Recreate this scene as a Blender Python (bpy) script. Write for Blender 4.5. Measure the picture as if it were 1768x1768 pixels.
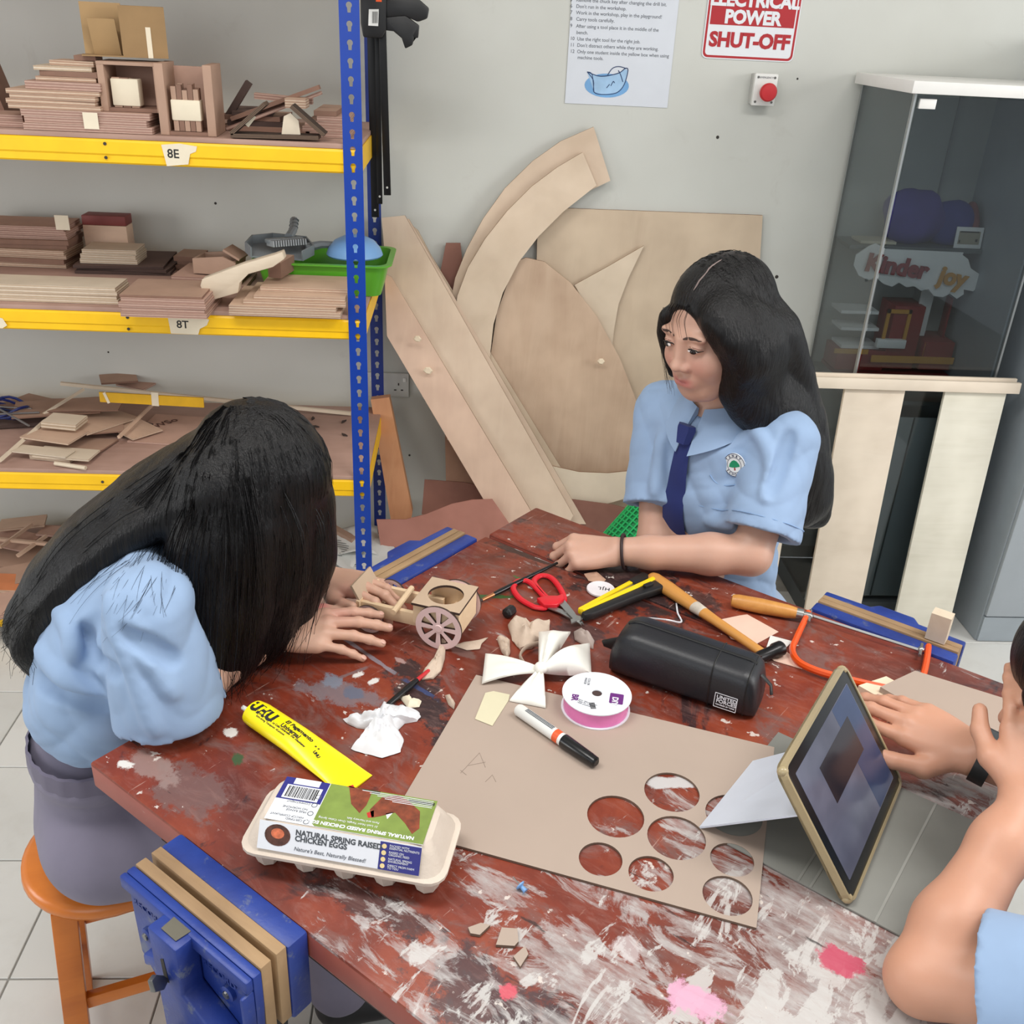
import bpy, bmesh, math, random
import numpy as np
from mathutils import Matrix, Vector, noise
random.seed(7)
S = bpy.context.scene
COL = S.collection
for o in list(bpy.data.objects): bpy.data.objects.remove(o)
PI = math.pi
# ------------------------------------------------------------------ camera
F_PX, PITCH, ROLL, YAW, TYAW = 1672.37, .47209, .051695, -.066726, .879543
CAM = np.array([0, 0, 1.727])
def _axes():
    cp, sp = math.cos(PITCH), math.sin(PITCH)
    Z = np.array([[math.cos(YAW), -math.sin(YAW), 0], [math.sin(YAW), math.cos(YAW), 0], [0, 0, 1]])
    fw, up, rt = Z @ np.array([0, cp, -sp]), Z @ np.array([0, sp, cp]), Z @ np.array([1., 0, 0])
    c, s = math.cos(ROLL), math.sin(ROLL)
    return c*rt + s*up, -s*rt + c*up, fw
RT, UP, FW = _axes()
cam_d = bpy.data.cameras.new('camera'); cam = bpy.data.objects.new('camera', cam_d); COL.objects.link(cam)
cam_d.sensor_width = 36; cam_d.sensor_fit = 'HORIZONTAL'; cam_d.lens = F_PX/1768*36; cam_d.clip_start = .05; cam_d.clip_end = 60
cam.matrix_world = Matrix([[RT[0], UP[0], -FW[0], CAM[0]], [RT[1], UP[1], -FW[1], CAM[1]], [RT[2], UP[2], -FW[2], CAM[2]], [0, 0, 0, 1]])
S.camera = cam
# measured points of the place: where a sight line meets a horizontal plane (T), a plane parallel to the back wall (W)
def ray(x, y): return (x-884)*RT - (y-884)*UP + F_PX*FW
def T(x, y, z): d = ray(x, y); return Vector(CAM + d*((z-CAM[2])/d[2]))
def W(x, y, Y): d = ray(x, y); return Vector(CAM + d*(Y/d[1]))
# ------------------------------------------------------------------ world, lamps, exposure
w = bpy.data.worlds.new('daylight'); S.world = w; w.use_nodes = True
w.node_tree.nodes['Background'].inputs[0].default_value = (.93, .97, 1, 1)
w.node_tree.nodes['Background'].inputs[1].default_value = .64
def area(name, loc, to, size, power, col=(1, 1, 1), sy=None):
    l = bpy.data.lights.new(name, 'AREA'); l.energy = power; l.color = col; l.size = size
    if sy: l.shape = 'RECTANGLE'; l.size_y = sy
    o = bpy.data.objects.new(name, l); COL.objects.link(o); o.location = loc
    o.rotation_euler = (Vector(to)-Vector(loc)).to_track_quat('-Z', 'Y').to_euler()
    return o
area('window_light', (4.6, .3, 2.2), (.6, 2.2, .7), 2.2, 85, (1, .99, .97), 1.5)
area('window_light_rear', (-1.6, -2.4, 2.2), (-.2, 2.2, .7), 2.4, 22, (.95, .98, 1), 1.4)
area('window_light_left', (-3.0, .9, 1.25), (0, 3.0, .8), 1.0, 20, (1, .99, .97), .9)
area('ceiling_lamp', (-.7, .9, 2.9), (-.7, .9, 0), 1.3, 30, (1, .98, .95), .4)
area('ceiling_lamp_right', (1.3, .7, 2.9), (1.3, .7, 0), 1.3, 34, (1, .98, .95), .4)
S.view_settings.view_transform = 'Standard'; S.view_settings.look = 'None'
S.view_settings.exposure = 0.0; S.view_settings.gamma = 1; S.view_settings.use_curve_mapping = False
# ------------------------------------------------------------------ materials
def srgb(r, g=None, b=None):
    if g is None: r, g, b = r
    f = lambda c: (c/255/12.92) if c/255 <= .04045 else ((c/255+.055)/1.055)**2.4
    return (f(r), f(g), f(b), 1)
class NT:
    def __init__(s, name):
        s.m = bpy.data.materials.new(name); s.m.use_nodes = True; s.t = s.m.node_tree; s.n = s.t.nodes; s.b = s.n['Principled BSDF']
    def node(s, typ, **k):
        x = s.n.new(typ)
        for a, v in k.items(): setattr(x, a, v)
        return x
    def link(s, a, b): s.t.links.new(a, b)
    def coord(s, scale=(1, 1, 1), rot=(0, 0, 0), loc=(0, 0, 0), kind='Object'):
        c = s.node('ShaderNodeTexCoord'); m = s.node('ShaderNodeMapping')
        m.inputs['Scale'].default_value = scale; m.inputs['Rotation'].default_value = rot; m.inputs['Location'].default_value = loc
        s.link(c.outputs[kind], m.inputs[0]); return m.outputs[0]
    def noise(s, vec, scale, detail=4, rough=.55, dist=0):
        x = s.node('ShaderNodeTexNoise'); x.inputs['Scale'].default_value = scale; x.inputs['Detail'].default_value = detail
        x.inputs['Roughness'].default_value = rough; x.inputs['Distortion'].default_value = dist
        if vec is not None: s.link(vec, x.inputs['Vector'])
        return x.outputs['Fac']
    def ramp(s, fac, stops):
        x = s.node('ShaderNodeValToRGB'); e = x.color_ramp.elements
        while len(e) < len(stops): e.new(.5)
        for i, (p, c) in enumerate(stops):
            e[i].position = p; e[i].color = c if len(c) == 4 else (*c, 1)
        s.link(fac, x.inputs[0]); return x.outputs['Color']
    def mix(s, fac, a, b, blend='MIX'):
        x = s.node('ShaderNodeMix', data_type='RGBA', blend_type=blend)
        for sock, v in ((x.inputs['Factor'], fac), (x.inputs['A'], a), (x.inputs['B'], b)):
            if hasattr(v, 'node'): s.link(v, sock)
            else: sock.default_value = v
        return x.outputs['Result']
    def math(s, op, a, b=None, c=None):
        x = s.node('ShaderNodeMath', operation=op)
        for i, v in enumerate((a, b, c)):
            if v is None: continue
            if hasattr(v, 'node'): s.link(v, x.inputs[i])
            else: x.inputs[i].default_value = v
        return x.outputs[0]
    def step(s, fac, lo, hi):
        x = s.node('ShaderNodeMapRange'); x.inputs['From Min'].default_value = lo; x.inputs['From Max'].default_value = hi
        s.link(fac, x.inputs['Value']); return x.outputs[0]
    def bump(s, h, strength=.2, dist=.002):
        x = s.node('ShaderNodeBump'); x.inputs['Strength'].default_value = strength; x.inputs['Distance'].default_value = dist
        s.link(h, x.inputs['Height']); s.link(x.outputs[0], s.b.inputs['Normal'])
    def base(s, c):
        if hasattr(c, 'node'): s.link(c, s.b.inputs['Base Color'])
        else: s.b.inputs['Base Color'].default_value = c
    def set(s, **k):
        for a, v in k.items(): s.b.inputs[a.replace('_', ' ')].default_value = v
MATS = {}
def mk(name, rgb, rough=.55, metal=0, var=.12, vs=14, bump=0, bs=120, spec=.5, trans=0):
    if name in MATS: return MATS[name]
    n = NT(name); c = srgb(rgb); v = n.coord()
    dk = tuple(x*(1-var) for x in c[:3])+(1,); lt = tuple(min(1, x*(1+var)) for x in c[:3])+(1,)
    n.base(n.ramp(n.noise(v, vs, 5), [(.3, dk), (.7, lt)]))
    n.set(Roughness=rough, Metallic=metal); n.b.inputs['Specular IOR Level'].default_value = spec
    if trans: n.b.inputs['Transmission Weight'].default_value = trans
    if bump: n.bump(n.noise(n.coord(), bs, 3), bump)
    MATS[name] = n.m; return n.m
def wood(name, c1, c2, scale=(2, 30, 30), rough=.6, knots=False, c3=None, warp=1.2):
    if name in MATS: return MATS[name]
    n = NT(name); v = n.coord(scale)
    f = n.noise(v, 1.6, 7, .6, warp)
    col = n.ramp(f, [(.25, srgb(c1)), (.5, srgb([(a+b)/2 for a, b in zip(c1, c2)])), (.75, srgb(c2))])
    g = n.noise(n.coord(), 5, 3)
    col = n.mix(n.step(g, .35, .75), col, srgb(c3 or [min(255, x*1.06) for x in c2]))
    if knots:
        vo = n.node('ShaderNodeTexVoronoi'); vo.inputs['Scale'].default_value = 2.6; n.link(n.coord((1, 1.7, 1.7)), vo.inputs['Vector'])
        k = n.step(vo.outputs['Distance'], .10, .03); col = n.mix(n.math('MULTIPLY', k, .8), col, srgb(128, 92, 70))
    n.base(col); n.set(Roughness=rough); n.bump(f, .12, .001)
    MATS[name] = n.m; return n.m
# ------------------------------------------------------------------ mesh helpers
def rotm(rx=0, ry=0, rz=0): return Matrix.Rotation(rz, 4, 'Z') @ Matrix.Rotation(ry, 4, 'Y') @ Matrix.Rotation(rx, 4, 'X')
def trs(loc=(0, 0, 0), rx=0, ry=0, rz=0): return Matrix.Translation(Vector(loc)) @ rotm(rx, ry, rz)
def frame(o, x, y):
    x = Vector(x).normalized(); y = Vector(y); z = x.cross(y).normalized(); y = z.cross(x)
    m = Matrix.Identity(4)
    for i in range(3): m[i][0], m[i][1], m[i][2], m[i][3] = x[i], y[i], z[i], o[i]
    return m
class MB:
    def __init__(s): s.v = []; s.f = []; s.mi = []; s.cur = 0
    def add(s, vs, fs, m=None):
        b = len(s.v); s.v += [tuple(m @ Vector(p)) if m else tuple(p) for p in vs]
        s.f += [tuple(b+i for i in f) for f in fs]; s.mi += [s.cur]*len(fs); return s
    def box(s, size, c=(0, 0, 0), m=None):
        x, y, z = [k/2 for k in size]
        vs = [(c[0]+i*x, c[1]+j*y, c[2]+k*z) for i in (-1, 1) for j in (-1, 1) for k in (-1, 1)]
        return s.add(vs, [(0, 1, 3, 2), (4, 6, 7, 5), (0, 4, 5, 1), (2, 3, 7, 6), (0, 2, 6, 4), (1, 5, 7, 3)], m)
    def bb(s, lo, hi, m=None): return s.box([hi[i]-lo[i] for i in range(3)], [(hi[i]+lo[i])/2 for i in range(3)], m)
    def prism(s, poly, z0, z1, m=None, top_scale=None):
        n = len(poly); a = sum(poly[i][0]*poly[(i+1) % n][1]-poly[(i+1) % n][0]*poly[i][1] for i in range(n))
        if a < 0: poly = poly[::-1]
        up = poly
        if top_scale:
            cx = sum(p[0] for p in poly)/n; cy = sum(p[1] for p in poly)/n; up = [(cx+(p[0]-cx)*top_scale, cy+(p[1]-cy)*top_scale) for p in poly]
        vs = [(p[0], p[1], z0) for p in poly]+[(p[0], p[1], z1) for p in up]
        return s.add(vs, [tuple(range(n-1, -1, -1)), tuple(range(n, 2*n))]+[(i, (i+1) % n, n+(i+1) % n, n+i) for i in range(n)], m)
    def loft(s, rings, m=None, cap=True, closed=False):
        n = len(rings[0]); vs = [p for r in rings for p in r]; fs = []
        k = len(rings)
        for i in range(k if closed else k-1):
            a, b = i*n, ((i+1) % k)*n
            fs += [(a+j, a+(j+1) % n, b+(j+1) % n, b+j) for j in range(n)]
        if cap and not closed: fs += [tuple(range(n-1, -1, -1)), tuple((k-1)*n+j for j in range(n))]
        return s.add(vs, fs, m)
    def lathe(s, prof, seg=20, m=None, cap=True):
        return s.loft([[(r*math.cos(2*PI*j/seg), r*math.sin(2*PI*j/seg), z) for j in range(seg)] for r, z in prof], m, cap)
    def tube(s, path, rad, seg=8, m=None, flat=1.0, closed=False, up=None, cap=True):
        P = [Vector(p) for p in path]; k = len(P)
        if not hasattr(rad, '__len__'): rad = [rad]*k
        rings = []; nrm = None
        for i in range(k):
            t = (P[(i+1) % k]-P[i-1]) if closed else (P[min(i+1, k-1)]-P[max(i-1, 0)])
            t.normalize()
            if nrm is None:
                a = Vector(up) if up else (Vector((0, 0, 1)) if abs(t.z) < .9 else Vector((1, 0, 0))); nrm = (a-t*a.dot(t)).normalized()
            else: nrm = (nrm-t*nrm.dot(t)).normalized()
            bn = t.cross(nrm)
            rings.append([tuple(P[i]+(bn*math.cos(2*PI*j/seg)+nrm*(math.sin(2*PI*j/seg)*flat))*rad[i]) for j in range(seg)])
        return s.loft(rings, m, cap, closed)
    def ball(s, r, c=(0, 0, 0), seg=16, rings=10, m=None):
        rx, ry, rz = r if hasattr(r, '__len__') else (r, r, r)
        return s.loft([[(c[0]+rx*math.sin(t)*math.cos(2*PI*j/seg), c[1]+ry*math.sin(t)*math.sin(2*PI*j/seg), c[2]-rz*math.cos(t)) for j in range(seg)] for t in [PI*(i+.02)/(rings+.04)+.004 for i in range(rings+1)]], m)
    def rot_all(s, m): s.v = [tuple(m @ Vector(p)) for p in s.v]; return s
    def mesh(s, name, mats, smooth=False, bevel=0, bseg=2, sharp=35):
        me = bpy.data.meshes.new(name); me.from_pydata(s.v, [], s.f); me.update()
        for mt in (mats if isinstance(mats, (list, tuple)) else [mats]): me.materials.append(mt)
        if any(s.mi): me.polygons.foreach_set('material_index', s.mi)
        if bevel:
            bm = bmesh.new(); bm.from_mesh(me); bmesh.ops.recalc_face_normals(bm, faces=bm.faces)
            ed = [e for e in bm.edges if len(e.link_faces) == 2 and e.calc_face_angle(0) > math.radians(sharp)]
            bmesh.ops.bevel(bm, geom=ed, offset=bevel, segments=bseg, profile=.5, affect='EDGES', clamp_overlap=True)
            bm.to_mesh(me); bm.free()
        if smooth:
            me.polygons.foreach_set('use_smooth', [True]*len(me.polygons)); me.set_sharp_from_angle(angle=math.radians(sharp if not bevel else 40))
        return me
    def build(s, name, mats, parent=None, smooth=False, bevel=0, m=None, **k):
        return obj(name, s.mesh(name, mats, smooth or bevel > 0, bevel, **k), parent, m)
def obj(name, me, parent=None, m=None):
    o = bpy.data.objects.new(name, me); COL.objects.link(o)
    if parent is not None: o.parent = parent
    if m is not None: o.matrix_local = m if isinstance(m, Matrix) else Matrix.Translation(Vector(m))
    return o
def tag(o, label=None, cat=None, group=None, kind=None):
    for k, v in (('label', label), ('category', cat), ('group', group), ('kind', kind)):
        if v: o[k] = v
    return o
def thing(name, label, cat, m=None, group=None):
    o = bpy.data.objects.new(name, None); COL.objects.link(o); o.empty_display_size = .05
    if m is not None: o.matrix_world = m if isinstance(m, Matrix) else Matrix.Translation(Vector(m))
    return tag(o, label, cat, group)
def text_mesh(body, size, mat, bold=0, extrude=.0002, align='LEFT', shear=0, space=1, line=1):
    c = bpy.data.curves.new('txt', 'FONT'); c.body = body; c.size = size; c.offset = bold; c.extrude = extrude; c.align_x = align
    c.shear = shear; c.space_character = space; c.space_line = line; c.resolution_u = 3
    o = bpy.data.objects.new('txt', c); me = bpy.data.meshes.new_from_object(o)
    bpy.data.objects.remove(o); bpy.data.curves.remove(c)
    me.materials.clear(); me.materials.append(mat); return me
def text(name, body, size, mat, parent, m, **k): return obj(name, text_mesh(body, size, mat, **k), parent, m)
def circ(r, n=24, cx=0, cy=0, ry=None): return [(cx+r*math.cos(2*PI*i/n), cy+(ry or r)*math.sin(2*PI*i/n)) for i in range(n)]
def plate_holes(outer, holes, z0, z1, name, mat, parent=None, m=None, bevel=0):
    """flat plate with real holes: outline and holes filled by triangulation, then given thickness"""
    bm = bmesh.new(); edges = []
    for lp in [outer]+list(holes):
        vs = [bm.verts.new((p[0], p[1], z1)) for p in lp]
        edges += [bm.edges.new((vs[i], vs[(i+1) % len(vs)])) for i in range(len(vs))]
    bmesh.ops.triangle_fill(bm, use_beauty=True, use_dissolve=False, edges=edges)
    r = bmesh.ops.extrude_face_region(bm, geom=list(bm.faces))
    for v in r['geom']:
        if isinstance(v, bmesh.types.BMVert): v.co.z = z0
    bmesh.ops.recalc_face_normals(bm, faces=bm.faces)
    me = bpy.data.meshes.new(name); bm.to_mesh(me); bm.free(); me.materials.append(mat)
    return obj(name, me, parent, m)
def smooth_path(pts, n=6):
    P = [Vector(p) for p in pts]; out = []
    for i in range(len(P)-1):
        a, b, c, d = P[max(i-1, 0)], P[i], P[i+1], P[min(i+2, len(P)-1)]
        for k in range(n):
            t = k/n; out.append(.5*((2*b)+(c-a)*t+(2*a-5*b+4*c-d)*t*t+(3*b-a-3*c+d)*t**3))
    return out+[P[-1]]
# ================================================================== the setting
WALL_Y = 3.06
def wall_mat():
    n = NT('painted_plaster'); v = n.coord()
    c = n.ramp(n.noise(v, 1.3, 4), [(.3, srgb(196, 196, 189)), (.7, srgb(209, 210, 204))])
    sm = n.math('MULTIPLY', n.step(n.noise(v, 7, 6, .7, .6), .62, .8), .35)
    n.base(n.mix(sm, c, srgb(178, 174, 166))); n.set(Roughness=.75); n.bump(n.noise(v, 90, 3), .06); return n.m
wm = wall_mat()
wall = tag(MB().bb((-3.2, WALL_Y, 0), (3.6, WALL_Y+.15, 3)).build('wall_back', wm), 'off white painted plaster wall behind the shelves and boards', 'wall', kind='structure')
hole_m = mk('dark_hole', (60, 56, 52), .9)
for (x, y, r) in ((372, 351, .004), (1239, 237, .005), (1341, 478, .006), (1377, 136, .003), (1443, 478, .003), (707, 786, .004), (187, 608, .003)):
    p = W(x, y, WALL_Y); MB().lathe([(r, 0), (r*.8, .0015), (r*.3, .002)], 8).build('screw_hole', hole_m, wall, m=trs(p, rx=PI/2))
ceiling = tag(MB().bb((-3.2, -2.5, 2.95), (3.6, WALL_Y+.15, 3.05)).build('ceiling', mk('white_ceiling', (224, 224, 220), .8, var=.02)), 'plain white workshop ceiling', 'ceiling', kind='structure')
floor = tag(MB().bb((-3.2, -2.5, -.08), (3.6, WALL_Y, -.004)).build('floor', mk('grout', (150, 148, 142), .9)), 'pale grey tiled workshop floor with darker joints', 'floor', kind='structure')
def tile_mat():
    n = NT('floor_tile'); v = n.coord(kind='Generated'); o = n.node('ShaderNodeObjectInfo')
    c = n.ramp(o.outputs['Random'], [(0, srgb(203, 203, 199)), (1, srgb(213, 212, 208))])
    d = n.step(n.noise(n.coord(), 9, 6, .65), .5, .85)
    n.base(n.mix(n.math('MULTIPLY', d, .3), c, srgb(170, 164, 155))); n.set(Roughness=.32); return n.m
TS = .3005; tm = MB().box((TS-.004, TS-.004, .008), (0, 0, -.004)).mesh('tile', tile_mat(), bevel=.0012, bseg=1)
for i in range(-6, 12):
    for j in range(-2, 11):
        x, y = -1.155+TS*(i-.5+1)-TS, 1.315+TS*(j-4+.5)
        if y+TS/2 > WALL_Y or abs(x) > 2.4: continue
        obj('tile', tm, floor, Matrix.Translation((x, y, 0)))
# ================================================================== workbench
TZ = .82
A0 = T(154, 1316, TZ); TA = Vector((math.cos(TYAW), math.sin(TYAW), 0)); TB = Vector((math.sin(TYAW), -math.cos(TYAW), 0))
TM = frame((A0.x, A0.y, 0), TB, TA)          # local x = along the near edge, y = away from it
TMi = TM.inverted()
def tt(x, y, z=0): return TMi @ T(x, y, TZ+z)       # bench coordinates of a spot on the top
def bench_mat(side=False):
    n = NT('paint_splashed_bench_side' if side else 'paint_splashed_bench_top')
    v = n.coord()
    base = n.ramp(n.noise(v, 7, 8, .62, .5), [(.28, srgb(92, 36, 25)), (.5, srgb(124, 50, 32)), (.72, srgb(150, 70, 44))])
    if side:
        base = n.ramp(n.noise(v, 6, 6), [(.3, srgb(140, 66, 54)), (.7, srgb(168, 92, 78))])
        wh = n.step(n.noise(n.coord((6, 6, 20)), 3, 6, .7), .64, .7)
        n.base(n.mix(n.math('MULTIPLY', wh, .5), base, srgb(190, 170, 160))); n.set(Roughness=.5); return n.m
    base = n.mix(n.math('MULTIPLY', n.step(n.noise(v, 2.6, 5, .6, .8), .5, .68), .75), base, srgb(72, 42, 38))
    # worn grey brown smears
    gm = n.math('MULTIPLY', n.step(n.noise(n.coord((3.2, 5.5, 1), (0, 0, .5)), 2.2, 9, .68, 1.4), .53, .64), .7)
    base = n.mix(gm, base, srgb(112, 88, 84))
    # dark ink stains
    dm = n.math('MULTIPLY', n.step(n.noise(n.coord((1, 1, 1), loc=(3.1, 1.7, 0)), 5.2, 6, .66, 1.6), .60, .66), .85)
    base = n.mix(dm, base, srgb(38, 34, 38))
    sx = n.node('ShaderNodeSeparateXYZ'); n.link(v, sx.inputs[0]); X, Y = sx.outputs[0], sx.outputs[1]
    wob = n.noise(v, 26, 8, .75)
    def blob(px, py, rx, ry, col, soft=.25, k=.9, rot=0):
        nonlocal base
        c = tt(px, py); m = n.node('ShaderNodeMapping'); m.vector_type = 'TEXTURE'; m.inputs['Location'].default_value = (c.x, c.y, c.z); m.inputs['Rotation'].default_value = (0, 0, rot); m.inputs['Scale'].default_value = (rx, ry, 1)
        n.link(v, m.inputs[0]); l = n.node('ShaderNodeVectorMath', operation='LENGTH')
        fl = n.node('ShaderNodeVectorMath', operation='MULTIPLY'); fl.inputs[1].default_value = (1, 1, 0); n.link(m.outputs[0], fl.inputs[0]); n.link(fl.outputs[0], l.inputs[0])
        d = n.math('ADD', l.outputs['Value'], n.math('MULTIPLY', n.math('SUBTRACT', wob, .5), 3.2))
        base = n.mix(n.math('MULTIPLY', n.step(d, 1, 1-soft), k), base, srgb(col))
    blob(730, 1205, .12, .035, (40, 38, 42), rot=-.5); blob(590, 1195, .07, .03, (120, 116, 122), k=.7, rot=.4)
    blob(1075, 1010, .15, .085, (34, 31, 34), rot=-.2); blob(1180, 1030, .08, .04, (40, 34, 36), k=.8); blob(1010, 960, .1, .05, (70, 55, 52), k=.6); blob(1000, 1090, .05, .03, (50, 44, 46), k=.7)
    blob(640, 1560, .09, .02, (52, 42, 44), k=.7, rot=.2); blob(850, 1730, .1, .05, (48, 44, 50), k=.75); blob(330, 1370, .06, .04, (110, 84, 80), k=.8); blob(260, 1325, .05, .02, (150, 128, 122), k=.7)
    # white paint: dense towards the near right corner, sparse elsewhere
    def lin(a, b, c): return n.math('ADD', n.math('ADD', n.math('MULTIPLY', X, a), n.math('MULTIPLY', Y, b)), c)
    dens = n.node('ShaderNodeClamp'); n.link(lin(1.15, -.58, -.25), dens.inputs[0]); dens = dens.outputs[0]
    st = n.noise(n.coord((2.6, 7.5, 1), (0, 0, -.35)), 3.2, 10, .72, .7)
    thr = n.math('SUBTRACT', .645, n.math('MULTIPLY', dens, .42))
    wm_ = n.math('MULTIPLY', n.step(n.math('SUBTRACT', st, thr), 0, .05), .86)
    fine = n.step(n.noise(n.coord((3, 11, 1), (0, 0, -.3)), 9, 6, .7), .36, .6)
    wcol = n.mix(n.noise(v, 22, 5, .7), srgb(214, 212, 209), srgb(128, 116, 116))
    base = n.mix(n.math('MULTIPLY', wm_, n.math('ADD', .35, n.math('MULTIPLY', fine, .65))), base, wcol)
    st2 = n.noise(n.coord((8, 3, 1), (0, 0, .4), (5, 2, 0)), 3.5, 9, .7, .5)
    thr2 = n.math('SUBTRACT', .675, n.math('MULTIPLY', dens, .30))
    base = n.mix(n.math('MULTIPLY', n.step(n.math('SUBTRACT', st2, thr2), 0, .03), .8), base, srgb(198, 195, 192))
    hz_ = n.math('MULTIPLY', n.step(n.noise(n.coord((5, 14, 1), (0, 0, .25), (1, 8, 0)), 3.5, 8, .72, .8), .5, .75), .38); base = n.mix(hz_, base, srgb(158, 120, 112))
    sp = n.step(n.noise(n.coord(loc=(9, 4, 0)), 42, 5, .62), .665, .69); base = n.mix(n.math('MULTIPLY', sp, .8), base, srgb(216, 206, 198))
    sc = n.step(n.noise(n.coord((30, 2.4, 1), (0, 0, .9)), 3, 6, .66), .655, .69); base = n.mix(n.math('MULTIPLY', sc, .6), base, srgb(184, 150, 138))
    dk = n.step(n.noise(n.coord((4, 26, 1), (0, 0, -.15), (2, 7, 0)), 3, 6, .66), .65, .70); base = n.mix(n.math('MULTIPLY', dk, .8), base, srgb(34, 28, 28))
    def line(p, q, w, col, k=.85):
        nonlocal base
        a, b = tt(*p), tt(*q); d = b-a; keep = base
        m = n.node('ShaderNodeMapping'); m.vector_type = 'TEXTURE'; c = (a+b)/2; m.inputs['Location'].default_value = (c.x, c.y, c.z); m.inputs['Rotation'].default_value = (0, 0, math.atan2(d.y, d.x)); m.inputs['Scale'].default_value = (d.length/2, w, 1); n.link(v, m.inputs[0])
        s_ = n.node('ShaderNodeSeparateXYZ'); n.link(m.outputs[0], s_.inputs[0]); e = n.math('MAXIMUM', n.math('ABSOLUTE', s_.outputs[0]), n.math('ABSOLUTE', s_.outputs[1])); e = n.math('ADD', e, n.math('MULTIPLY', n.math('SUBTRACT', wob, .5), 2.2))
        base = n.mix(n.math('MULTIPLY', n.step(e, 1, .75), k), keep, srgb(col))
    line((838, 932), (1010, 992), .012, (38, 34, 34), .8); line((890, 946), (905, 952), .004, (222, 220, 216)); line((930, 962), (985, 982), .0045, (226, 224, 220))
    line((588, 1098), (690, 1168), .004, (140, 140, 150), .7); line((690, 1168), (760, 1210), .005, (52, 74, 120), .7); line((560, 1180), (640, 1150), .004, (120, 112, 116), .6); line((1120, 1350), (1200, 1350), .012, (206, 206, 206), .8)
    blob(575, 1178, .022, .016, (122, 128, 142)); blob(612, 1196, .02, .016, (96, 102, 120)); blob(616, 1166, .008, .012, (226, 224, 220)); blob(644, 1176, .006, .01, (224, 222, 218)); blob(690, 1140, .012, .006, (170, 140, 136)); blob(800, 1125, .03, .012, (110, 88, 84), k=.7); blob(900, 1000, .02, .004, (40, 110, 50), k=.8)
    blob(1455, 1660, .03, .022, (190, 62, 92)); blob(1205, 1735, .032, .024, (214, 160, 186)); blob(880, 1710, .012, .012, (206, 80, 96)); blob(1085, 1640, .02, .02, (200, 190, 190), k=.6)
    blob(410, 1310, .012, .012, (52, 84, 50)); blob(215, 1320, .016, .01, (222, 220, 214)); blob(400, 1266, .012, .01, (226, 222, 216)); blob(850, 1030, .05, .006, (40, 90, 44), rot=.7)
    n.base(base); n.set(Roughness=.42); n.b.inputs['Specular IOR Level'].default_value = .45
    n.bump(n.math('ADD', n.math('MULTIPLY', wm_, .6), n.noise(v, 45, 5)), .3, .0015); return n.m
btop, bside = bench_mat(), bench_mat(True)
LV, LU, TH = 1.03, 1.015, .042
bench = thing('workbench', 'dark red wooden workbench splashed all over with paint', 'workbench', TM)
def slab(name, lo, hi):
    m = MB(); m.bb(lo, hi); m.mi = [0 if f == 5 else 1 for f in range(6)]
    return m.build(name, [btop, bside], bench, bevel=.004)
slab('top_board', (0, 0, TZ-TH), (LV, .846, TZ)); slab('end_board', (0, .856, TZ-TH), (LV, LU, TZ))
MB().bb((.01, .84, TZ-TH+.002), (LV-.01, .862, TZ-.012)).build('joint_strip', mk('dark_joint', (46, 36, 34), .8), bench)
dkw = mk('dark_stained_frame', (58, 34, 28), .6); blk = mk('black_steel', (26, 26, 28), .45)
for lo, hi in (((.06, .05, .68), (LV-.06, .08, TZ-TH)), ((.06, LU-.08, .68), (LV-.06, LU-.05, TZ-TH)), ((.06, .05, .68), (.09, LU-.05, TZ-TH)), ((LV-.09, .05, .68), (LV-.06, LU-.05, TZ-TH))):
    MB().bb(lo, hi).build('apron', dkw, bench)
for x in (.1, LV-.16):
    for y in (.1, LU-.16): MB().bb((x, y, 0), (x+.06, y+.06, TZ-TH-.002)).build('leg', blk, bench, bevel=.003)
MB().bb((.13, .11, .16), (LV-.13, .15, .2)).build('stretcher', blk, bench)
# ================================================================== boltless shelving rack
RF, RB = 2.46, 3.0
blue = mk('blue_enamel', (8, 58, 156), .35, var=.05); blue2 = mk('blue_enamel_dark', (26, 50, 128), .45, var=.12)  # rear posts get a darker, less even blue
yel = mk('yellow_enamel', (250, 196, 10), .38, var=.06); shelf_m = wood('shelf_board', (150, 118, 104), (172, 140, 126), (2, 14, 14), .7)
rack = thing('shelving_rack', 'blue and yellow boltless shelving rack loaded with wood offcuts', 'shelf', (-1.0, RF, 0))
RO = Vector((-1.0, RF, 0))
PX0, PX1 = W(600, 500, RF).x, W(631.5, 500, RF).x
hz = W(617, 560+130/2.7625, RF).z % .0381
def keyhole(cx, cz):
    r = .0068; a = [(cx+r*math.cos(t), cz+.004+r*math.sin(t)) for t in [(-50+i*28)/180*PI for i in range(11)]]
    return a+[(cx-.0036, cz-.011), (cx+.0036, cz-.011)]
def post(px0, px1, y, side, mat, hs):
    ht = 1.95; cx = (px0+px1)/2
    outer = [(px0, 0), (px1, 0), (px1, ht), (px0, ht)]
    holes = [keyhole(cx, hs+k*.0381) for k in range(0, 51) if .02 < hs+k*.0381 < ht-.02]
    # plate in the x,z plane: rotate so that plate z -> -y
    o = plate_holes(outer, holes, 0, .002, 'post', mat, rack, Matrix.Translation(Vector((0, y, 0))-RO) @ Matrix.Rotation(PI/2, 4, 'X'))
    wdt = px1-px0; d = 1 if y < 2.7 else -1
    of = [(0, 0), (wdt*.9, 0), (wdt*.9, ht), (0, ht)]
    hf = [keyhole(wdt*.45, hs+k*.0381) for k in range(0, 51) if .02 < hs+k*.0381 < ht-.02]
    mx = frame(Vector((px1 if side > 0 else px0, y if d > 0 else y-wdt*.9, 0))-RO, (0, 1, 0), (0, 0, 1))
    plate_holes(of, hf, -.002, 0, 'post_flange', mat, o, o.matrix_local.inverted() @ mx)
    return o
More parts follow.
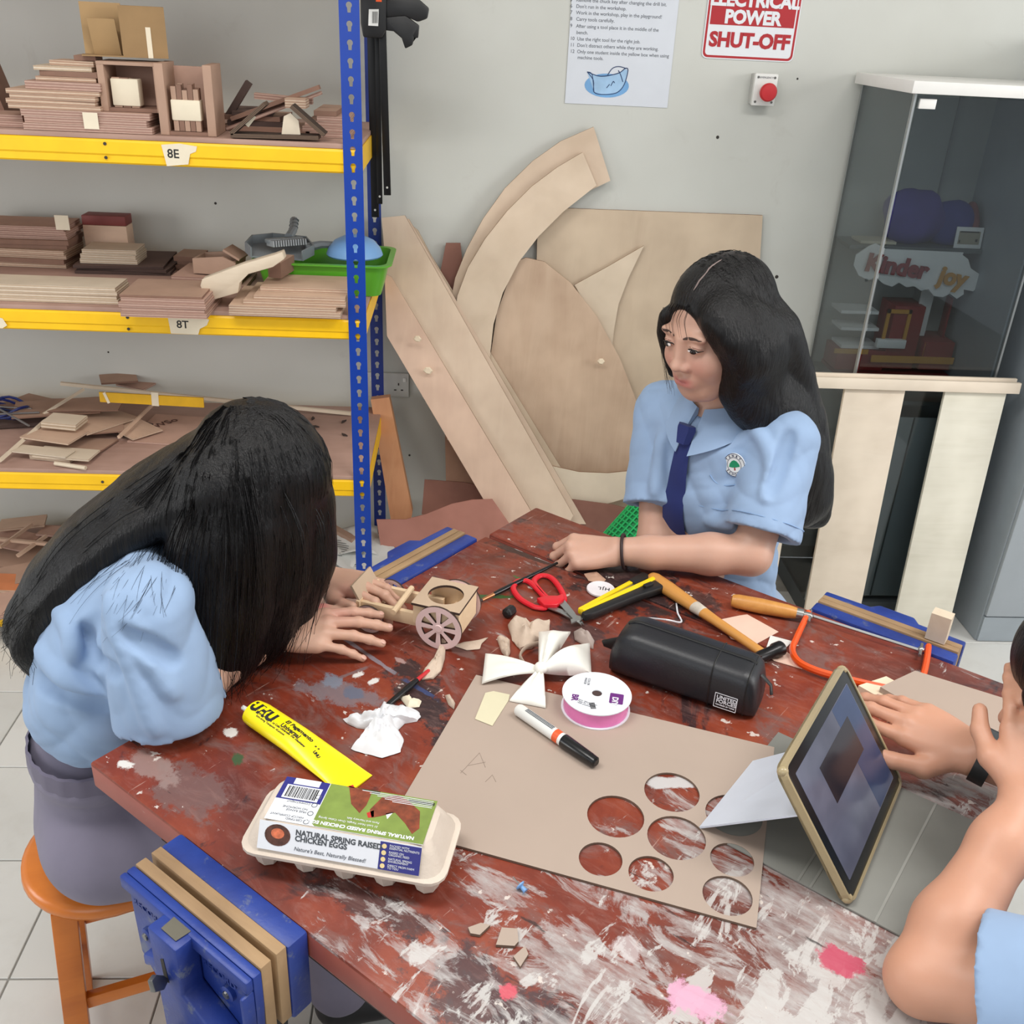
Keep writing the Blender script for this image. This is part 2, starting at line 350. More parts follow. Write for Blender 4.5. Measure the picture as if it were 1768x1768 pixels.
post(PX0, PX1, RF, 1, blue, hz)
q0, q1 = W(640, 600, RB).x, W(661.5, 600, RB).x
post(q0, q1, RB, 1, blue2, hz+.012)
post(-1.86, -1.816, RF, -1, blue, hz); post(-1.86, -1.816, RB, -1, blue2, hz)
LEV = [(1.372, 1.428), (.959, 1.013), (.503, .557), (.045, .095)]
SH = [b+.012 for a, b in LEV]; LEV.append((1.86, 1.915))  # last level is above the view, added to shade the wall behind
tape = mk('masking_tape', (226, 214, 190), .7, var=.05); ink = mk('black_ink', (30, 28, 28), .6, var=0)
beams = []
for i, (a, b) in enumerate(LEV):
    h = b-a; prof = [(0, a), (-.004, a+.004), (-.004, a+h*.34), (-.0075, a+h*.42), (-.0075, b-.006), (-.004, b), (.02, b), (.02, b-.003), (.003, b-.003), (.003, a)]
    m = MB(); n = len(prof)
    m.loft([[(x, RF+.008+y, z) for y, z in prof] for x in (-1.83, PX1-.004)], Matrix.Translation(-RO))
    bo = m.build('front_beam', yel, rack); beams.append(bo)
    MB().loft([[(x, RB-.012-y, z) for y, z in prof] for x in (-1.83, q1-.004)], Matrix.Translation(-RO)).build('rear_beam', yel, rack)
    MB().bb((PX1-.01, RF+.01, a), (PX1-.006, RB-.01, b), Matrix.Translation(-RO)).build('side_beam', yel, rack)
    MB().bb((-1.83, RF+.001, b+.0005), (PX1-.008, RB-.004, b+.012), Matrix.Translation(-RO)).build('shelf_board', shelf_m, rack, bevel=.0015)
for (lv, pts) in ((0, [(181, 248), (183, 272)]), (1, [(220, 548), (222, 568)]), (2, [(177, 832)])):
    for (x, y) in pts:
        q = W(x, y, RF)-RO; MB().lathe([(.004, 0), (.004, .0012)], 8).build('rivet_hole', hole_m, beams[lv], m=trs((q.x, .0, q.z), rx=PI/2))
def tape_label(lv, poly, word, tx, ty, size):
    pts = [W(x, y, RF-.002)-RO for x, y in poly]
    MB().prism([(q.x, q.z) for q in pts], 0, .0005, Matrix.Translation((0, -.0005, 0)) @ Matrix.Rotation(PI/2, 4, 'X')).build('tape_label', tape, beams[lv])
    q = W(tx, ty, RF-.002)-RO
    text('lettering', word, size, ink, beams[lv], trs((q.x, -.0013, q.z), rx=PI/2, ry=.02), bold=.0004, extrude=.0001)
tape_label(0, [(278, 250), (310, 248), (340, 253), (338, 262), (328, 266), (325, 284), (288, 287)], '8E', 289, 272, .028)
tape_label(1, [(289, 546), (330, 544), (361, 552), (357, 562), (345, 568), (342, 578), (295, 576)], '8T', 305, 566, .028)
tape_label(1, [(-12, 546), (4, 550), (12, 562), (4, 567), (-10, 566)], '', 0, 0, .01)
# ================================================================== cabinets at the right
def glass_mat(name, col, rough=.02, ior=1.5):
    n = NT(name); out = n.n['Material Output']
    t = n.node('ShaderNodeBsdfTransparent'); t.inputs[0].default_value = (*col, 1); g = n.node('ShaderNodeBsdfGlossy'); g.inputs['Roughness'].default_value = rough
    lw = n.node('ShaderNodeLayerWeight'); lw.inputs['Blend'].default_value = .5; fr = n.math('ADD', .045, n.math('MULTIPLY', n.math('POWER', lw.outputs['Facing'], 4.0), .8)); mx = n.node('ShaderNodeMixShader')
    n.link(fr, mx.inputs[0]); n.link(t.outputs[0], mx.inputs[1]); n.link(g.outputs[0], mx.inputs[2]); n.link(mx.outputs[0], out.inputs[0]); return n.m
tint = glass_mat('grey_tinted_glass', (.67, .70, .71)); alu = mk('brushed_aluminium', (168, 172, 172), .35, .8, var=.05)
white_l = mk('white_laminate', (232, 230, 226), .4, var=.03); grey_l = mk('grey_laminate', (150, 158, 164), .45, var=.04); dgrey = mk('charcoal_panel', (66, 72, 74), .5, var=.05)
CX0, CX1, CY0, CY1, CZ = 1.16, 1.588, 2.66, 3.045, 1.6
cab = thing('display_cabinet', 'tall display cabinet with tinted glass doors and a white top', 'cabinet', (CX0, CY0, 0)); CO = Matrix.Translation((-CX0, -CY0, 0))
MB().bb((CX0-.02, CY0-.025, CZ), (CX1+.05, CY1, CZ+.03), CO).build('top_panel', white_l, cab, bevel=.002)
MB().bb((CX0, CY0, 0), (CX1, CY1, .06), CO).build('plinth', dgrey, cab)
MB().bb((CX0+.005, CY1-.008, .06), (CX1, CY1, CZ), CO).build('back_panel', mk('cabinet_back', (170, 176, 174), .5, var=.03), cab)
MB().bb((CX1-.012, CY0+.012, .06), (CX1, CY1-.008, CZ), CO).build('side_panel', grey_l, cab)
MB().bb((CX0, CY0+.014, .06), (CX0+.005, CY1-.02, CZ), CO).build('side_glass', tint, cab)
dz0 = .08
d1 = MB().bb((CX0+.012, CY0+.002, dz0), (CX1-.004, CY0+.007, CZ-.006), CO).build('glass_door', tint, cab)
MB().bb((CX0+.016, CY0-.003, CZ-.036), (CX0+.06, CY0+.012, CZ-.012), CO).build('door_clip', white_l, d1, bevel=.001)
for x, y, n_ in ((CX0, CY0, 'corner_strip'), (CX0, CY1-.02, 'corner_strip'), (CX1-.006, CY0, 'corner_strip')):
    MB().bb((x, y, .06), (x+.006, y+.012, CZ), CO).build(n_, alu, cab)
MB().bb((CX0+.30, CY1-.014, .06), (CX0+.306, CY1-.009, CZ), CO).build('back_strip', alu, cab)
CSH = [W(1600, 428, 2.9).z, W(1600, 652, 2.9).z, .42]
for z in CSH: MB().bb((CX0+.006, CY0+(.24 if z == CSH[0] else .015), z-.012), (CX1-.013, CY1-.01, z), CO).build('inner_shelf', mk('inner_shelf_glass', (96, 104, 104), .3, var=.04), cab)
loc = thing('storage_locker', 'plain grey storage cupboard standing beside the display cabinet', 'cupboard', (1.69, 2.525, 0)); LO = Matrix.Translation((-1.69, -2.525, 0))
MB().bb((1.69, 2.535, 0), (2.35, 3.045, 1.75), LO).build('body', grey_l, loc, bevel=.003)
MB().bb((1.694, 2.519, .1), (2.1, 2.535, 1.74), LO).build('door', mk('locker_door', (164, 171, 177), .4, var=.03), loc, bevel=.003)
MB().bb((1.694, 2.525, .004), (2.345, 2.535, .094), LO).build('kick_plate', grey_l, loc)
# ---- contents of the display cabinet
MB().bb((CX0+.014, CY0+.010, dz0), (CX1-.014, CY0+.013, CSH[1]-.05), CO).build('lower_panel', mk('grey_backing', (150, 158, 160), .4, var=.05), cab)
MB().bb((CX0+.215, CY0+.007, dz0), (CX0+.219, CY0+.0095, CSH[1]-.05), CO).build('door_seam', dgrey, cab)
cloud = mk('white_card', (222, 224, 224), .7, var=.02); red_p = mk('dark_red_card', (132, 24, 30), .5, var=.08); gold = mk('gold_card', (196, 142, 50), .5, var=.08)
def px_poly(pts, Y): return [(q.x, q.z) for q in (W(x, y, Y) for x, y in pts)]
sg = thing('cloud_sign', 'white cloud shaped card sign lettered in red and gold', 'sign', W(1590, 520, 2.885)); sl = sg.matrix_world.translation
def wall_m(y, base): return Matrix.Translation((-base.x, y-base.y, -base.z)) @ Matrix.Rotation(PI/2, 4, 'X')
cp = [(1500, 425), (1478, 440), (1474, 458), (1483, 476), (1500, 484), (1512, 478), (1525, 490), (1540, 495), (1552, 488), (1565, 496), (1578, 494), (1590, 502), (1603, 499), (1612, 511), (1628, 513), (1640, 507), (1652, 516), (1664, 508), (1664, 500), (1680, 503), (1694, 490), (1692, 474), (1676, 463), (1672, 448), (1662, 440), (1664, 436), (1530, 430), (1512, 420)]
MB().prism(px_poly(cp, 2.885), -.004, 0, wall_m(2.885, sl)).build('cloud_board', cloud, sg)
q = W(1492, 466, 2.879)-sl; text('lettering', 'Kinder', .072, red_p, sg, trs((q.x, q.y, q.z), rx=PI/2, ry=.10), bold=.003, extrude=.002, space=.98)
q = W(1618, 487, 2.879)-sl; text('lettering', 'joy', .072, gold, sg, trs((q.x, q.y, q.z), rx=PI/2, ry=.16), bold=.003, extrude=.002)
MB().bb((-.02, .05, -.16), (.02, .056, .0), Matrix.Translation(W(1618, 500, 2.885)-sl)).build('stem', cloud, sg)
tr = thing('model_train', 'dark red and gold card model of a train', 'model', (1.36, 2.9, CSH[1])); tl = Vector((1.36, 2.9, CSH[1])); TR = Matrix.Translation(-tl)
def wbox(px0, py0, px1, py1, Y, dep, name, mat, parent, base, bev=.002):
    a, b = W(px0, py1, Y), W(px1, py0, Y)
    return MB().bb((a.x, Y, min(a.z, b.z)), (b.x, Y+dep, max(a.z, b.z)), Matrix.Translation(-Vector(base))).build(name, mat, parent, bevel=bev)
wbox(1522, 530, 1600, 636, 2.90, .11, 'cab_body', red_p, tr, tl); wbox(1585, 592, 1650, 638, 2.89, .13, 'boiler', red_p, tr, tl); wbox(1622, 515, 1648, 600, 2.94, .04, 'chimney', red_p, tr, tl, .004)
wbox(1440, 606, 1530, 638, 2.90, .11, 'rear_wagon', red_p, tr, tl)
for y in (538, 567, 598): wbox(1452, y, 1518, y+3, 2.91, .09, 'wagon_shelf', cloud, tr, tl, 0)
a, b = W(1518, 600, 2.898), W(1575, 535, 2.898)
m = MB()
for (xx0, xx1, zz0, zz1) in ((a.x, b.x, b.z-.012, b.z), (a.x, b.x, a.z, a.z+.012), (a.x, a.x+.01, a.z, b.z), (b.x-.01, b.x, a.z, b.z)): m.bb((xx0, 2.893, zz0), (xx1, 2.899, zz1), TR)
m.build('window_frame', gold, tr); wbox(1513, 588, 1566, 601, 2.882, .02, 'window_ledge', cloud, tr, tl)
wbox(1440, 604, 1500, 610, 2.896, .004, 'gold_strip', gold, tr, tl, 0); wbox(1503, 618, 1648, 625, 2.886, .004, 'gold_strip', gold, tr, tl, 0); wbox(1592, 592, 1599, 620, 2.886, .004, 'gold_strip', gold, tr, tl, 0)
MB().bb((1.20, 2.87, CSH[1]+.0005), (1.57, 3.03, CSH[1]+.012), TR).build('base_board', red_p, tr)
# ================================================================== wood on the shelves
def ply_edge(name, a, b, n_l=260):
    if name in MATS: return MATS[name]
    n = NT(name); wv = n.node('ShaderNodeTexWave'); wv.bands_direction = 'Z'; wv.inputs['Scale'].default_value = n_l/20; wv.inputs['Distortion'].default_value = .6
    n.link(n.coord((1, 1, 4)), wv.inputs['Vector'])
    c = n.ramp(wv.outputs['Fac'], [(.3, srgb(a)), (.7, srgb(b))]); n.base(n.mix(n.math('MULTIPLY', n.noise(n.coord((30, 30, 60)), 3, 4), .5), c, srgb([x*.82 for x in b]))); n.set(Roughness=.75)
    MATS[name] = n.m; return n.m
KIND = {'ply': (wood('plywood_face', (184, 152, 130), (204, 174, 150), (3, 22, 22)), ply_edge('plywood_edge', (214, 192, 168), (172, 138, 116))),
        'pale': (wood('pale_ply_face', (198, 180, 156), (214, 198, 176), (3, 22, 22)), ply_edge('pale_ply_edge', (224, 210, 190), (188, 164, 138))),
        'mdf': (mk('brown_fibreboard', (172, 140, 120), .75, var=.07), mk('fibreboard_edge', (132, 100, 84), .8, var=.1)),
        'pink': (mk('pink_fibreboard', (188, 152, 134), .75, var=.07), ply_edge('pink_edge', (196, 164, 148), (158, 122, 108))),
        'dark': (mk('dark_fibreboard', (98, 76, 68), .75, var=.12), mk('dark_edge', (70, 52, 46), .8, var=.1))}
ORD = ['lowest', 'second', 'third', 'fourth', 'fifth', 'sixth', 'seventh', 'eighth', 'ninth', 'tenth', 'eleventh', 'twelfth']
def board_mesh(w, d, t, kind, cut=0):
    m = MB()
    if cut: m.prism([(-w/2, -d/2), (w/2, -d/2), (w/2, d/2-cut), (w/2-cut*1.3, d/2), (-w/2, d/2)], -t/2, t/2)
    else: m.box((w, d, t))
    m.mi = [0 if abs(sum(m.v[i][2] for i in f)/len(f)) > t*.49 else 1 for f in m.f]
    return m.mesh('board', list(KIND[kind]))
def board(label, group, kind, loc, w, d, t, rz=0, rx=0, ry=0, name='wood_offcut', cat='offcut', cut=0):
    return tag(obj(name, board_mesh(w, d, t, kind, cut), None, trs(loc, rx, ry, rz)), label, cat, group)
def stack(px0, px1, py, zs, depth, layers, what, group, kind='ply', yoff=0):
    """a pile that stands where its lower front edge is seen; layers = (thickness, left shift, right shift, set back, turn[, kind])"""
    base = T((px0+px1)/2, py, zs); Y = base.y+yoff
    a, b = W(px0, py, Y).x, W(px1, py, Y).x; z = zs; out = []; n = len(layers)
    for i, L in enumerate(layers):
        t, l, r, back, rz = L[:5]; kd = L[5] if len(L) > 5 else kind
        w = (b-r)-(a+l); d = depth-back
        nm = ('top board' if i == n-1 else ORD[i]+' board' if i == 0 else ORD[min(i, 11)]+' board up') if n > 1 else 'board'
        out.append(board(f'{nm} of {what}' if n > 1 else what, group, kd, ((a+l+b-r)/2, Y+back+d/2, z+t/2), w, d, t-.0006, rz)); z += t
    return out, (a, b, Y, z)
rr = lambda s: random.uniform(-s, s)
g1, g2, g3, g4 = 'offcuts on the top shelf', 'offcuts on the second shelf', 'offcuts on the third shelf', 'offcuts on the bottom shelf'
Z1, Z2, Z3, Z4 = [z+.0008 for z in SH]
# ---- top shelf
o_, top1 = stack(42, 262, 228, Z1, .16, [(.0148, 0, 0, 0, .01), (.0148, .004, .01, .003, -.01), (.0148, -.003, .004, .005, .012)], 'the wide taped board stack on the top shelf', g1, 'pink')
zb = top1[3]
def onto(z, px0, px1, py, Yo, depth, layers, what, kind='ply', grp=g1):
    a, b = W(px0, py, Yo).x, W(px1, py, Yo).x; n = len(layers)
    for i, L in enumerate(layers):
        t, l, r, back, rz = L[:5]; kd = L[5] if len(L) > 5 else kind; d = depth-back
        nm = 'top board' if i == n-1 else ORD[0]+' board' if i == 0 else ORD[i]+' board up'
        board(f'{nm} of {what}', grp, kd, ((a+l+b-r)/2, Yo+back+d/2, z+t/2), (b-r)-(a+l), d, t-.0006, rz); z += t
    return z
z = onto(zb, 12, 172, 192, top1[2]+.008, .17, [(.0105, .004, 0, .0, .02), (.0105, 0, .01, .004, 0), (.0105, .012, .004, .002, -.03), (.0105, .002, 0, .006, .02)], 'the pale stack left on the top shelf')
z = onto(z, 46, 176, 160, top1[2]+.02, .15, [(.018, 0, 0, 0, -.02)], 'pink plywood slab', 'pink')
z = onto(z, 62, 172, 144, top1[2]+.03, .12, [(.01, 0, .01, 0, .03, 'ply'), (.012, .012, 0, .004, -.06, 'mdf'), (.01, -.004, .02, .006, .05, 'pale')], 'the crooked small stack high on the top shelf', 'mdf')
onto(z, 88, 165, 122, top1[2]+.05, .08, [(.012, 0, 0, 0, -.05), (.012, .05, .004, .01, .1, 'mdf')], 'the two scraps crowning the left pile')
stack(-30, 41, 219, Z1, .11, [(.013, 0, 0, 0, .0), (.013, .0, .006, .01, .03)], 'the short pair at the left end of the top shelf', g1, 'pink')
board('brown board leaning at the far left of the top shelf', g1, 'mdf', (W(-20, 190, 2.6).x, 2.68, Z1+.075), .015, .16, .15, rz=.2, ry=-.25)
tp = W(157, 207, top1[2]); MB().box((.034, .001, .036), (0, 0, 0)).build('masking_tape_strip', tape, None, m=trs((tp.x, top1[2]-.0015, tp.z-.002)))
tag(bpy.data.objects['masking_tape_strip'], 'masking tape strip holding the wide stack on the top shelf', 'tape')
# fibreboard frames
def u_frame(px0, px1, pyt, pyb, Y, z, dep, th, label, roof=False, splay=0):
    a, b = W(px0, pyb, Y).x, W(px1, pyb, Y).x; h = abs(W(px0, pyt, Y).z-W(px0, pyb, Y).z)
    t = thing('fibreboard_stand', label, 'wooden frame', trs(((a+b)/2, Y+dep/2, z), rz=.04)); w = b-a; mt = list(KIND['mdf'])
    MB().box((th, dep, h), (-w/2+th/2, 0, h/2)).build('side_panel', mt[0], t, bevel=.001, m=trs(rz=-splay)); MB().box((th, dep, h), (w/2-th/2, 0, h/2)).build('side_panel', mt[0], t, bevel=.001)
    MB().box((w-2*th, .008, h*.94), (0, dep/2-.006, h*.47)).build('back_panel', KIND['pink'][0], t)
    MB().box((w-2*th, dep-.012, .008), (0, -.004, .004)).build('base_panel', mt[1], t)
    if roof: MB().box((w, dep, .007), (0, 0, h+.0036)).build('roof_panel', mt[0], t)
    return t
u_frame(176, 282, 118, 198, top1[2]+.03, zb+.0005, .11, .016, 'brown fibreboard frame under the cardboard box', True)
u_frame(277, 372, 113, 236, RF+.02, Z1, .12, .02, 'upright brown fibreboard frame holding a stick bundle')
def bundle(px0, px1, pyt, pyb, Y, z, n, label, tp0, tp1, kind):
    a, b = W(px0, pyb, Y).x, W(px1, pyb, Y).x; h = abs(W(px0, pyt, Y).z-W(px0, pyb, Y).z); w = b-a; t = thing('stick_bundle', label, 'sticks', ((a+b)/2, Y, z))
    for i in range(n):
        hh = h*(1-random.uniform(0, .22)); x = -w/2+w*(i % (n//2)+.5)/(n//2); MB().box((w/(n//2)*.9, .012, hh), (x, .014*(i//(n//2)), hh/2)).build('stick', KIND[kind][i % 2], t)
    MB().bb((-w/2-.002, -.009, h*tp0), (w/2+.002, .024, h*tp1)).build('tape_band', tape, t, bevel=.003)
bundle(303, 350, 150, 232, RF+.035, Z1+.009, 10, 'taped bundle of brown sticks standing in the fibreboard frame', .22, .66, 'mdf')
bundle(200, 244, 138, 190, top1[2]+.05, zb+.009, 6, 'short bundle wrapped in pale tape under the cardboard box', .05, .95, 'mdf')
# cardboard box
cb = mk('corrugated_cardboard', (150, 120, 82), .8, var=.08); cbi = mk('cardboard_inside', (170, 138, 96), .8, var=.06)
zc = zb+.115; q = W(222, 113, RF+.1); bx = thing('cardboard_box', 'open brown cardboard box perched on the fibreboard frame', 'box', trs((q.x, q.y-.03, zc+.001), rz=.28))
w_, d_, h_ = .1, .085, .108
MB().bb((0, 0, 0), (w_, .003, h_)).build('front_wall', cb, bx); MB().bb((0, d_, 0), (w_, d_+.003, h_)).build('rear_wall', cb, bx); MB().bb((w_-.003, .003, 0), (w_, d_, h_)).build('end_wall', cb, bx)
MB().bb((-.002, .003, 0), (w_-.003, d_, .003)).build('bottom', cbi, bx); MB().bb((-.09, .05, .0), (0, .053, h_+.004)).build('flap', cbi, bx, m=trs(rz=-.1)); MB().bb((-.09, 0, 0), (0, .05, .003)).build('flap', cb, bx)
MB().bb((-.002, -.002, 0), (.06, .0, h_*.75)).build('inner_flap', cbi, bx, m=trs((-.062, .052, .002), rx=.3, rz=-.25))
MB().bb((.055, -.0012, 0), (.066, 0, .065)).build('tape_strip', tape, bx)
# right end of the top shelf
stack(535, 602, 238, Z1, .2, [(.012, 0, 0, 0, .0), (.012, -.02, .0, .005, .02), (.012, -.01, .0, .01, -.02), (.012, .015, .0, .01, .03), (.012, .01, .03, .015, .0, 'mdf')], 'the small stack beside the blue post on the top shelf', g1, 'pink')
stack(384, 528, 232, Z1, .16, [(.012, 0, 0, 0, .0), (.012, .01, .05, .005, .05, 'dark'), (.012, .0, .06, .01, -.05), (.01, .02, .09, .0, .1, 'dark')], 'the dark pile behind the cardboard triangle', g1, 'mdf', .05)
for i, (xa, ya, xb, yb, t) in enumerate(((400, 205, 552, 150, .010), (392, 222, 555, 160, .008), (410, 200, 520, 172, .012), (395, 200, 430, 142, .016), (440, 165, 540, 175, .014))):
    a, b = W(xa, ya, 2.62+i*.012), W(xb, yb, 2.62+i*.012); d = b-a
    board(('lowest', 'second', 'third', 'steepest', 'rearmost')[i]+' slanting strip in the pile behind the cardboard triangle', g1, ('mdf', 'pink', 'mdf', 'dark', 'pink')[i], (a+b)/2, d.length, .022, t, ry=-math.atan2(d.z, d.x))
board('pale block tucked at the top of the right pile', g1, 'ply', W(513, 177, 2.6), .05, .06, .022)
tri = thing('cardboard_triangle', 'triangular frame of corrugated cardboard strips at the shelf front', 'cardboard', W(480, 240, RF+.03)); to = tri.matrix_world.translation.copy()
corr = ply_edge('corrugated_edge', (120, 96, 76), (64, 48, 38), 500)
for (xa, ya, xb, yb) in ((402, 236, 552, 240), (402, 233, 460, 182), (505, 186, 562, 236)):
    a, b = W(xa, ya, RF+.03)-to, W(xb, yb, RF+.03)-to; d = b-a; MB().box((d.length, .05, .009)).build('cardboard_strip', [corr], tri, m=trs((a+b)/2+Vector((0, 0, .005)), ry=-math.atan2(d.z, d.x)))
a = W(500, 215, RF+.026)-to; MB().prism([(-.02, -.024), (.025, -.024), (.022, .01), (.004, .026), (-.012, .018)], 0, .004, trs(a, rx=PI/2)).build('pale_insert', mk('pale_scrap', (214, 200, 178), .7), tri)
a = W(432, 208, RF+.026)-to; MB().box((.012, .002, .03), (0, 0, 0)).build('tape_scrap', tape, tri, m=trs(a, ry=.7))
# ---- second shelf
LY = [(.013, rr(.01), rr(.01), random.uniform(0, .02), rr(.06), random.choice(['mdf', 'ply', 'pink', 'mdf'])) for i in range(9)]
stack(-60, 118, 462, Z2, .14, LY, 'the tall untidy pile left on the second shelf', g2, 'mdf')
tp = W(54, 412, 2.615); tag(MB().box((.038, .001, .04)).build('masking_tape_strip', tape, None, m=trs((tp.x, T(30, 462, Z2).y-.0025, tp.z))), 'masking tape strip on the tall pile of the second shelf', 'tape')
stack(-40, 204, 522, Z2, .1, [(.0108, 0, .0, 0, 0), (.0108, 0, .004, .003, .004), (.0108, 0, .0, .001, -.004), (.0108, 0, .003, .0, .0)], 'the long pale boards at the front left of the second shelf', g2, 'pale')
stack(209, 357, 549, Z2, .17, [(.0118, .0, .0, 0, .0), (.0118, .003, .006, .003, .006), (.0118, -.002, .0, .001, -.004), (.0118, .004, .003, .004, .0), (.006, .0, .01, .008, .01, 'mdf')], 'the middle front board stack on the second shelf', g2, 'pink')
stack(396, 588, 547, Z2, .2, [(.0125, .0, .0, 0, .0), (.0125, .0, .012, .002, .004), (.011, .035, -.012, .012, .0), (.011, .06, -.01, .02, .005), (.012, .07, -.015, .06, -.004)], 'the right front board stack on the second shelf', g2, 'ply')
stack(128, 290, 474, Z2, .2, [(.008, .0, .0, 0, .05), (.008, .01, .0, .004, -.04), (.008, -.004, .02, .0, .07)], 'the dark thin boards in the middle of the second shelf', g2, 'dark')
zz = Z2+.0245; yq = T(200, 474, Z2).y
onto(zz, 138, 242, 452, yq+.02, .1, [(.013, 0, .01, 0, .02), (.013, .004, .01, .0, -.02), (.013, .008, .012, .002, .04)], 'the pale little stack on the dark boards', 'pale', g2)
rb = W(186, 418, 2.93); blkm = thing('wood_block', 'upright pale block with a dark red top band', 'block', (rb.x, 2.95, Z2)); hh = W(186, 372, 2.93).z-Z2; ww = W(223, 400, 2.92).x-W(148, 400, 2.92).x
MB().bb((-ww/2, -.03, 0), (ww/2, .03, hh*.8)).build('lower_block', KIND['ply'][0], blkm, bevel=.002); MB().bb((-ww/2, -.03, hh*.8+.0003), (ww/2, .03, hh)).build('red_band', mk('dark_red_stain', (120, 52, 48), .6), blkm, bevel=.002)
stack(303, 352, 466, Z2, .1, [(.012, 0, 0, 0, 0), (.012, .004, 0, .004, .05), (.014, 0, .01, 0, -.05)], 'the brown chunk stack behind the fibreboard trough', g2, 'mdf')
stack(300, 425, 500, Z2, .16, [(.01, 0, 0, 0, 0), (.01, .02, .02, .01, .08), (.01, .0, .01, .0, -.06)], 'the loose boards under the fibreboard trough', g2, 'pink', .01)
# trough (bird box)
q = T(380, 500, Z2); zt = Z2+.034; tg = thing('fibreboard_trough', 'small open trough glued from brown fibreboard', 'wooden box', trs((W(380, 470, q.y+.07).x, q.y+.07, zt), rz=-.15)); w, d, h, k = .115, .075, .05, .006
for nm, poly, y0 in (('end_panel', [(-w/2, 0), (w/2, 0), (w/2+.006, h*.7), (w/2-.03, h), (-w/2, h*.8)], -d/2), ('end_panel', [(-w/2, 0), (w/2, 0), (w/2+.006, h*.7), (w/2-.03, h), (-w/2, h*.8)], d/2)):
    MB().prism(poly, 0, k, trs((0, y0, 0), rx=PI/2)).build(nm, KIND['mdf'][0], tg)
MB().bb((-w/2, -d/2, 0), (-w/2+k, d/2-k, h*.8)).build('side_panel', KIND['mdf'][0], tg); MB().bb((w/2-k, -d/2, 0), (w/2, d/2-k, h*.72)).build('side_panel', KIND['pink'][0], tg); MB().bb((-w/2+k, -d/2, 0), (w/2-k, d/2-k, k)).build('bottom_panel', KIND['dark'][0], tg)
MB().bb((w/2-.05, -d/2, h*.86), (w/2+.0, d/2-k, h*.86+k)).build('lid_panel', KIND['mdf'][0], tg, m=trs((0, 0, .03), ry=.5))
# pistol-shaped offcut
pg = [(350, 497), (420, 471), (474, 455), (488, 450), (492, 462), (472, 476), (430, 488), (415, 503), (412, 520), (360, 535), (347, 508)]
qp = RF+.015; base = W(390, 534, qp); tag(MB().prism([(W(x, y, qp).x-base.x, W(x, y, qp).z-base.z) for x, y in pg], -.035, 0, Matrix.Rotation(PI/2, 4, 'X')).build('wood_offcut', KIND['pale'][0], None, m=Matrix.Translation((base.x, qp, Z2+.022)), bevel=.002), 'pistol shaped pale wood cut-out at the front of the second shelf', 'offcut', g2)
q = W(478, 470, qp+.05); board('brown block behind the pistol shaped cut-out', g2, 'mdf', (q.x, qp+.12, Z2+.088), .035, .1, .04, rz=-.2)
# green basin, blue bowl, dustpan, brush
grn = mk('green_plastic', (92, 168, 44), .35, var=.05); bq = T(580, 500, Z2); yb0 = 2.63
xb0, xb1 = W(440, 470, yb0).x, W(668, 480, yb0).x
bas = thing('green_basin', 'bright green rectangular plastic basin on the second shelf', 'basin', ((xb0+xb1)/2, yb0+.12, Z2+.0)); hw, hd, bh = (xb1-xb0)/2, .12, .085
def rrect(w, d, r, z, n=5):
    return [(sx*(w-r)+r*math.cos(a), sy*(d-r)+r*math.sin(a), z) for sx, sy, a0 in ((1, 1, 0), (-1, 1, PI/2), (-1, -1, PI), (1, -1, 1.5*PI)) for a in [a0+PI/2*i/n for i in range(n+1)]]
zbs = .0005
MB().loft([rrect(hw-.02, hd-.02, .03, zbs), rrect(hw, hd, .035, bh), rrect(hw+.012, hd+.012, .04, bh), rrect(hw+.012, hd+.012, .04, bh+.004), rrect(hw-.003, hd-.003, .034, bh+.004), rrect(hw-.024, hd-.024, .03, zbs+.004)]).build('tub', grn, bas, smooth=True)
q = W(612, 440, yb0+.1); bl = tag(MB().lathe([(.075, 0), (.078, .004), (.072, .02), (.055, .04), (.03, .052), (.004, .056)], 24).build('blue_bowl', mk('pale_blue_plastic', (120, 164, 214), .35, var=.04), None, smooth=True, m=(q.x, yb0+.11, Z2+bh+.006)), 'upturned pale blue plastic bowl resting on the green basin', 'bowl')
gp = mk('grey_plastic', (128, 134, 138), .4, var=.06); q = W(485, 425, yb0+.06)
dp = thing('dustpan', 'grey plastic dustpan lying across the left end of the basin', 'dustpan', trs((q.x, yb0+.1, Z2+bh+.012), rz=.15, rx=.12, ry=.04))
op = [(-.1, -.02), (-.085, -.06), (.05, -.07), (.08, -.02), (.06, .05), (-.03, .065), (-.085, .04)]
MB().prism(op, 0, .004).build('pan', gp, dp)
m = MB(); n = len(op)
for i in range(n):
    if i == 1: continue
    a, b = Vector((*op[i], 0)), Vector((*op[(i+1) % n], 0)); d = b-a; m.box((d.length+.003, .004, .028), (0, 0, .014), trs((a+b)/2, rz=math.atan2(d.y, d.x)))
m.build('rim', gp, dp); MB().tube([(.06, 0, .012), (.10, .01, .02), (.14, .015, .02)], [.014, .011, .009], 8).build('handle', gp, dp, smooth=True)
br = thing('hand_brush', 'grey hand brush with ribbed head lying in the dustpan', 'brush', trs((q.x+.005, yb0+.085, Z2+bh+.046), rz=.55, rx=-.1)); 
MB().box((.1, .034, .012)).build('head', gp, br, bevel=.004)
m = MB()
for i in range(14): m.box((.0035, .05, .016), (-.046+i*.007, -.018, -.004))
m.build('bristles', mk('grey_bristles', (150, 154, 156), .8), br)
MB().tube([(.02, .015, .004), (.05, .05, .02), (.07, .09, .04)], [.012, .011, .012], 10).build('handle', gp, br, smooth=True)
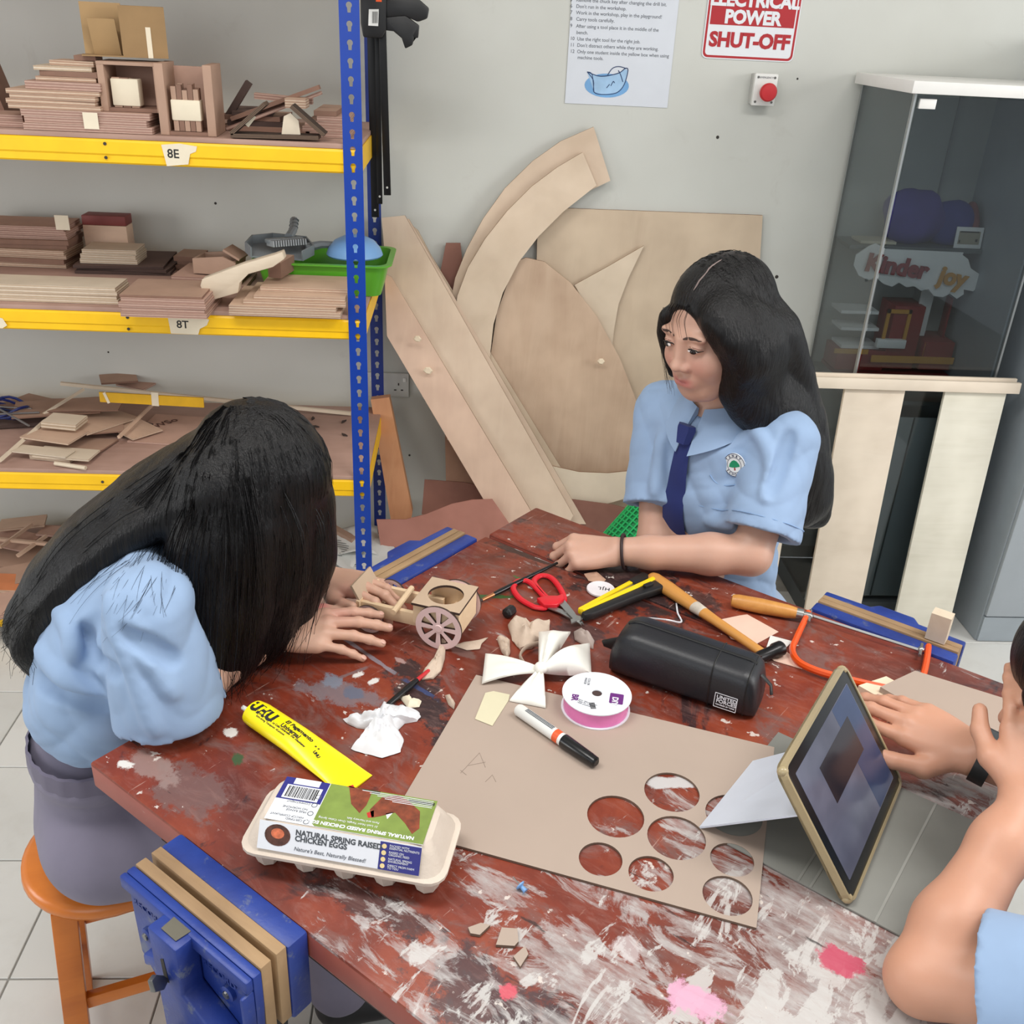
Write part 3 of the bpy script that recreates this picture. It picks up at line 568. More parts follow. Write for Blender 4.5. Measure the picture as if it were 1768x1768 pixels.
for k in range(3): MB().lathe([(.0128, -.002), (.014, 0), (.0128, .002)], 12).build('grip_ring', mk('dark_grey_plastic', (74, 78, 82), .5), br, m=frame((.052+.008*k, .056+.014*k, .022+.008*k), (1, 0, 0), (0, .9, -.6)), smooth=True)
# ---- third shelf
def sheet3(px, py, w, d, t, rz, dz, label, kind, rx=0, ry=0, Z=Z3, g=g3, cut=0):
    q = T(px, py, Z+dz); return board(label, g, kind, (q.x, q.y, Z+dz+t/2), w, d, t, rz, rx, ry, cut=cut)
sheet3(330, 745, .3, .22, .004, -.1, .0, 'thin pink sheet lettered in brown on the third shelf', 'pink')
q = T(270, 738, Z3+.006); tag(text('brown_lettering', 'WSo', .04, mk('brown_marker', (92, 58, 48), .7, var=0), None, trs((q.x, q.y, Z3+.0052), rz=.9), bold=.0005, extrude=.0001), 'brown handwritten letters on the thin pink sheet', 'lettering')
P3 = [(205, 735, .16, .12, .004, -.5, .005, 'dark sheet at the bottom of the third shelf pile', 'dark'), (235, 742, .12, .1, .004, -.7, .012, 'kinked tan sheet in front of the lettered sheet', 'ply'),
      (110, 770, .26, .14, .004, -.2, .0, 'lowest front sheet of the third shelf pile', 'mdf'), (150, 735, .2, .16, .004, .35, .02, 'broad brown sheet in the middle of the third shelf pile', 'mdf'), (170, 728, .13, .19, .004, -.55, .026, 'tan sheet sloping across the third shelf pile', 'ply'),
      (100, 705, .24, .14, .005, .3, .045, 'large brown sheet at the back of the third shelf pile', 'mdf'), (150, 700, .2, .1, .004, .1, .055, 'dark edged sheet lying on the third shelf pile', 'mdf'),
      (205, 655, .11, .08, .006, .4, .06, 'small brown board topping the third shelf pile', 'mdf'), (235, 665, .1, .07, .006, -.3, .035, 'brown board behind the yellow strip', 'pink'),
      (95, 752, .15, .1, .005, -.25, .034, 'tan front board of the third shelf pile', 'ply'), (20, 720, .2, .18, .01, .2, .005, 'dark board at the far left of the third shelf', 'dark'), (60, 700, .16, .12, .006, -.4, .03, 'brown board beside the blue cable', 'mdf')]
for (x, y, w, d, t, rz, dz, lb, kd) in P3: sheet3(x, y, w, d, t, rz, dz, lb, kd, rx=rr(.05), ry=rr(.05))
sheet3(112, 728, .1, .075, .009, -.1, .058, 'small pale block on top of the third shelf pile', 'pale', ry=.03); sheet3(112, 733, .1, .075, .008, -.12, .049, 'pale board under the small pale block', 'pale', ry=.03)
sheet3(115, 785, .16, .07, .006, -.12, .012, 'pale double board at the front of the third shelf pile', 'pale'); sheet3(95, 790, .12, .05, .012, -.2, .0, 'pale front stub of the third shelf pile', 'pale'); sheet3(75, 780, .16, .05, .003, -.2, .02, 'thin pale sheet at the front left of the third shelf pile', 'pale')
def stick(a, b, r, label, mat, g, name='wood_strip', cat='strip', sq=True):
    a, b = Vector(a), Vector(b); c = (a+b)/2; L = (b-a).length; m = MB()
    if sq: m.box((L, r*2, r*2))
    else: m.tube([(-L/2, 0, 0), (L/2, 0, 0)], r, 8)
    return tag(m.build(name, mat, None, m=frame(c, b-a, Vector((0, 1, .01)))), label, cat, g)
palew = KIND['pale'][0]
a, b = T(105, 662, Z3+.075), T(606, 714, Z3+.008); stick(a, b, .005, 'long thin pale strip lying across the third shelf', palew, g3)
a, b = T(0, 795, Z3+.012), T(78, 726, Z3+.05); stick(a, b, .005, 'short pale strip at the left of the third shelf', palew, g3)
a, b = T(75, 715, Z3+.05), T(145, 672, Z3+.09); stick(a, b, .004, 'short pale strip poking from the back of the third shelf pile', palew, g3)
a, b = T(205, 755, Z3+.03), T(262, 700, Z3+.04); stick(a, b, .004, 'tan strip lying beside the lettered sheet', KIND['ply'][0], g3)
a, b = T(95, 800, Z3+.008), T(148, 808, Z3+.008); stick(a, b, .006, 'broken pale dowel end at the shelf front', palew, g3, sq=False)
a, b = W(172, 682, 2.72), W(352, 698, 2.72); ys = thing('yellow_strip', 'yellow painted strip taped in the middle of the third shelf', 'strip', (a+b)/2); L = (b-a).length
MB().box((L, .006, .03)).build('strip', mk('mustard_paint', (222, 172, 24), .5), ys, m=trs(ry=.03)); MB().box((.02, .008, .042)).build('tape_band', tape, ys, m=trs((.01, 0, .003), ry=.05)); MB().box((.008, .009, .034)).build('tape_band', tape, ys, m=trs((-L/2+.02, 0, .003), ry=-.3))
cab_m = mk('blue_cable', (30, 44, 110), .4)
cc = T(5, 712, Z3+.03); m = MB()
for k in range(4): m.tube([(.06*math.cos(t)*(1+.1*k), .045*math.sin(t)*(1+.1*k), .006*k+.01*math.sin(3*t+k)) for t in [2*PI*i/24 for i in range(24)]], .004, 6, closed=True)
tag(m.build('cable_coil', cab_m, None, smooth=True, m=trs(cc)), 'coil of dark blue cable at the left of the third shelf', 'cable')
for i, (x0, y0, x1, y1) in enumerate(((0, 700, 55, 706), (0, 716, 68, 712), (0, 690, 50, 735))): stick(T(x0-30, y0, Z3+.05+i*.006), T(x1, y1, Z3+.05+i*.006), .003, ('upper', 'middle', 'lower')[i]+' grey rod over the blue cable coil', mk('grey_rod', (112, 108, 106), .4, .4), 'grey rods on the cable coil', 'metal_rod', 'rod', False)
for i, (x, y) in enumerate(((354, 727), (540, 722), (545, 736), (594, 727), (594, 750))):
    q = T(x, y, Z3+.003); tag(MB().prism([(-.012, -.003), (.004, -.005), (.014, .006), (0, .004)], 0, .004).build('dark_shaving', mk('dark_shaving', (58, 44, 38), .8), None, m=trs((q.x, q.y, Z3+.0003), rz=i*1.3)), ('largest dark scrap right of the lettered sheet', 'upper curled scrap near the head on the third shelf', 'lower curled scrap near the head on the third shelf', 'upper dark scrap beside the blue post', 'lower dark scrap beside the blue post')[i], 'scrap', 'dark scraps on the third shelf')
# ---- bottom shelf
P4 = [(60, 955, .3, .2, .005, .1, 0, 'large brown sheet lying flat on the bottom shelf', 'mdf'), (200, 915, .26, .14, .005, -.1, .012, 'long brown sheet at the back of the bottom shelf', 'mdf'), (40, 905, .14, .08, .008, .25, .05, 'tan board leaning at the back left of the bottom shelf', 'ply'), (110, 920, .15, .07, .007, -.1, .04, 'pinkish board in the middle of the bottom shelf', 'pink'),
      (70, 985, .22, .12, .004, .5, .02, 'thin sheet at the front of the bottom shelf', 'mdf'), (10, 930, .2, .1, .006, -.3, .03, 'brown board at the far left of the bottom shelf', 'pink'), (150, 950, .16, .1, .005, .2, .02, 'small brown sheet behind the dark hair', 'mdf'), (280, 925, .2, .12, .006, .1, .0, 'brown sheet under the white wall gap', 'pink')]
for (x, y, w, d, t, rz, dz, lb, kd) in P4: sheet3(x, y, w, d, t, rz, dz, lb, kd, rx=rr(.08), ry=rr(.06), Z=Z4, g=g4)
for i, (x0, y0, x1, y1) in enumerate(((0, 945, 55, 905), (-10, 930, 90, 940), (30, 960, 80, 925))): stick(T(x0, y0, Z4+.05), T(x1, y1, Z4+.07), .005, ('left', 'level', 'right')[i]+' pale strip lying on the bottom shelf boards', KIND['ply'][0], g4)
q = T(8, 1005, Z4+.03); board('orange stained board at the front left of the bottom shelf', g4, 'ply', (q.x, q.y, Z4+.025), .14, .1, .012, rz=.3, ry=.2).data.materials[0] = mk('orange_stain', (206, 128, 84), .6)
board('reddish board at the front left corner of the bottom shelf', g4, 'pink', T(8, 1045, Z4+.02), .12, .14, .008, rz=.5)
paper = mk('white_paper', (218, 218, 214), .8, var=.04)
for i, (x, y, w, d, rz, dz) in enumerate(((590, 985, .22, .28, .2, .01), (570, 960, .21, .26, -.3, .03), (625, 955, .2, .24, .5, .05), (600, 930, .2, .2, .1, .06))):
    q = T(x, y, Z4+dz); m = MB(); N = 6
    m.add([(w*(a/N-.5), d*(b/N-.5), .012*math.sin(a*1.1+i)+.01*math.cos(b*1.3+a*.4)) for b in range(N+1) for a in range(N+1)], [(b*(N+1)+a, b*(N+1)+a+1, (b+1)*(N+1)+a+1, (b+1)*(N+1)+a) for b in range(N) for a in range(N)])
    o = thing('newspaper_sheet', ('front printed sheet', 'left folded sheet', 'right curled sheet', 'rear crumpled sheet')[i]+' of waste paper beside the blue post', 'paper', trs((q.x, q.y, Z4+dz), rz=rz), 'waste paper on the bottom shelf')
    po = m.build('sheet', paper, o, smooth=True); so = po.modifiers.new('thick', 'SOLIDIFY'); so.thickness = .0008
    if i < 2:
        m = MB()
        for k in range(9): m.box((w*.6*(1 if k else .5), .003, .0006), (-.01 if k else -.03, .08-k*.013, .024))
        m.build('print_lines', mk('print_grey', (110, 110, 110), .8), o)
stick(T(560, 905, Z4+.06), T(612, 935, Z4+.06), .012, 'brown batten behind the waste paper', KIND['mdf'][0], g4)
# ================================================================== clamps on the rack
bkp = mk('black_plastic', (24, 24, 25), .45, var=.1); bks = mk('black_bar', (20, 20, 21), .4, .3, var=.05)
def clamp(bar_px, y0, y1, wpx, Y, label, head):
    a, b = W(bar_px[0], y0, Y), W(bar_px[1], y1, Y); t = thing('bar_clamp', label, 'clamp', a, 'bar clamps hung on the rack'); hw = wpx*Y/F_PX/2*1.05
    d = b-a; L = d.length; fm = frame((0, 0, 0), d, (0, 1, 0))
    MB().box((L, .006, hw*2), (L/2, 0, 0)).build('bar', bks, t, m=fm, bevel=.001)
    MB().lathe([(.003, 0), (.003, .001)], 8).build('end_hole', mk('light_hole', (190, 190, 186), .6), t, m=Matrix.Translation(fm @ Vector((L-.02, -.0034, 0))) @ Matrix.Rotation(PI/2, 4, 'X'))
    if head:
        f = lambda x, y: ((W(x, y, Y)-a).x, (W(x, y, Y)-a).z); M = Matrix.Rotation(PI/2, 4, 'X')
        MB().prism([f(*p) for p in ((623, -30), (662, -30), (668, 0), (668, 50), (660, 66), (628, 64), (624, 40))], -.018, .018, M).build('body', bkp, t, bevel=.004)
        MB().prism([f(*p) for p in ((660, 2), (690, -6), (725, 0), (741, 14), (738, 32), (722, 38), (700, 28), (668, 30))], -.014, .014, M).build('jaw', bkp, t, bevel=.004)
        MB().prism([f(*p) for p in ((664, 30), (700, 26), (724, 44), (722, 66), (712, 64), (706, 46), (716, 60), (712, 78), (700, 84), (694, 66), (680, 54), (664, 52))], -.012, .012, M).build('trigger', bkp, t, bevel=.003)
        MB().prism([f(*p) for p in ((638, 16), (655, 16), (654, 45), (637, 44))], .0184, .0188, M).build('sticker', mk('white_sticker', (226, 226, 222), .5), t)
        m = MB(); 
        for k in range(7): m.prism([f(644+k*1.4, 20), (f(644.7+k*1.4, 20)), (f(644.4+k*1.4, 40)), (f(643.7+k*1.4, 40))], .0189, .0191, M)
        m.build('barcode', ink, t)
        MB().box((.014, .01, .008)).build('orange_mark', mk('orange_plastic', (232, 86, 30), .5), t, m=trs((f(655, 0)[0], -.014, f(655, 0)[1])))
    return t
clamp((637, 648), -120, 375, 12, 2.78, 'black bar clamp with its long bar hanging behind the blue post', False)
clamp((649, 656), -120, 352, 8, 2.74, 'black bar clamp hanging in the middle of the three', False)
clamp((655, 669), -120, 337, 11, 2.68, 'black bar clamp with trigger head and barcode sticker', True)
# ================================================================== things on the wall
def on_wall(px, y=WALL_Y): return W(px[0], px[1], y)
a, b, c = W(975, 178, WALL_Y), W(1152, 184, WALL_Y), W(986, -40, WALL_Y)
ps = thing('safety_poster', 'white safety rules poster with a blue goggles drawing', 'poster', (a.x, WALL_Y-.0015, a.z)); pw = b.x-a.x; ph = 1.42*pw
pm = trs(rx=PI/2, ry=.0)
MB().bb((0, -.001, 0), (pw, .0, ph)).build('sheet', mk('poster_paper', (214, 218, 226), .6, var=.02), ps)
lines = ['7   Work in the workshop, play in the playground!', '8   Carry tools carefully.', '9   After using a tool place it in the middle of the', '     bench.', '10  Use the right tool for the right job.', "11  Don't distract others while they are working.", '12  Only one student inside the yellow box when using', '      machine tools.']
lines = ['5   Remove the chuck key after changing the drill bit.', "6   Don't run in the workshop."]+lines
gtx = mk('grey_print', (92, 96, 104), .7, var=0)
ys_ = [4, 16, 30, 41, 53, 65, 76, 89, 100, 108]
ys_ = [2, 13, 24, 35, 47, 58, 69, 80, 91, 101]
for k, ln in enumerate(lines):
    q = W(984, ys_[k], WALL_Y)-Vector((a.x, WALL_Y, a.z)); text('rule_line', ln, .0128, gtx, ps, trs((q.x, -.0012, q.z), rx=PI/2), extrude=.00005, bold=.0001)
gc = W(1048, 140, WALL_Y)-Vector((a.x, WALL_Y, a.z))
MB().prism(circ(.065, 28, ry=.032), 0, .0002, trs((gc.x, -.0012, gc.z-.012), rx=PI/2)).build('goggles_shade', mk('print_blue_light', (116, 166, 214), .6, var=.15), ps)
MB().prism([(-.06, .022), (-.02, .012), (.03, .02), (.05, .034), (.058, .03), (.05, -.01), (.03, -.03), (-.01, -.036), (-.036, -.03)], .0002, .0004, trs((gc.x, -.0012, gc.z), rx=PI/2)).build('goggles_lens', mk('print_blue_pale', (160, 194, 226), .6, var=.15), ps)
dkb = mk('print_navy', (34, 60, 104), .6)
for pth in ([(-.06, .022), (-.04, -.0), (-.036, -.03), (-.01, -.036), (.03, -.03), (.05, -.008), (.058, .03), (.05, .036), (.03, .022), (-.02, .012), (-.06, .022)], [(-.06, .022), (-.045, .015), (-.036, -.03)], [(0, .016), (.012, .034), (.03, .04), (.052, .036)], [(.03, .03), (.038, .018), (.046, .0)], [(.0, -.018), (.008, -.008)], [(.012, -.012), (.018, .0), (.022, -.004)]):
    MB().tube([(p[0], p[1], 0) for p in smooth_path([(x, y, 0) for x, y in pth], 4)], .0013, 5, m=trs((gc.x, -.0014, gc.z), rx=PI/2)).build('goggles_outline', dkb, ps)
# sign
a, b = W(1210, 100, WALL_Y), W(1368, 106, WALL_Y); sw = b.x-a.x; sh = .34
sg2 = thing('power_sign', 'red and white electrical power shut-off sign with rounded corners', 'sign', (a.x+sw/2, WALL_Y-.001, a.z+sh/2))
redp = mk('sign_red', (176, 34, 42), .45, var=.04); whp = mk('sign_white', (228, 230, 234), .45, var=.02)
R = lambda w, d, r: [(p[0], p[1]) for p in rrect(w, d, r, 0)]; RX = Matrix.Rotation(PI/2, 4, 'X')
MB().prism(R(sw/2, sh/2, .016), 0, .002, RX).build('plate', whp, sg2)
plate_holes(R(sw/2-.003, sh/2-.003, .014), [R(sw/2-.009, sh/2-.009, .010)], .002, .0024, 'red_border', redp, sg2, RX)
zt_ = W(1290, 45, WALL_Y).z-(a.z+sh/2); MB().prism([(-sw/2+.013, zt_), (sw/2-.013, zt_), (sw/2-.013, sh/2-.014), (-sw/2+.013, sh/2-.014)], .002, .0024, RX).build('red_panel', redp, sg2)
for wd, py, s, mt in (('SHUT-OFF', 82, .052, redp), ('POWER', 41, .047, whp), ('ELECTRICAL', 11, .047, whp)):
    q = W(1292, py, WALL_Y).z-(a.z+sh/2); me = text_mesh(wd, s, mt, bold=.0022, extrude=.0003, align='CENTER', space=.98); o = obj('lettering', me, sg2, trs((.0, -.0027, q), rx=PI/2))
# emergency stop
a, b = W(1297, 182, WALL_Y-.05), W(1345, 128, WALL_Y-.05); es = thing('stop_button', 'small white box with a red emergency stop button', 'switch', ((a.x+b.x)/2, WALL_Y, (a.z+b.z)/2)); w2, h2 = (b.x-a.x)/2, (b.z-a.z)/2
MB().bb((-w2*.95, -.032, -h2*.95), (w2*.95, -.0005, h2*.95)).build('rear_box', mk('pale_grey_plastic', (190, 190, 186), .5), es, bevel=.002); MB().bb((-w2, -.05, -h2), (w2, -.034, h2)).build('cover', mk('white_plastic', (226, 226, 222), .4, var=.02), es, bevel=.003)
MB().lathe([(.017, 0), (.017, .012), (.024, .016), (.025, .026), (.021, .031), (.004, .033)], 24).build('button', mk('red_plastic', (196, 42, 48), .35), es, smooth=True, m=trs((.004, -.05, -.005), rx=PI/2))
for sx in (-1, 1):
    for sy in (-1, 1): MB().lathe([(.0035, 0), (.0035, .001)], 8).build('screw', mk('screw_grey', (96, 96, 94), .5), es, m=trs((sx*w2*.72, -.05, sy*h2*.76), rx=PI/2))
text('lettering', 'EMERGENCY', .007, gtx, es, trs((0, -.0503, h2*.7), rx=PI/2), align='CENTER')
# socket
a, b = W(635, 684, WALL_Y-.01), W(706, 645, WALL_Y-.01); so = thing('wall_socket', 'white double wall socket behind the rear blue post', 'socket', ((a.x+b.x)/2, WALL_Y, (a.z+b.z)/2)); w2, h2 = (b.x-a.x)/2, (b.z-a.z)/2
MB().bb((-w2, -.012, -h2), (w2, -.0005, h2)).build('plate', mk('grey_white_plastic', (206, 206, 202), .4, var=.03), so, bevel=.003)
for s in (-.5, .5):
    for (dx, dz, ww, hh_) in ((0, .012, .004, .008), (-.011, -.008, .008, .004), (.011, -.008, .008, .004)): MB().box((ww, .001, hh_), (s*w2+dx, -.0124, dz-.008)).build('pin_slot', hole_m, so)
    MB().box((.01, .004, .014), (s*w2+.02*(1 if s > 0 else -1), -.0135, .02)).build('rocker', mk('white_plastic', (226, 226, 222)), so, bevel=.001)
# ================================================================== boards leaning against the wall
def lean_board(pts, y_top, y_bot, z_top, t, mat, label, cat='board', name='plywood_board', group=None, bevel=0, edge=None):
    """outline measured on a plane that leans from (y_bot, floor) to (y_top, z_top); the sheet gets its real thickness behind it"""
    k = (y_top-y_bot)/z_top; P = []
    nrm = Vector((0, 1, -k)).normalized(); p0 = Vector((0, y_bot, 0))
    for x, y in pts:
        d = Vector(ray(x, y)); P.append(Vector(CAM)+d*((p0-Vector(CAM)).dot(nrm)/d.dot(nrm)))
    o = Vector((sum(p.x for p in P)/len(P), 0, min(p.z for p in P))); o.y = y_bot+k*o.z
    M = frame(o, (1, 0, 0), Vector((0, k, 1))); Mi = M.inverted(); poly = [(Mi @ p)[:2] for p in P]
    m = MB().prism(poly, -t, 0)
    if edge: m.mi = [0, 0]+[1]*(len(m.f)-2)
    return tag(m.build(name, [mat, edge] if edge else mat, None, m=M, bevel=bevel), label, cat, group)
lp = 'boards leaning on the wall'
plyA = wood('birch_ply', (188, 166, 142), (202, 182, 158), (6, 1.2, 6), .55); plyB = wood('grained_ply', (178, 148, 124), (200, 174, 150), (9, 1, 9), .5, warp=2.0); pine = wood('pine_plank', (202, 176, 154), (216, 194, 172), (10, 1.5, 10), .55, knots=True)
pl_e = ply_edge('board_edge', (176, 146, 118), (140, 108, 86)); brn = wood('brown_hardboard', (124, 82, 70), (144, 100, 86), (4, 3, 4), .6); crm = mk('cream_board', (222, 206, 184), .6, var=.04)
lean_board([(929, 358), (1317, 372), (1290, 800), (1275, 960), (915, 960), (920, 700)], 3.045, 2.99, 1.22, .012, plyA, 'large rectangular plywood sheet standing against the wall', edge=pl_e, group=lp)
lean_board([(992, 492), (1050, 460), (1112, 424), (1085, 480), (1068, 525), (1060, 570), (1056, 610), (1030, 560)], 3.03, 2.965, 1.2, .006, wood('pale_birch', (200, 180, 156), (212, 194, 172), (5, 5, 5)), 'pointed pale offcut with a curved edge in front of the sheet', edge=pl_e, group=lp)
lean_board([(890, 452), (908, 445), (940, 452), (985, 488), (1030, 545), (1070, 618), (1098, 690), (1118, 765), (1124, 804), (1090, 815), (1050, 819), (1000, 817), (950, 806), (890, 760), (845, 690), (846, 620), (858, 540)], 3.01, 2.93, 1.15, .009, plyB, 'large rounded plywood panel with a grainy face', edge=pl_e, group=lp)
lean_board([(850, 700), (950, 804), (1000, 815), (1050, 817), (1090, 813), (1128, 802), (1130, 826), (1090, 858), (1040, 872), (985, 862), (900, 860), (840, 800)], 3.0, 2.86, 1.15, .009, crm, 'cream board showing below the rounded panel', edge=pl_e, group=lp)
lean_board([(1025, 219), (968, 244), (920, 278), (872, 325), (834, 378), (806, 430), (786, 480), (774, 540), (768, 640), (772, 760), (840, 760), (836, 640), (842, 560), (858, 500), (890, 440), (930, 390), (985, 345), (1054, 312)], 3.035, 2.91, 1.46, .012, wood('arc_ply', (196, 172, 148), (208, 186, 164), (5, 5, 5)), 'rear curved plywood arc reaching highest up the wall', edge=pl_e, group=lp)
lean_board([(1006, 263), (962, 289), (918, 322), (876, 364), (838, 412), (808, 462), (790, 510), (780, 580), (782, 700), (800, 790), (880, 790), (850, 690), (846, 615), (852, 560), (868, 506), (896, 452), (930, 408), (972, 366), (1030, 320)], 3.012, 2.88, 1.4, .012, wood('arc_ply_front', (200, 178, 154), (212, 192, 170), (5, 5, 5)), 'front curved plywood arc lying over the rear one', edge=pl_e, group=lp)
lean_board([(770, 420), (795, 420), (800, 470), (760, 560), (760, 470)], 3.04, 2.98, 1.16, .01, brn, 'corner of a brown board behind the curved arcs', group=lp)
lean_board([(768, 738), (830, 738), (870, 840), (770, 835)], 3.03, 2.9, 1.1, .008, wood('tan_hardboard', (150, 112, 90), (166, 128, 106), (4, 4, 4)), 'tan hardboard sheet behind the planks', group=lp)
lean_board([(700, 380), (722, 398), (744, 440), (1036, 918), (1000, 920), (700, 430)], 3.03, 2.86, 1.2, .012, plyA, 'rearmost plank of the leaning plank bundle', 'plank', 'pine_plank', lp, edge=pl_e)
lean_board([(690, 378), (706, 378), (1012, 905), (975, 905)], 3.008, 2.83, 1.2, .012, pine, 'third plank of the leaning plank bundle', 'plank', 'pine_plank', lp, edge=pl_e)
lean_board([(659, 376), (699, 372), (990, 890), (978, 910), (922, 910), (668, 490)], 2.985, 2.80, 1.2, .016, pine, 'wide front plank leaning from the rack towards the bench', 'plank', 'pine_plank', lp, edge=pl_e)
lean_board([(664, 472), (676, 478), (930, 905), (925, 915), (866, 915), (668, 580)], 2.965, 2.77, 1.1, .016, wood('pink_pine', (202, 168, 148), (220, 190, 168), (10, 1.5, 10), knots=True), 'pinkish gouged plank at the left of the bundle', 'plank', 'pine_plank', lp, edge=pl_e)
for (x, y, r) in ((738, 640, .012), (879, 792, .012), (720, 585, .01), (1037, 624, .01)):
    q = W(x, y, 2.88 if x < 1000 else 2.955); nm = {738: 'chipped knot high on the pinkish plank', 879: 'chipped knot low on the wide front plank', 720: 'pale gouge on the pinkish plank', 1037: 'pale chip on the rounded panel'}[x]
    tag(MB().prism([(r*1.4, 0), (r*.6, r), (-r*.5, r*.9), (-r*1.2, 0), (-r*.4, -r*.8), (r*.7, -r)], 0, .004, RX, .7).build('wood_chip', mk('pale_chip', (232, 214, 188), .8), None, m=(q.x, q.y, q.z)), nm, 'chip')
lean_board([(640, 690), (672, 686), (712, 885), (708, 905), (676, 905)], 2.94, 2.86, .62, .045, wood('orange_pine', (186, 124, 84), (208, 152, 112), (10, 1.5, 10), .6, warp=2.2), 'short orange pine stud standing beside the rack', 'timber', 'timber_stud')
lean_board([(733, 828), (800, 833), (850, 842), (870, 900), (728, 888)], 2.95, 2.88, .45, .005, brn, 'red brown sheet standing low behind the planks', group=lp)
lean_board([(650, 897), (700, 897), (735, 888), (780, 870), (815, 863), (850, 862), (880, 905), (850, 955), (760, 960), (660, 960)], 2.82, 2.74, .4, .005, wood('pink_hardboard', (150, 98, 84), (172, 118, 104), (4, 3, 4), .6), 'wavy edged red brown sheet behind the far vice', group=lp)
lean_board([(985, 862), (1060, 872), (1090, 880), (1060, 925), (1000, 925)], 2.9, 2.84, .45, .006, brn, 'dark brown sheet below the cream board', group=lp)
# green plastic netting roll
net = mk('green_netting', (32, 176, 96), .5, var=.08); a, b = W(1050, 985, 2.2), W(1335, 665, 2.42); a = a-(b-a)*((a.z-.058)/(b.z-a.z)); L = (b-a).length; nr = .075
m = MB(); nl, nc = int(L/.014), 30
for k in range(nc): t = 2*PI*k/nc; m.tube([(nr*math.cos(t), nr*math.sin(t), 0), (nr*math.cos(t), nr*math.sin(t), L)], .0022, 4, cap=False)
for k in range(nl): m.tube([(nr*math.cos(t), nr*math.sin(t), k*.014) for t in [2*PI*i/20 for i in range(20)]], .0022, 4, closed=True)
nt = tag(thing('netting_roll', 'roll of bright green plastic netting behind the seated girl', 'netting', frame(a, (b-a).orthogonal(), (b-a).cross((b-a).orthogonal()))))
m.build('outer_net', net, nt)
MB().tube([(0, 0, 0), (0, 0, L)], nr*.93, 20).build('inner_layers', mk('green_netting_inner', (24, 140, 78), .6, var=.2, vs=60), nt)
# slatted frame in front of the cabinet
fx0, fx1 = W(1285, 645, 2.62).x, W(1740, 690, 2.62).x
fr = thing('slat_frame', 'pale plywood frame of three upright slats under a top rail', 'frame', (fx0, 2.55, 0)); ang = math.atan2(.06, .8)
def flm(x, z): return trs((x-fx0, .0, 0), rx=-ang) @ Matrix.Translation((0, 0, z))
frw = wood('frame_ply', (206, 190, 170), (220, 206, 188), (2, 9, 9), .6); frw2 = wood('frame_ply_pale', (206, 200, 182), (220, 215, 200), (2, 5, 26), .6)
zt = W(1600, 655, 2.615).z; L = zt/math.cos(ang)
for (p0, p1, mt) in ((1288, 1393, frw), (1458, 1562, frw), (1632, 1738, frw2)):
    xa, xb = W(p0, 665, 2.615).x, W(p1, 668, 2.615).x; MB().bb((0, -.006, 0), (xb-xa, .006, L-.008)).build('slat', mt, fr, bevel=.001, m=flm(xa, 0))
MB().bb((0, -.02, 0), (fx1-fx0+.012, -.0065, .032)).build('top_rail', frw, fr, bevel=.001, m=flm(fx0, L-.03)); MB().bb((0, .0065, 0), (fx1-fx0+.012, .018, .032)).build('top_rail', frw, fr, bevel=.001, m=flm(fx0, L-.024))
# bags and card in the cabinet
bagm = mk('purple_fabric', (74, 66, 140), .8, var=.2, vs=9); bagb = mk('navy_fabric', (44, 52, 128), .8, var=.2, vs=9)
def lump(name, label, cat, c, r, mat, seed, amp=.25):
    m = MB().ball(r, (0, 0, 0), 22, 14); m.v = [tuple(Vector(p)*(1+amp*noise.noise(Vector(p)*14+Vector((seed, seed, 0))))) for p in m.v]; lo = min(p[2] for p in m.v); m.v = [(p[0], p[1], max(p[2]-lo, .012)-.012) for p in m.v]
    return tag(m.build(name, mat, None, smooth=True, m=c), label, cat)
lump('fabric_bag', 'purple fabric bag on the upper cabinet shelf', 'bag', (1.37, 2.965, CSH[0]+.001), (.1, .055, .085), bagm, 3); lump('fabric_bag', 'navy fabric bag behind the framed card in the cabinet', 'bag', (1.49, 2.97, CSH[0]+.001), (.07, .05, .07), bagb, 8)
lump('fabric_bag', 'dull red crumpled bag at the right of the cabinet shelf', 'bag', (1.55, 2.97, CSH[0]+.001), (.022, .05, .07), mk('dull_red_fabric', (120, 60, 66), .8, var=.25), 5)
q = W(1680, 385, 2.91); fc = thing('framed_card', 'small white framed card with dark print in the cabinet', 'card', trs((q.x, q.y, CSH[0]+.001), rx=-.1)); MB().bb((-.042, -.002, 0), (.042, .002, .062)).build('frame', cloud, fc, bevel=.001); MB().bb((-.033, -.003, .012), (.033, -.002, .05)).build('print', mk('beige_print', (150, 146, 128), .7), fc)
MB().bb((-.03, -.0034, .046), (.028, -.0028, .05)).build('print_bar', ink, fc); MB().bb((.02, -.0034, .02), (.027, -.0028, .028)).build('print_mark', ink, fc); MB().bb((-.03, -.0034, .016), (-.026, -.0028, .024)).build('print_mark', ink, fc)
tag(MB().box((.11, .08, .008)).build('notebook', mk('cream_cover', (196, 188, 166), .6), None, m=(1.26, 2.96, CSH[0]+.006)), 'thin cream notebook lying on the upper cabinet shelf', 'book')
tag(MB().bb((0, 0, 0), (.12, .2, .22)).build('storage_box', mk('grey_box', (120, 130, 130), .6), None, m=(1.3, 2.75, CSH[2]+.001), bevel=.004), 'grey box on the lowest cabinet shelf', 'box')
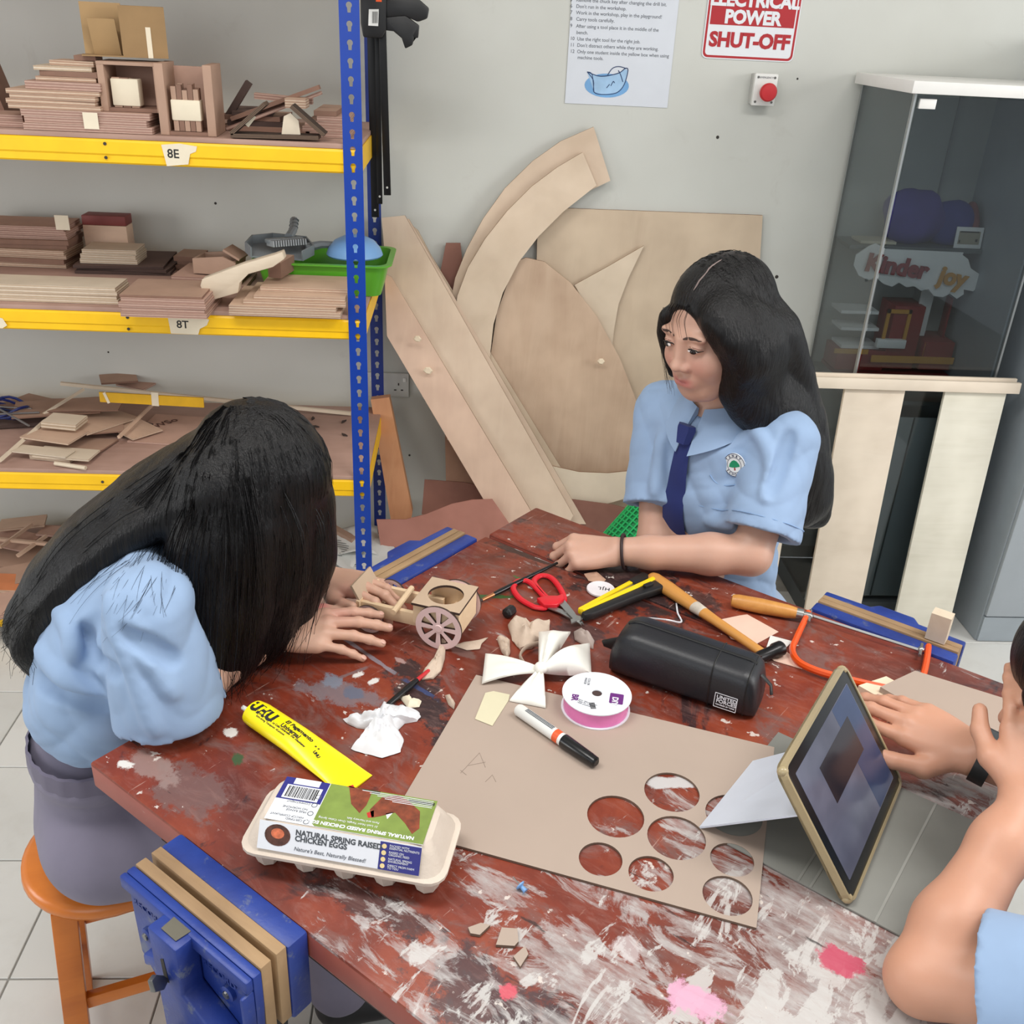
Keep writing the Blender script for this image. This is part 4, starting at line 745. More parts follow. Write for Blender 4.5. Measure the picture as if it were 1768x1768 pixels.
# ================================================================== things on the workbench
EPS = .0006
def at(px, py, h=0): v = T(px, py, TZ+h); return v
def seg(p1, p2, h=0, h2=None, base=None):
    """matrix with its origin at the first spot, x along the line of the two spots on the bench"""
    a, b = T(p1[0], p1[1], TZ+h), T(p2[0], p2[1], TZ+(h if h2 is None else h2)); d = b-a
    return frame(a if base is None else Vector((a.x, a.y, base)), d, Vector((0, 0, 1)).cross(d)), d.length
def flat_poly(pts, h, org): return [((T(x, y, TZ+h)-org).x, (T(x, y, TZ+h)-org).y) for x, y in pts]
# ---- egg carton
pulp = mk('paper_pulp', (206, 192, 178), .85, var=.06, bump=.3, bs=220); navy = mk('label_navy', (44, 44, 124), .5, var=.03); lwh = mk('label_white', (226, 228, 234), .5, var=.02); lgr = mk('label_green', (122, 142, 66), .5, var=.18, vs=30)
eg = thing('egg_carton', 'grey pulp egg carton with a green and white hen label', 'egg carton', None)
ea = math.radians(-12.5); c0 = T(398, 1470, TZ+.034); ex = Vector((math.cos(ea), math.sin(ea), 0)); ey = Vector((-ex.y, ex.x, 0)); EL, ED = .246, .112
ec = c0+ex*(EL/2+.006)+ey*(ED/2); eg.matrix_world = trs((ec.x, ec.y, TZ+EPS), rz=ea)
def rr2(w, d, r, z, n=4, dx=0, dy=0): return [(p[0]+dx, p[1]+dy, z) for p in rrect(w, d, r, z, n)]
MB().loft([rr2(EL/2-.004, ED/2-.004, .02, .030), rr2(EL/2, ED/2, .022, .032), rr2(EL/2, ED/2, .022, .036), rr2(EL/2-.006, ED/2-.004, .022, .038), rr2(EL/2-.013, ED/2-.0118, .022, .055), rr2(EL/2-.022, ED/2-.0186, .02, .0698), rr2(EL/2-.028, ED/2-.0215, .018, .072)]).build('lid', pulp, eg, smooth=True)
m = MB()
for i in range(5):
    for j in (-1, 1):
        cx, cy = -EL/2+.026+i*(EL-.052)/4, j*ED*.23
        m.loft([[(cx+p[0]*s, cy+p[1]*s, z) for p in circ(.0225, 8)] for s, z in ((.52, 0), (.6, .001), (1.02, .031))])
m.build('cup_tray', pulp, eg, smooth=True)
lz = .0726; tw, td = EL/2-.029, ED/2-.021
lb = MB().bb((-tw, -td, lz-.0002), (tw, td, lz)).build('label_top', lwh, eg)
fa = math.atan2(.0345, .012)      # slope of the front of the lid
FM = frame((0, -td-.0012, lz-.0006), (1, 0, 0), (0, math.cos(fa)*.5, math.sin(fa)))
flh = .033; FM = frame((0, -td-.0022, lz-.0008), (1, 0, 0), (0, .0165, .034)); 
lf = MB().bb((-tw-.004, -flh, 0), (tw, 0, .0005)).build('label_front', lwh, eg, m=FM)
gx = -tw+.056
MB().prism([(gx, -td+.004), (gx+.004, -td+.0005), (tw, -td+.0005), (tw, td), (gx, td)], lz, lz+.0002).build('green_field', lgr, eg)
MB().bb((-tw, td-.036, lz), (gx-.001, td, lz+.0002)).build('barcode_panel', navy, eg); MB().bb((-tw+.006, td-.034, lz+.0002), (gx-.006, td-.012, lz+.0004)).build('barcode_ground', lwh, eg); MB().bb((-tw+.012, td-.010, lz+.0002), (gx-.012, td+.0, lz+.0004)).build('price_ground', lwh, eg)
m = MB(); x = -tw+.009
while x < gx-.009:
    w = random.choice([.0006, .001, .0015]); m.bb((x, td-.032, lz+.0004), (x+w, td-.014, lz+.0006)); x += w+random.choice([.0007, .0012])
m.build('barcode', ink, eg)
hen = mk('hen_brown', (122, 58, 34), .6, var=.45, vs=90); comb = mk('hen_red', (186, 48, 40), .5)
for k, (poly, mt) in enumerate((([(gx+.022, .036), (gx+.052, .032), (gx+.052, .010), (gx+.048, -.004), (gx+.034, .008)], hen), ([(gx+.058, .004), (gx+.066, .026), (gx+.084, .034), (gx+.098, .028), (gx+.116, .014), (gx+.122, -.012), (gx+.116, -.022), (gx+.104, -.008), (gx+.088, .006), (gx+.072, -.004), (gx+.064, -.008)], hen), ([(gx+.056, -.002), (gx+.063, .004), (gx+.066, -.006), (gx+.060, -.009)], comb), ([(gx+.02, .034), (gx+.026, .039), (gx+.03, .034)], comb), ([(gx+.078, .002), (gx+.086, .006), (gx+.082, -.006)], lwh))):
    MB().prism([(min(px, tw-.002), py) for px, py in poly], lz+.0002, lz+.0004).build(('hen_picture', 'hen_picture', 'hen_comb', 'hen_comb', 'hen_wing_mark')[k], mt, eg)
MB().bb((gx+.034, .030, lz+.0002), (gx+.062, .035, lz+.0003)).build('bush_picture', mk('bush_dark', (56, 66, 34), .7, var=.4, vs=120), eg); MB().bb((gx+.098, .026, lz+.0002), (tw-.002, .031, lz+.0003)).build('bush_picture', mk('bush_dark', (56, 66, 34)), eg)
text('lettering', 'NATURAL SPRING RAISED CHICKEN EGGS', .0068, lwh, eg, trs((tw-.012, -td+.009, lz+.0004), rz=PI), bold=.00025, extrude=.0001)
for k, ln in enumerate(('21 Lush Nutri Yangbi, Oven Cakes Spring', 'Farm and Nursery Salt.')): text('small_print', ln, .0042, lwh, eg, trs((gx+.075, -td+.016+k*.006, lz+.0004), rz=PI), extrude=.0001)
m = MB()
for k in range(5): m.bb((gx+.04+.01*k, td-.003-k*.0026, lz+.0004), (tw-.004, td-.0022-k*.0026, lz+.0006))
m.build('small_print', lwh, eg)
for k, (l1, l2) in enumerate((('MEDICATION', 'NO RESIDUE'), ('COMMITMENT', 'NATURE FRIENDLY'), ('FREE RANGE', 'NO HORMONE'), ('CERTIFIED', 'HACCP COMPLIANT'))):
    text('small_print', l1+'\n'+l2, .0044, gtx, eg, trs((gx-.012, .012-k*.0135, lz+.0002), rz=PI), extrude=.0001, align='LEFT')
    plate_holes(circ(.0036, 14, gx-.007, .010-k*.0135), [circ(.0028, 14, gx-.007, .010-k*.0135)], lz+.0002, lz+.0004, 'round_icon', gtx, eg)
text('lettering', 'NATURAL SPRING RAISED\nCHICKEN EGGS', .0088, mk('label_text', (66, 70, 76), .6, var=0), eg, FM @ Matrix.Translation((-tw+.040, -.0105, .0008)), bold=.00025, extrude=.0001, line=.78)
text('lettering', "Nature's Best, Naturally Blessed!", .0064, gtx, eg, FM @ Matrix.Translation((-tw+.040, -.0285, .0008)), extrude=.0001, shear=.2)
MB().prism(circ(.0155, 22, -tw+.019, -.0145, .0125), .0005, .0008, FM).build('nest_picture', mk('nest_brown', (86, 52, 42), .7, var=.4, vs=160), eg); MB().prism(circ(.008, 14, -tw+.019, -.0125, .006), .0008, .001, FM).build('nest_eggs', mk('egg_orange', (206, 110, 74), .6, var=.3, vs=200), eg)
MB().bb((tw-.048, -flh, .0005), (tw, -.001, .0008), FM).build('navy_panel', navy, eg)
for k, ln in enumerate(('PACKED WITH\nESSENTIAL NUTRIENTS', 'RAISED ON\nORGANIC FEED', 'NATURAL SPRING\nENVIRONMENT', 'DIRECT FROM FARM\nTO YOU')):
    text('small_print', ln, .0034, lwh, eg, FM @ Matrix.Translation((tw-.037, -.0055-k*.0075, .001)), extrude=.0001, line=.85); MB().prism(circ(.0028, 12, tw-.043, -.006-k*.0075), .0008, .001, FM).build('cream_dot', mk('cream_dot', (232, 208, 150), .6), eg)
# ---- glue tube
yl = mk('yellow_tube', (250, 228, 20), .28, var=.02); gm, gl = seg((432, 1228), (618, 1345), .014, base=TZ)
gt = thing('glue_tube', 'bright yellow tube of glue with black lettering', 'glue', gm)
prof = [(0, .012, .012), (.004, .019, .016), (.02, .0215, .0165), (gl*.45, .0235, .0135), (gl*.8, .0255, .006), (gl*.95, .0265, .0016), (gl, .0265, .0012)]
def ts(x):
    for (a, wa, ha), (b, wb, hb) in zip(prof, prof[1:]):
        if x <= b: t = (x-a)/(b-a); return wa+(wb-wa)*t, ha+(hb-ha)*t
    return prof[-1][1:]
MB().loft([[(x, w*math.cos(2*PI*j/24), h+EPS+h*math.sin(2*PI*j/24)) for j in range(24)] for x, w, h in [(gl*i/30, *ts(gl*i/30)) for i in range(31)]]).build('body', yl, gt, smooth=True)
MB().lathe([(.0035, -.016), (.0038, -.004), (.008, -.002), (.011, 0)], 14).build('nozzle', mk('white_plastic', (226, 226, 222)), gt, smooth=True, m=frame((0, 0, .0125), (0, 1, 0), (0, 0, 1)))
def on_tube(body, size, x, y, bold, name='lettering', rot=0):
    me = text_mesh(body, size, ink, bold=bold, extrude=.0001); R_ = Matrix.Rotation(rot, 3, 'Z')
    for v in me.vertices:
        q = R_ @ v.co; q = Vector((q.x+x, q.y+y, 0)); w, h = ts(max(0, min(gl, q.x))); s = min(.97, abs(q.y)/w); v.co = (q.x, q.y, EPS+h+h*math.sqrt(1-s*s)+.0003+v.co.z)
    obj(name, me, gt)
on_tube('UHU', .0215, .010, -.009, .0013); on_tube('El Pegamento\nUniversal', .0095, .070, .004, .0003); on_tube('The All Purpose Adhesive  La Colle Universelle  Der Alleskleber', .0042, .012, -.009, .0001, 'small_print'); on_tube('Extra strong  Transparent  All purpose', .0036, .03, -.0135, .00005, 'small_print')
on_tube('UHU', .006, .135, -.006, .0003, rot=-.2); on_tube('o  o', .005, .13, .002, .0002, 'small_print')
# ---- crumpled and torn things: radial sheets with folds
def crumple(name, label, cat, outline, h, mat, seed, freq=60, group=None, base=0, rings=7, sub=3, edge=.0, ridged=True):
    P = [T(x, y, TZ+base) for x, y in outline]; n0 = len(P); c = sum(P, Vector())/n0
    ring = []
    for i in range(n0):
        for k in range(sub): ring.append(P[i].lerp(P[(i+1) % n0], k/sub)-c)
    n = len(ring); m = MB(); vs = []
    for r in range(rings+1):
        f = r/rings
        for i, p in enumerate(ring):
            q = p*f; nz = noise.noise(Vector((q.x*freq+seed, q.y*freq, seed))); nz2 = noise.noise(Vector((q.x*freq*2.3+seed, q.y*freq*2.3, seed+4)))
            z = h*(1-f**2.2)*(.55+(.9*abs(nz)+.5*abs(nz2) if ridged else .4*nz))+edge*f*(.5+nz)+.0012
            vs.append((q.x*(1+.06*nz2), q.y*(1+.06*nz), max(z, .001)))
    fs = [(r*n+i, r*n+(i+1) % n, (r+1)*n+(i+1) % n, (r+1)*n+i) for r in range(rings) for i in range(n)]
    b = len(vs); vs += [(p.x*.97, p.y*.97, 0) for p in ring]; fs += [(rings*n+i, rings*n+(i+1) % n, b+(i+1) % n, b+i) for i in range(n)]; fs.append(tuple(b+i for i in range(n-1, -1, -1)))
    m.add(vs, fs); return tag(m.build(name, mat, None, smooth=True, sharp=60, m=(c.x, c.y, TZ+base+EPS)), label, cat, group)
tis = mk('white_tissue', (222, 222, 225), .85, var=.03)
crumple('crumpled_tissue', 'crumpled white tissue lying in front of the glue tube', 'tissue', [(592, 1243), (610, 1241), (632, 1244), (655, 1225), (664, 1212), (682, 1220), (705, 1222), (727, 1232), (722, 1246), (700, 1250), (688, 1262), (697, 1278), (692, 1300), (660, 1310), (630, 1304), (606, 1294), (625, 1282), (645, 1272), (640, 1262), (615, 1258), (598, 1250)], .024, tis, 2.0, 48, rings=14, sub=5)
clay = mk('pulp_scrap', (196, 176, 158), .85, var=.1, bump=.3, bs=200); gs = 'torn pulp scraps on the bench'
crumple('torn_pulp', 'flat pointed pulp scrap beside the big cart wheel', 'scrap', [(782, 1116), (800, 1110), (822, 1107), (843, 1102), (832, 1112), (828, 1122), (806, 1124)], .004, clay, 1, 50, gs)
crumple('torn_pulp', 'small ragged pulp scrap left of the white bow', 'scrap', [(858, 1105), (868, 1104), (880, 1112), (881, 1130), (876, 1138), (866, 1128)], .012, clay, 5, 80, gs, edge=.006)
crumple('torn_pulp', 'largest torn pulp cup piece behind the white bow', 'scrap', [(876, 1083), (892, 1072), (908, 1080), (930, 1084), (948, 1078), (949, 1092), (932, 1106), (918, 1122), (898, 1124), (884, 1108)], .02, clay, 9, 60, gs, edge=.012)
crumple('torn_pulp', 'torn pulp piece touching the red tipped brush', 'scrap', [(764, 1108), (770, 1112), (768, 1140), (762, 1160), (748, 1174), (728, 1176), (730, 1164), (746, 1146), (756, 1124)], .014, clay, 13, 60, gs, edge=.004)
crumple('torn_pulp', 'grey pulp scrap beside the scissors tip', 'scrap', [(990, 1092), (1002, 1086), (1018, 1096), (1026, 1108), (1024, 1122), (1006, 1114), (992, 1106)], .014, mk('grey_pulp', (168, 152, 144), .85, var=.1), 17, 60, gs)
crumple('torn_pulp', 'pale pulp strip at the upper left corner of the holed board', 'scrap', [(768, 1202), (776, 1200), (786, 1216), (784, 1226), (774, 1218)], .008, clay, 21, 60, gs)
crumple('torn_pulp', 'tan scrap beside the lettered white disc', 'scrap', [(1008, 992), (1030, 988), (1046, 1002), (1040, 1010), (1016, 1004)], .006, mk('tan_scrap', (176, 140, 118), .8), 25, 50, gs)
crumple('torn_pulp', 'crumpled tape scrap above the white tissue', 'scrap', [(690, 1206), (704, 1202), (712, 1212), (728, 1212), (724, 1222), (704, 1224)], .01, tape, 31, 80, gs)
ringp = [at(905, 1146, .006), at(898, 1132, .01), at(908, 1118, .014), at(926, 1112, .012), at(940, 1114, .008)]
rc = sum(ringp, Vector())/5; tag(MB().tube(smooth_path([p-rc for p in ringp], 5), .006, 8, flat=.35, up=(1, 0, 0)).build('pulp_ring', clay, None, smooth=True, m=(rc.x, rc.y, rc.z)), 'curved pulp ring piece beside the bow', 'scrap', gs)
mdf_t = mk('grey_board', (172, 154, 141), .75, var=.03, vs=6); mdf_e = mk('grey_board_edge', (112, 92, 78), .8)
for i, (pl, lb_) in enumerate((([(808, 1606), (830, 1598), (846, 1602), (828, 1619), (812, 1616)], 'left fibreboard chip near the bench edge'), ([(856, 1636), (866, 1606), (893, 1608), (895, 1630), (888, 1638)], 'square fibreboard chip near the bench edge'), ([(886, 1656), (906, 1638), (912, 1652), (898, 1674)], 'fan shaped fibreboard chip near the bench edge'))):
    o = at(*pl[0]); m = MB().prism(flat_poly(pl, 0, o), 0, .004); m.mi = [0, 0]+[1]*(len(m.f)-2); tag(m.build('board_chip', [mdf_t, mdf_e], None, m=(o.x, o.y, TZ+EPS)), lb_, 'chip', 'fibreboard chips on the bench')
# ---- board with eight holes
org = at(1000, 1380); outl = flat_poly([(822, 1165), (1337, 1290), (1306, 1602), (668, 1426)], .004, org)
hl = [circ(r, 36, *flat_poly([c], .004, org)[0]) for c, r in (((1063, 1409), .0365), ((1160, 1367), .0365), ((1267, 1407), .0365), ((1168, 1446), .0365), ((1037, 1483), .0265), ((1124, 1508), .027), ((1264, 1484), .0265), ((1256, 1546), .029))]
hb = thing('holed_board', 'grey brown fibreboard sheet with eight round holes cut out', 'board', (org.x, org.y, TZ+EPS)); plate_holes(outl, hl, 0, .0034, 'sheet', mdf_t, hb).data.materials.append(mdf_e)
sh_o = [c for c in hb.children][0]
for p_ in sh_o.data.polygons:
    if abs(p_.normal.z) < .5: p_.material_index = 1
pen_g = mk('pencil_grey', (150, 134, 122), .8)
for pth in ([(795, 1335), (828, 1300), (838, 1325)], [(808, 1322), (838, 1316)], [(838, 1350), (850, 1338), (856, 1350)], [(795, 1330), (805, 1338)]):
    MB().tube([(*flat_poly([q], .004, org)[0], .0036) for q in pth], .0004, 4).build('pencil_mark', pen_g, hb)
BT = .0042
tg_ = [(838, 1197), (852, 1194), (880, 1200), (878, 1210), (850, 1254), (820, 1242)]; o = at(850, 1225, BT); tag(MB().prism(flat_poly(tg_, BT, o), 0, .0006).build('tape_tag', mk('pale_tape', (214, 206, 176), .6, var=.03), None, m=(o.x, o.y, TZ+BT+.0004)), 'piece of masking tape stuck on the holed board', 'tape')
# ---- marker
mm, ml = seg((893, 1224), (1030, 1318), BT+.009); mr = .0092; mp = thing('marker_pen', 'white board marker with a black cap and orange band', 'marker', mm)
AX = frame((0, 0, .0005), (0, 1, 0), (0, 0, 1))
MB().lathe([(.005, 0), (.0078, .001), (mr, .004), (mr, ml*.60)], 20).build('barrel', mk('white_plastic', (226, 226, 222)), mp, smooth=True, m=AX)
MB().lathe([(mr+.0002, ml*.50), (mr+.0002, ml*.565)], 20, cap=False).build('orange_band', mk('orange_print', (226, 92, 44), .4), mp, smooth=True, m=AX); MB().lathe([(mr+.0004, ml*.60), (mr+.0008, ml*.61), (.0086, ml*.9), (.0078, ml*.985), (.005, ml)], 20).build('cap', mk('black_gloss', (20, 20, 22), .25, var=.02), mp, smooth=True, m=AX)
for k in range(6): MB().box((ml*.22, .0008, .0008), (ml*.82, .0082*math.cos(k*.5-1.2+PI/2), .0005+.0082*math.sin(k*.5+.3))).build('cap_rib', bkp, mp)
for k in range(3): MB().bb((ml*.12, -.003+k*.0024, mr+.0004), (ml*.47, -.0018+k*.0024, mr+.0009)).build('print_line', gtx, mp)
# ---- ribbon spool
sc_ = at(1028, 1222, BT); sp = thing('ribbon_spool', 'white spool of shiny pink ribbon on the holed board', 'ribbon', trs((sc_.x, sc_.y, TZ+BT), rz=-1.5)); SR, SHt = .051, .027
MB().lathe([(SR, 0), (SR, .0015), (.04, .0017)], 40).build('bottom_disc', lwh, sp, smooth=True); MB().lathe([(SR*.94, .0018), (SR*.94, SHt-.002)], 40).build('ribbon', mk('pink_satin', (232, 130, 190), .25, var=.12, vs=30), sp, smooth=True)
plate_holes(circ(SR, 44), [circ(.0075, 20)], SHt-.0015, SHt, 'top_disc', lwh, sp); MB().lathe([(.0085, SHt-.0021), (.008, SHt-.0018)], 20).build('core', mk('core_dark', (70, 52, 50), .8), sp)
pur = mk('label_purple', (102, 38, 118), .5); MB().prism(R(.012, .010, .002), 0, .0003, trs((.015, .026, SHt+.0001), rz=-.3)).build('purple_panel', pur, sp); text('lettering', 'DIY', .012, lwh, sp, trs((.0105, .0215, SHt+.0006), rz=-.3), bold=.0004, extrude=.0001)
text('lettering', 'BR', .013, pur, sp, trs((.000, -.036, SHt+.0003), rz=-.3), bold=.0005, extrude=.0001); text('small_print', 'COLOR\nMAKER', .005, gtx, sp, trs((-.036, -.006, SHt+.0003), rz=-.3), extrude=.0001)
m = MB()
for k in range(9): m.bb((.022+k*.0016, -.016, SHt+.0001), (.0228+k*.0016, -.008, SHt+.0004))
m.build('barcode', ink, sp); text('small_print', 'Satin ribbon 25 mm\nMade for craft use\n100% polyester', .0036, gtx, sp, trs((.014, -.03, SHt+.0003), rz=1.0), extrude=.0001)
# ---- white bow
sat = mk('ivory_satin', (238, 236, 228), .38, var=.04, vs=20); kx = at(934, 1157, .022); bw = thing('ribbon_bow', 'ivory satin bow lying at the corner of the holed board', 'bow', (kx.x, kx.y, TZ+EPS))
def lobe(name, end_l, end_r, h0, h1, puff, thick=.003):
    """a ribbon lobe from the knot to an end edge given by two spots"""
    a0 = Vector((0, 0, .02)); l = at(*end_l, h1)-Vector((kx.x, kx.y, TZ)); r = at(*end_r, h1)-Vector((kx.x, kx.y, TZ)); n = 14; m = MB(); rings = []
    side = (r-l).normalized()
    for i in range(n+1):
        f = i/n; e = f**.8; L_ = a0.lerp(l, f)-side*.004*(1-f); R_ = a0.lerp(r, f)+side*.004*(1-f); up = []; dn = []
        for k in range(11):
            s = k/10; p = L_.lerp(R_, s); arch = puff*math.sin(PI*f)**.8*math.sin(PI*s)+h0*math.sin(PI*f)+.0025*math.sin(s*PI*5)*(1-f)*(1 if f > .05 else 0)
            up.append((p.x, p.y, max(.002, p.z+arch+thick/2))); dn.append((p.x, p.y, max(.0005, p.z+arch*(-.25 if puff > .01 else .9)-thick/2)))
        rings.append(up+dn[::-1])
    m.loft(rings); return m.build(name, sat, bw, smooth=True, sharp=70)
lobe('loop', (1018, 1112), (1021, 1164), .012, .016, .018); lobe('loop', (930, 1092), (985, 1092), .014, .02, .012); lobe('tail', (832, 1180), (838, 1130), .006, .008, .003); lobe('tail', (942, 1222), (880, 1210), .004, .006, .006)
MB().ball((.011, .011, .009), (0, 0, .026), 16, 10).build('knot', sat, bw, smooth=True)
# ---- pencil case
pc0 = at(1045, 1168); pd = at(1296, 1252)-pc0; PL = pd.length; pcs = mk('black_leatherette', (30, 31, 36), .42, var=.08, bump=.12, bs=300); pc = thing('pencil_case', 'black pencil case with a rectangular white printed badge', 'pencil case', frame((pc0.x, pc0.y, TZ+EPS), pd, Vector((0, 0, 1)).cross(pd))); PW, PH = .084, .086
def pc_ring(x):
    f = x/PL; e = min(1, max(.0, min(f/.16, (1-f)/.10))); s = math.sqrt(max(.0, 1-(1-e)**2)); h = PH*(.55+.45*s)*(1.0-.10*f); w = PW*(.72+.28*s); pts = []
    for j in range(28):
        t = 2*PI*j/28; c, sn = math.cos(t), math.sin(t); k = .55
        pts.append((x, PW/2+w/2*math.copysign(abs(c)**k, c), h/2+h/2*math.copysign(abs(sn)**k, sn)*(1 if sn < 0 else 1)))
    return pts
MB().loft([pc_ring(PL*i/26) for i in range(27)]).build('body', pcs, pc, smooth=True, sharp=70)
zr = [(PL*(.06+.88*i/20), PW*.55, pc_ring(PL*(.06+.88*i/20))[7][2]+.0008) for i in range(21)]; MB().tube(zr, .0035, 8, flat=.5).build('zip', bkp, pc, smooth=True)
MB().tube([(PL*.98, PW*.5, PH*.72), (PL+.012, PW*.45, PH*.6), (PL+.016, PW*.4, PH*.45)], .004, 6, flat=.4).build('zip_pull', bkp, pc, smooth=True)
MB().prism([(0, 0), (-.03, .002), (-.034, .012), (-.006, .03), (.012, .03)], 0, .004, frame((.012, PW*.4, PH*.35), (1, 0, 0), (0, -.15, 1))).build('loop_tab', bkp, pc, bevel=.001)
for f in (.70, .93):
    r_ = pc_ring(PL*f); MB().tube([(PL*f, p[1]+(p[1]-PW/2)*.012, p[2]+(p[2]-PH/2)*.012) for p in r_], .0012, 5, closed=True).build('seam', bkp, pc, smooth=True)
yb_ = min(p[1] for p in pc_ring(PL*.82))-.0008; bz = .012; bw_, bh_ = .034, .025
LM = trs((PL*.745, yb_, bz), rx=PI/2-.03); plate_holes(R(bw_/2, bh_/2, .001), [R(bw_/2-.001, bh_/2-.001, .0008)], 0, .0004, 'badge_frame', lwh, pc, LM @ Matrix.Translation((bw_/2, bh_/2, 0)))
text('lettering', 'UNITED\nFORCES', .0085, lwh, pc, LM @ Matrix.Translation((.003, .0155, 0)), bold=.0002, extrude=.0002, line=.82); text('small_print', 'POWERED BY TOMS', .0031, lwh, pc, LM @ Matrix.Translation((.003, .004, 0)), bold=.0001, extrude=.0002)
# ---- scissors
redh = mk('red_handle', (206, 30, 44), .32, var=.04); stl = mk('scissor_steel', (168, 168, 166), .3, .9, var=.06); pv = at(1000, 1082, .006); sm, sl_ = seg((998, 1080), (905, 1010), .004); scs = thing('scissors', 'red handled scissors pointing away from the hand', 'scissors', sm)
smi = sm.inverted()
def sl2(px, py, h=.005): q = smi @ at(px, py, h); return (q.x, q.y, q.z)
def ring_tube(c, pts, r): MB().tube(smooth_path([sl2(*p) for p in pts]+[sl2(*pts[0])], 6)[:-1], r, 10, closed=True, flat=.8).build('finger_ring', redh, scs, smooth=True)
ring_tube(0, [(922, 1048), (898, 1034), (886, 1016), (894, 1004), (912, 1004), (932, 1022), (944, 1040), (940, 1050)], .0055); ring_tube(0, [(950, 1038), (932, 1020), (922, 1004), (934, 994), (952, 998), (968, 1018), (974, 1036), (964, 1042)], .0055)
MB().prism([sl2(*p)[:2] for p in ((926, 1040), (944, 1036), (962, 1036), (972, 1032), (974, 1042), (960, 1052), (938, 1052))], .001, .011).build('handle_bridge', redh, scs, bevel=.002)
MB().prism([sl2(*p)[:2] for p in ((936, 1048), (948, 1046), (1000, 1066), (1008, 1080), (996, 1076), (966, 1060))], .002, .004).build('blade', stl, scs); MB().prism([sl2(*p)[:2] for p in ((960, 1042), (974, 1040), (992, 1062), (1004, 1084), (990, 1074))], .0045, .0065).build('blade', stl, scs)
MB().lathe([(.003, 0), (.003, .002), (.001, .003)], 10).build('pivot', stl, scs, m=Matrix.Translation(sl2(978, 1058, .0065)))
# ---- lettered disc
dc = at(1037, 1020); ds = thing('name_disc', 'round white disc hand lettered HJL', 'disc', trs((dc.x, dc.y, TZ+EPS), rz=-.35+PI)); MB().lathe([(.0245, 0), (.0255, .001), (.0255, .004), (.0245, .005)], 32).build('disc', mk('white_disc', (226, 220, 224), .4), ds, smooth=True); text('lettering', 'HJL', .013, ink, ds, trs((-.016, -.005, .0052), rz=.1), bold=.0002, extrude=.0001, space=1.2)
# ---- utility knife and blade cartridge
km, kl = seg((1002, 1070), (1142, 1012), .006); kn = thing('utility_knife', 'black and yellow utility knife beside the scissors', 'knife', km); ky = mk('knife_yellow', (240, 206, 14), .4, var=.03)
MB().prism([(.0, -.010), (.02, -.013), (kl*.6, -.014), (kl*.9, -.020), (kl, -.014), (kl, .006), (kl*.85, .010), (.012, .004), (0, .001)], .0, .015).build('grip', bkp, kn, bevel=.004); MB().prism([(.006, .0), (kl*.84, .003), (kl*.98, .008), (kl, .016), (kl*.86, .014), (.006, .0065)], .003, .0165).build('yellow_strip', ky, kn, bevel=.001)
MB().prism([(-.026, -.006), (0, -.006), (0, .003), (-.02, .003)], .004, .0065).build('blade', stl, kn); MB().box((.02, .008, .006), (kl*.8, -.003, .0175)).build('slider', bkp, kn, bevel=.0015)
km2, kl2 = seg((1003, 1062), (1095, 1012), .006); kc = thing('blade_cartridge', 'slim yellow blade strip lying beside the utility knife', 'blade holder', km2); MB().bb((0, -.001, 0), (kl2, .008, .011)).build('yellow_case', ky, kc, bevel=.0015); MB().bb((-.004, -.008, .001), (kl2*.95, -.0016, .009)).build('steel_channel', stl, kc, bevel=.0006); MB().bb((kl2*.95, -.01, 0), (kl2*1.25, .010, .013)).build('end_grip', bkp, kc, bevel=.003)
# ---- hammer
hm_w = wood('varnished_handle', (176, 116, 50), (206, 148, 76), (1.5, 26, 26), .4); h0, h1 = at(1122, 992, .016), at(1322, 1128, .016); hd = h1-h0; HL = hd.length; hmx = frame(h0, hd, Vector((0, 0, 1)).cross(hd)); hm = thing('hammer', 'wooden handled hammer reaching under the pencil case', 'hammer', hmx)
MB().loft([[(x, w*math.cos(2*PI*j/16), w*.78*math.sin(2*PI*j/16)-.003) for j in range(16)] for x, w in ((0, .006), (.004, .0115), (.012, .0145), (.05, .0150), (.11, .0125), (.17, .0095), (HL-.005, .0085))]).build('handle', hm_w, hm, smooth=True)
MB().loft([[(x, w*1.03*math.cos(2*PI*j/16), w*.81*math.sin(2*PI*j/16)-.003) for j in range(16)] for x, w in ((.118, .0122), (.132, .0114), (.140, .011))]).build('worn_band', mk('worn_grey_band', (196, 186, 172), .7, var=.2, vs=60), hm, smooth=True)
MB().lathe([(.011, -.038), (.0125, -.036), (.0125, -.022), (.010, -.018), (.010, .014), (.007, .03), (.003, .042)], 18).build('head', mk('black_steel_head', (44, 43, 44), .3, .7), hm, smooth=True, m=Matrix.Translation((HL, 0, -.0025)) @ Matrix.Rotation(PI/2, 4, 'X'))
# ---- coping saw
osm = mk('orange_enamel', (232, 84, 24), .35, var=.04); sw0, sw1 = at(1262, 1036, .014), at(1392, 1062, .014); sd = sw1-sw0; SL = sd.length; swm = frame(sw0, sd, Vector((0, 0, 1)).cross(sd)); sw_ = thing('coping_saw', 'coping saw with a wooden handle and an orange frame', 'saw', swm); si = swm.inverted()
def sp2(px, py, h=.010): return tuple(si @ at(px, py, h))
MB().lathe([(.003, 0), (.0105, .002), (.0125, .012), (.0135, SL*.4), (.012, SL*.75), (.0095, SL*.88)], 18).build('handle', hm_w, sw_, smooth=True, m=frame((0, 0, 0), (0, 1, 0), (0, 0, 1))); MB().lathe([(.0097, SL*.87), (.0097, SL*.96), (.006, SL*.97), (.006, SL*1.05)], 16).build('ferrule', stl, sw_, smooth=True, m=frame((0, 0, 0), (0, 1, 0), (0, 0, 1)))
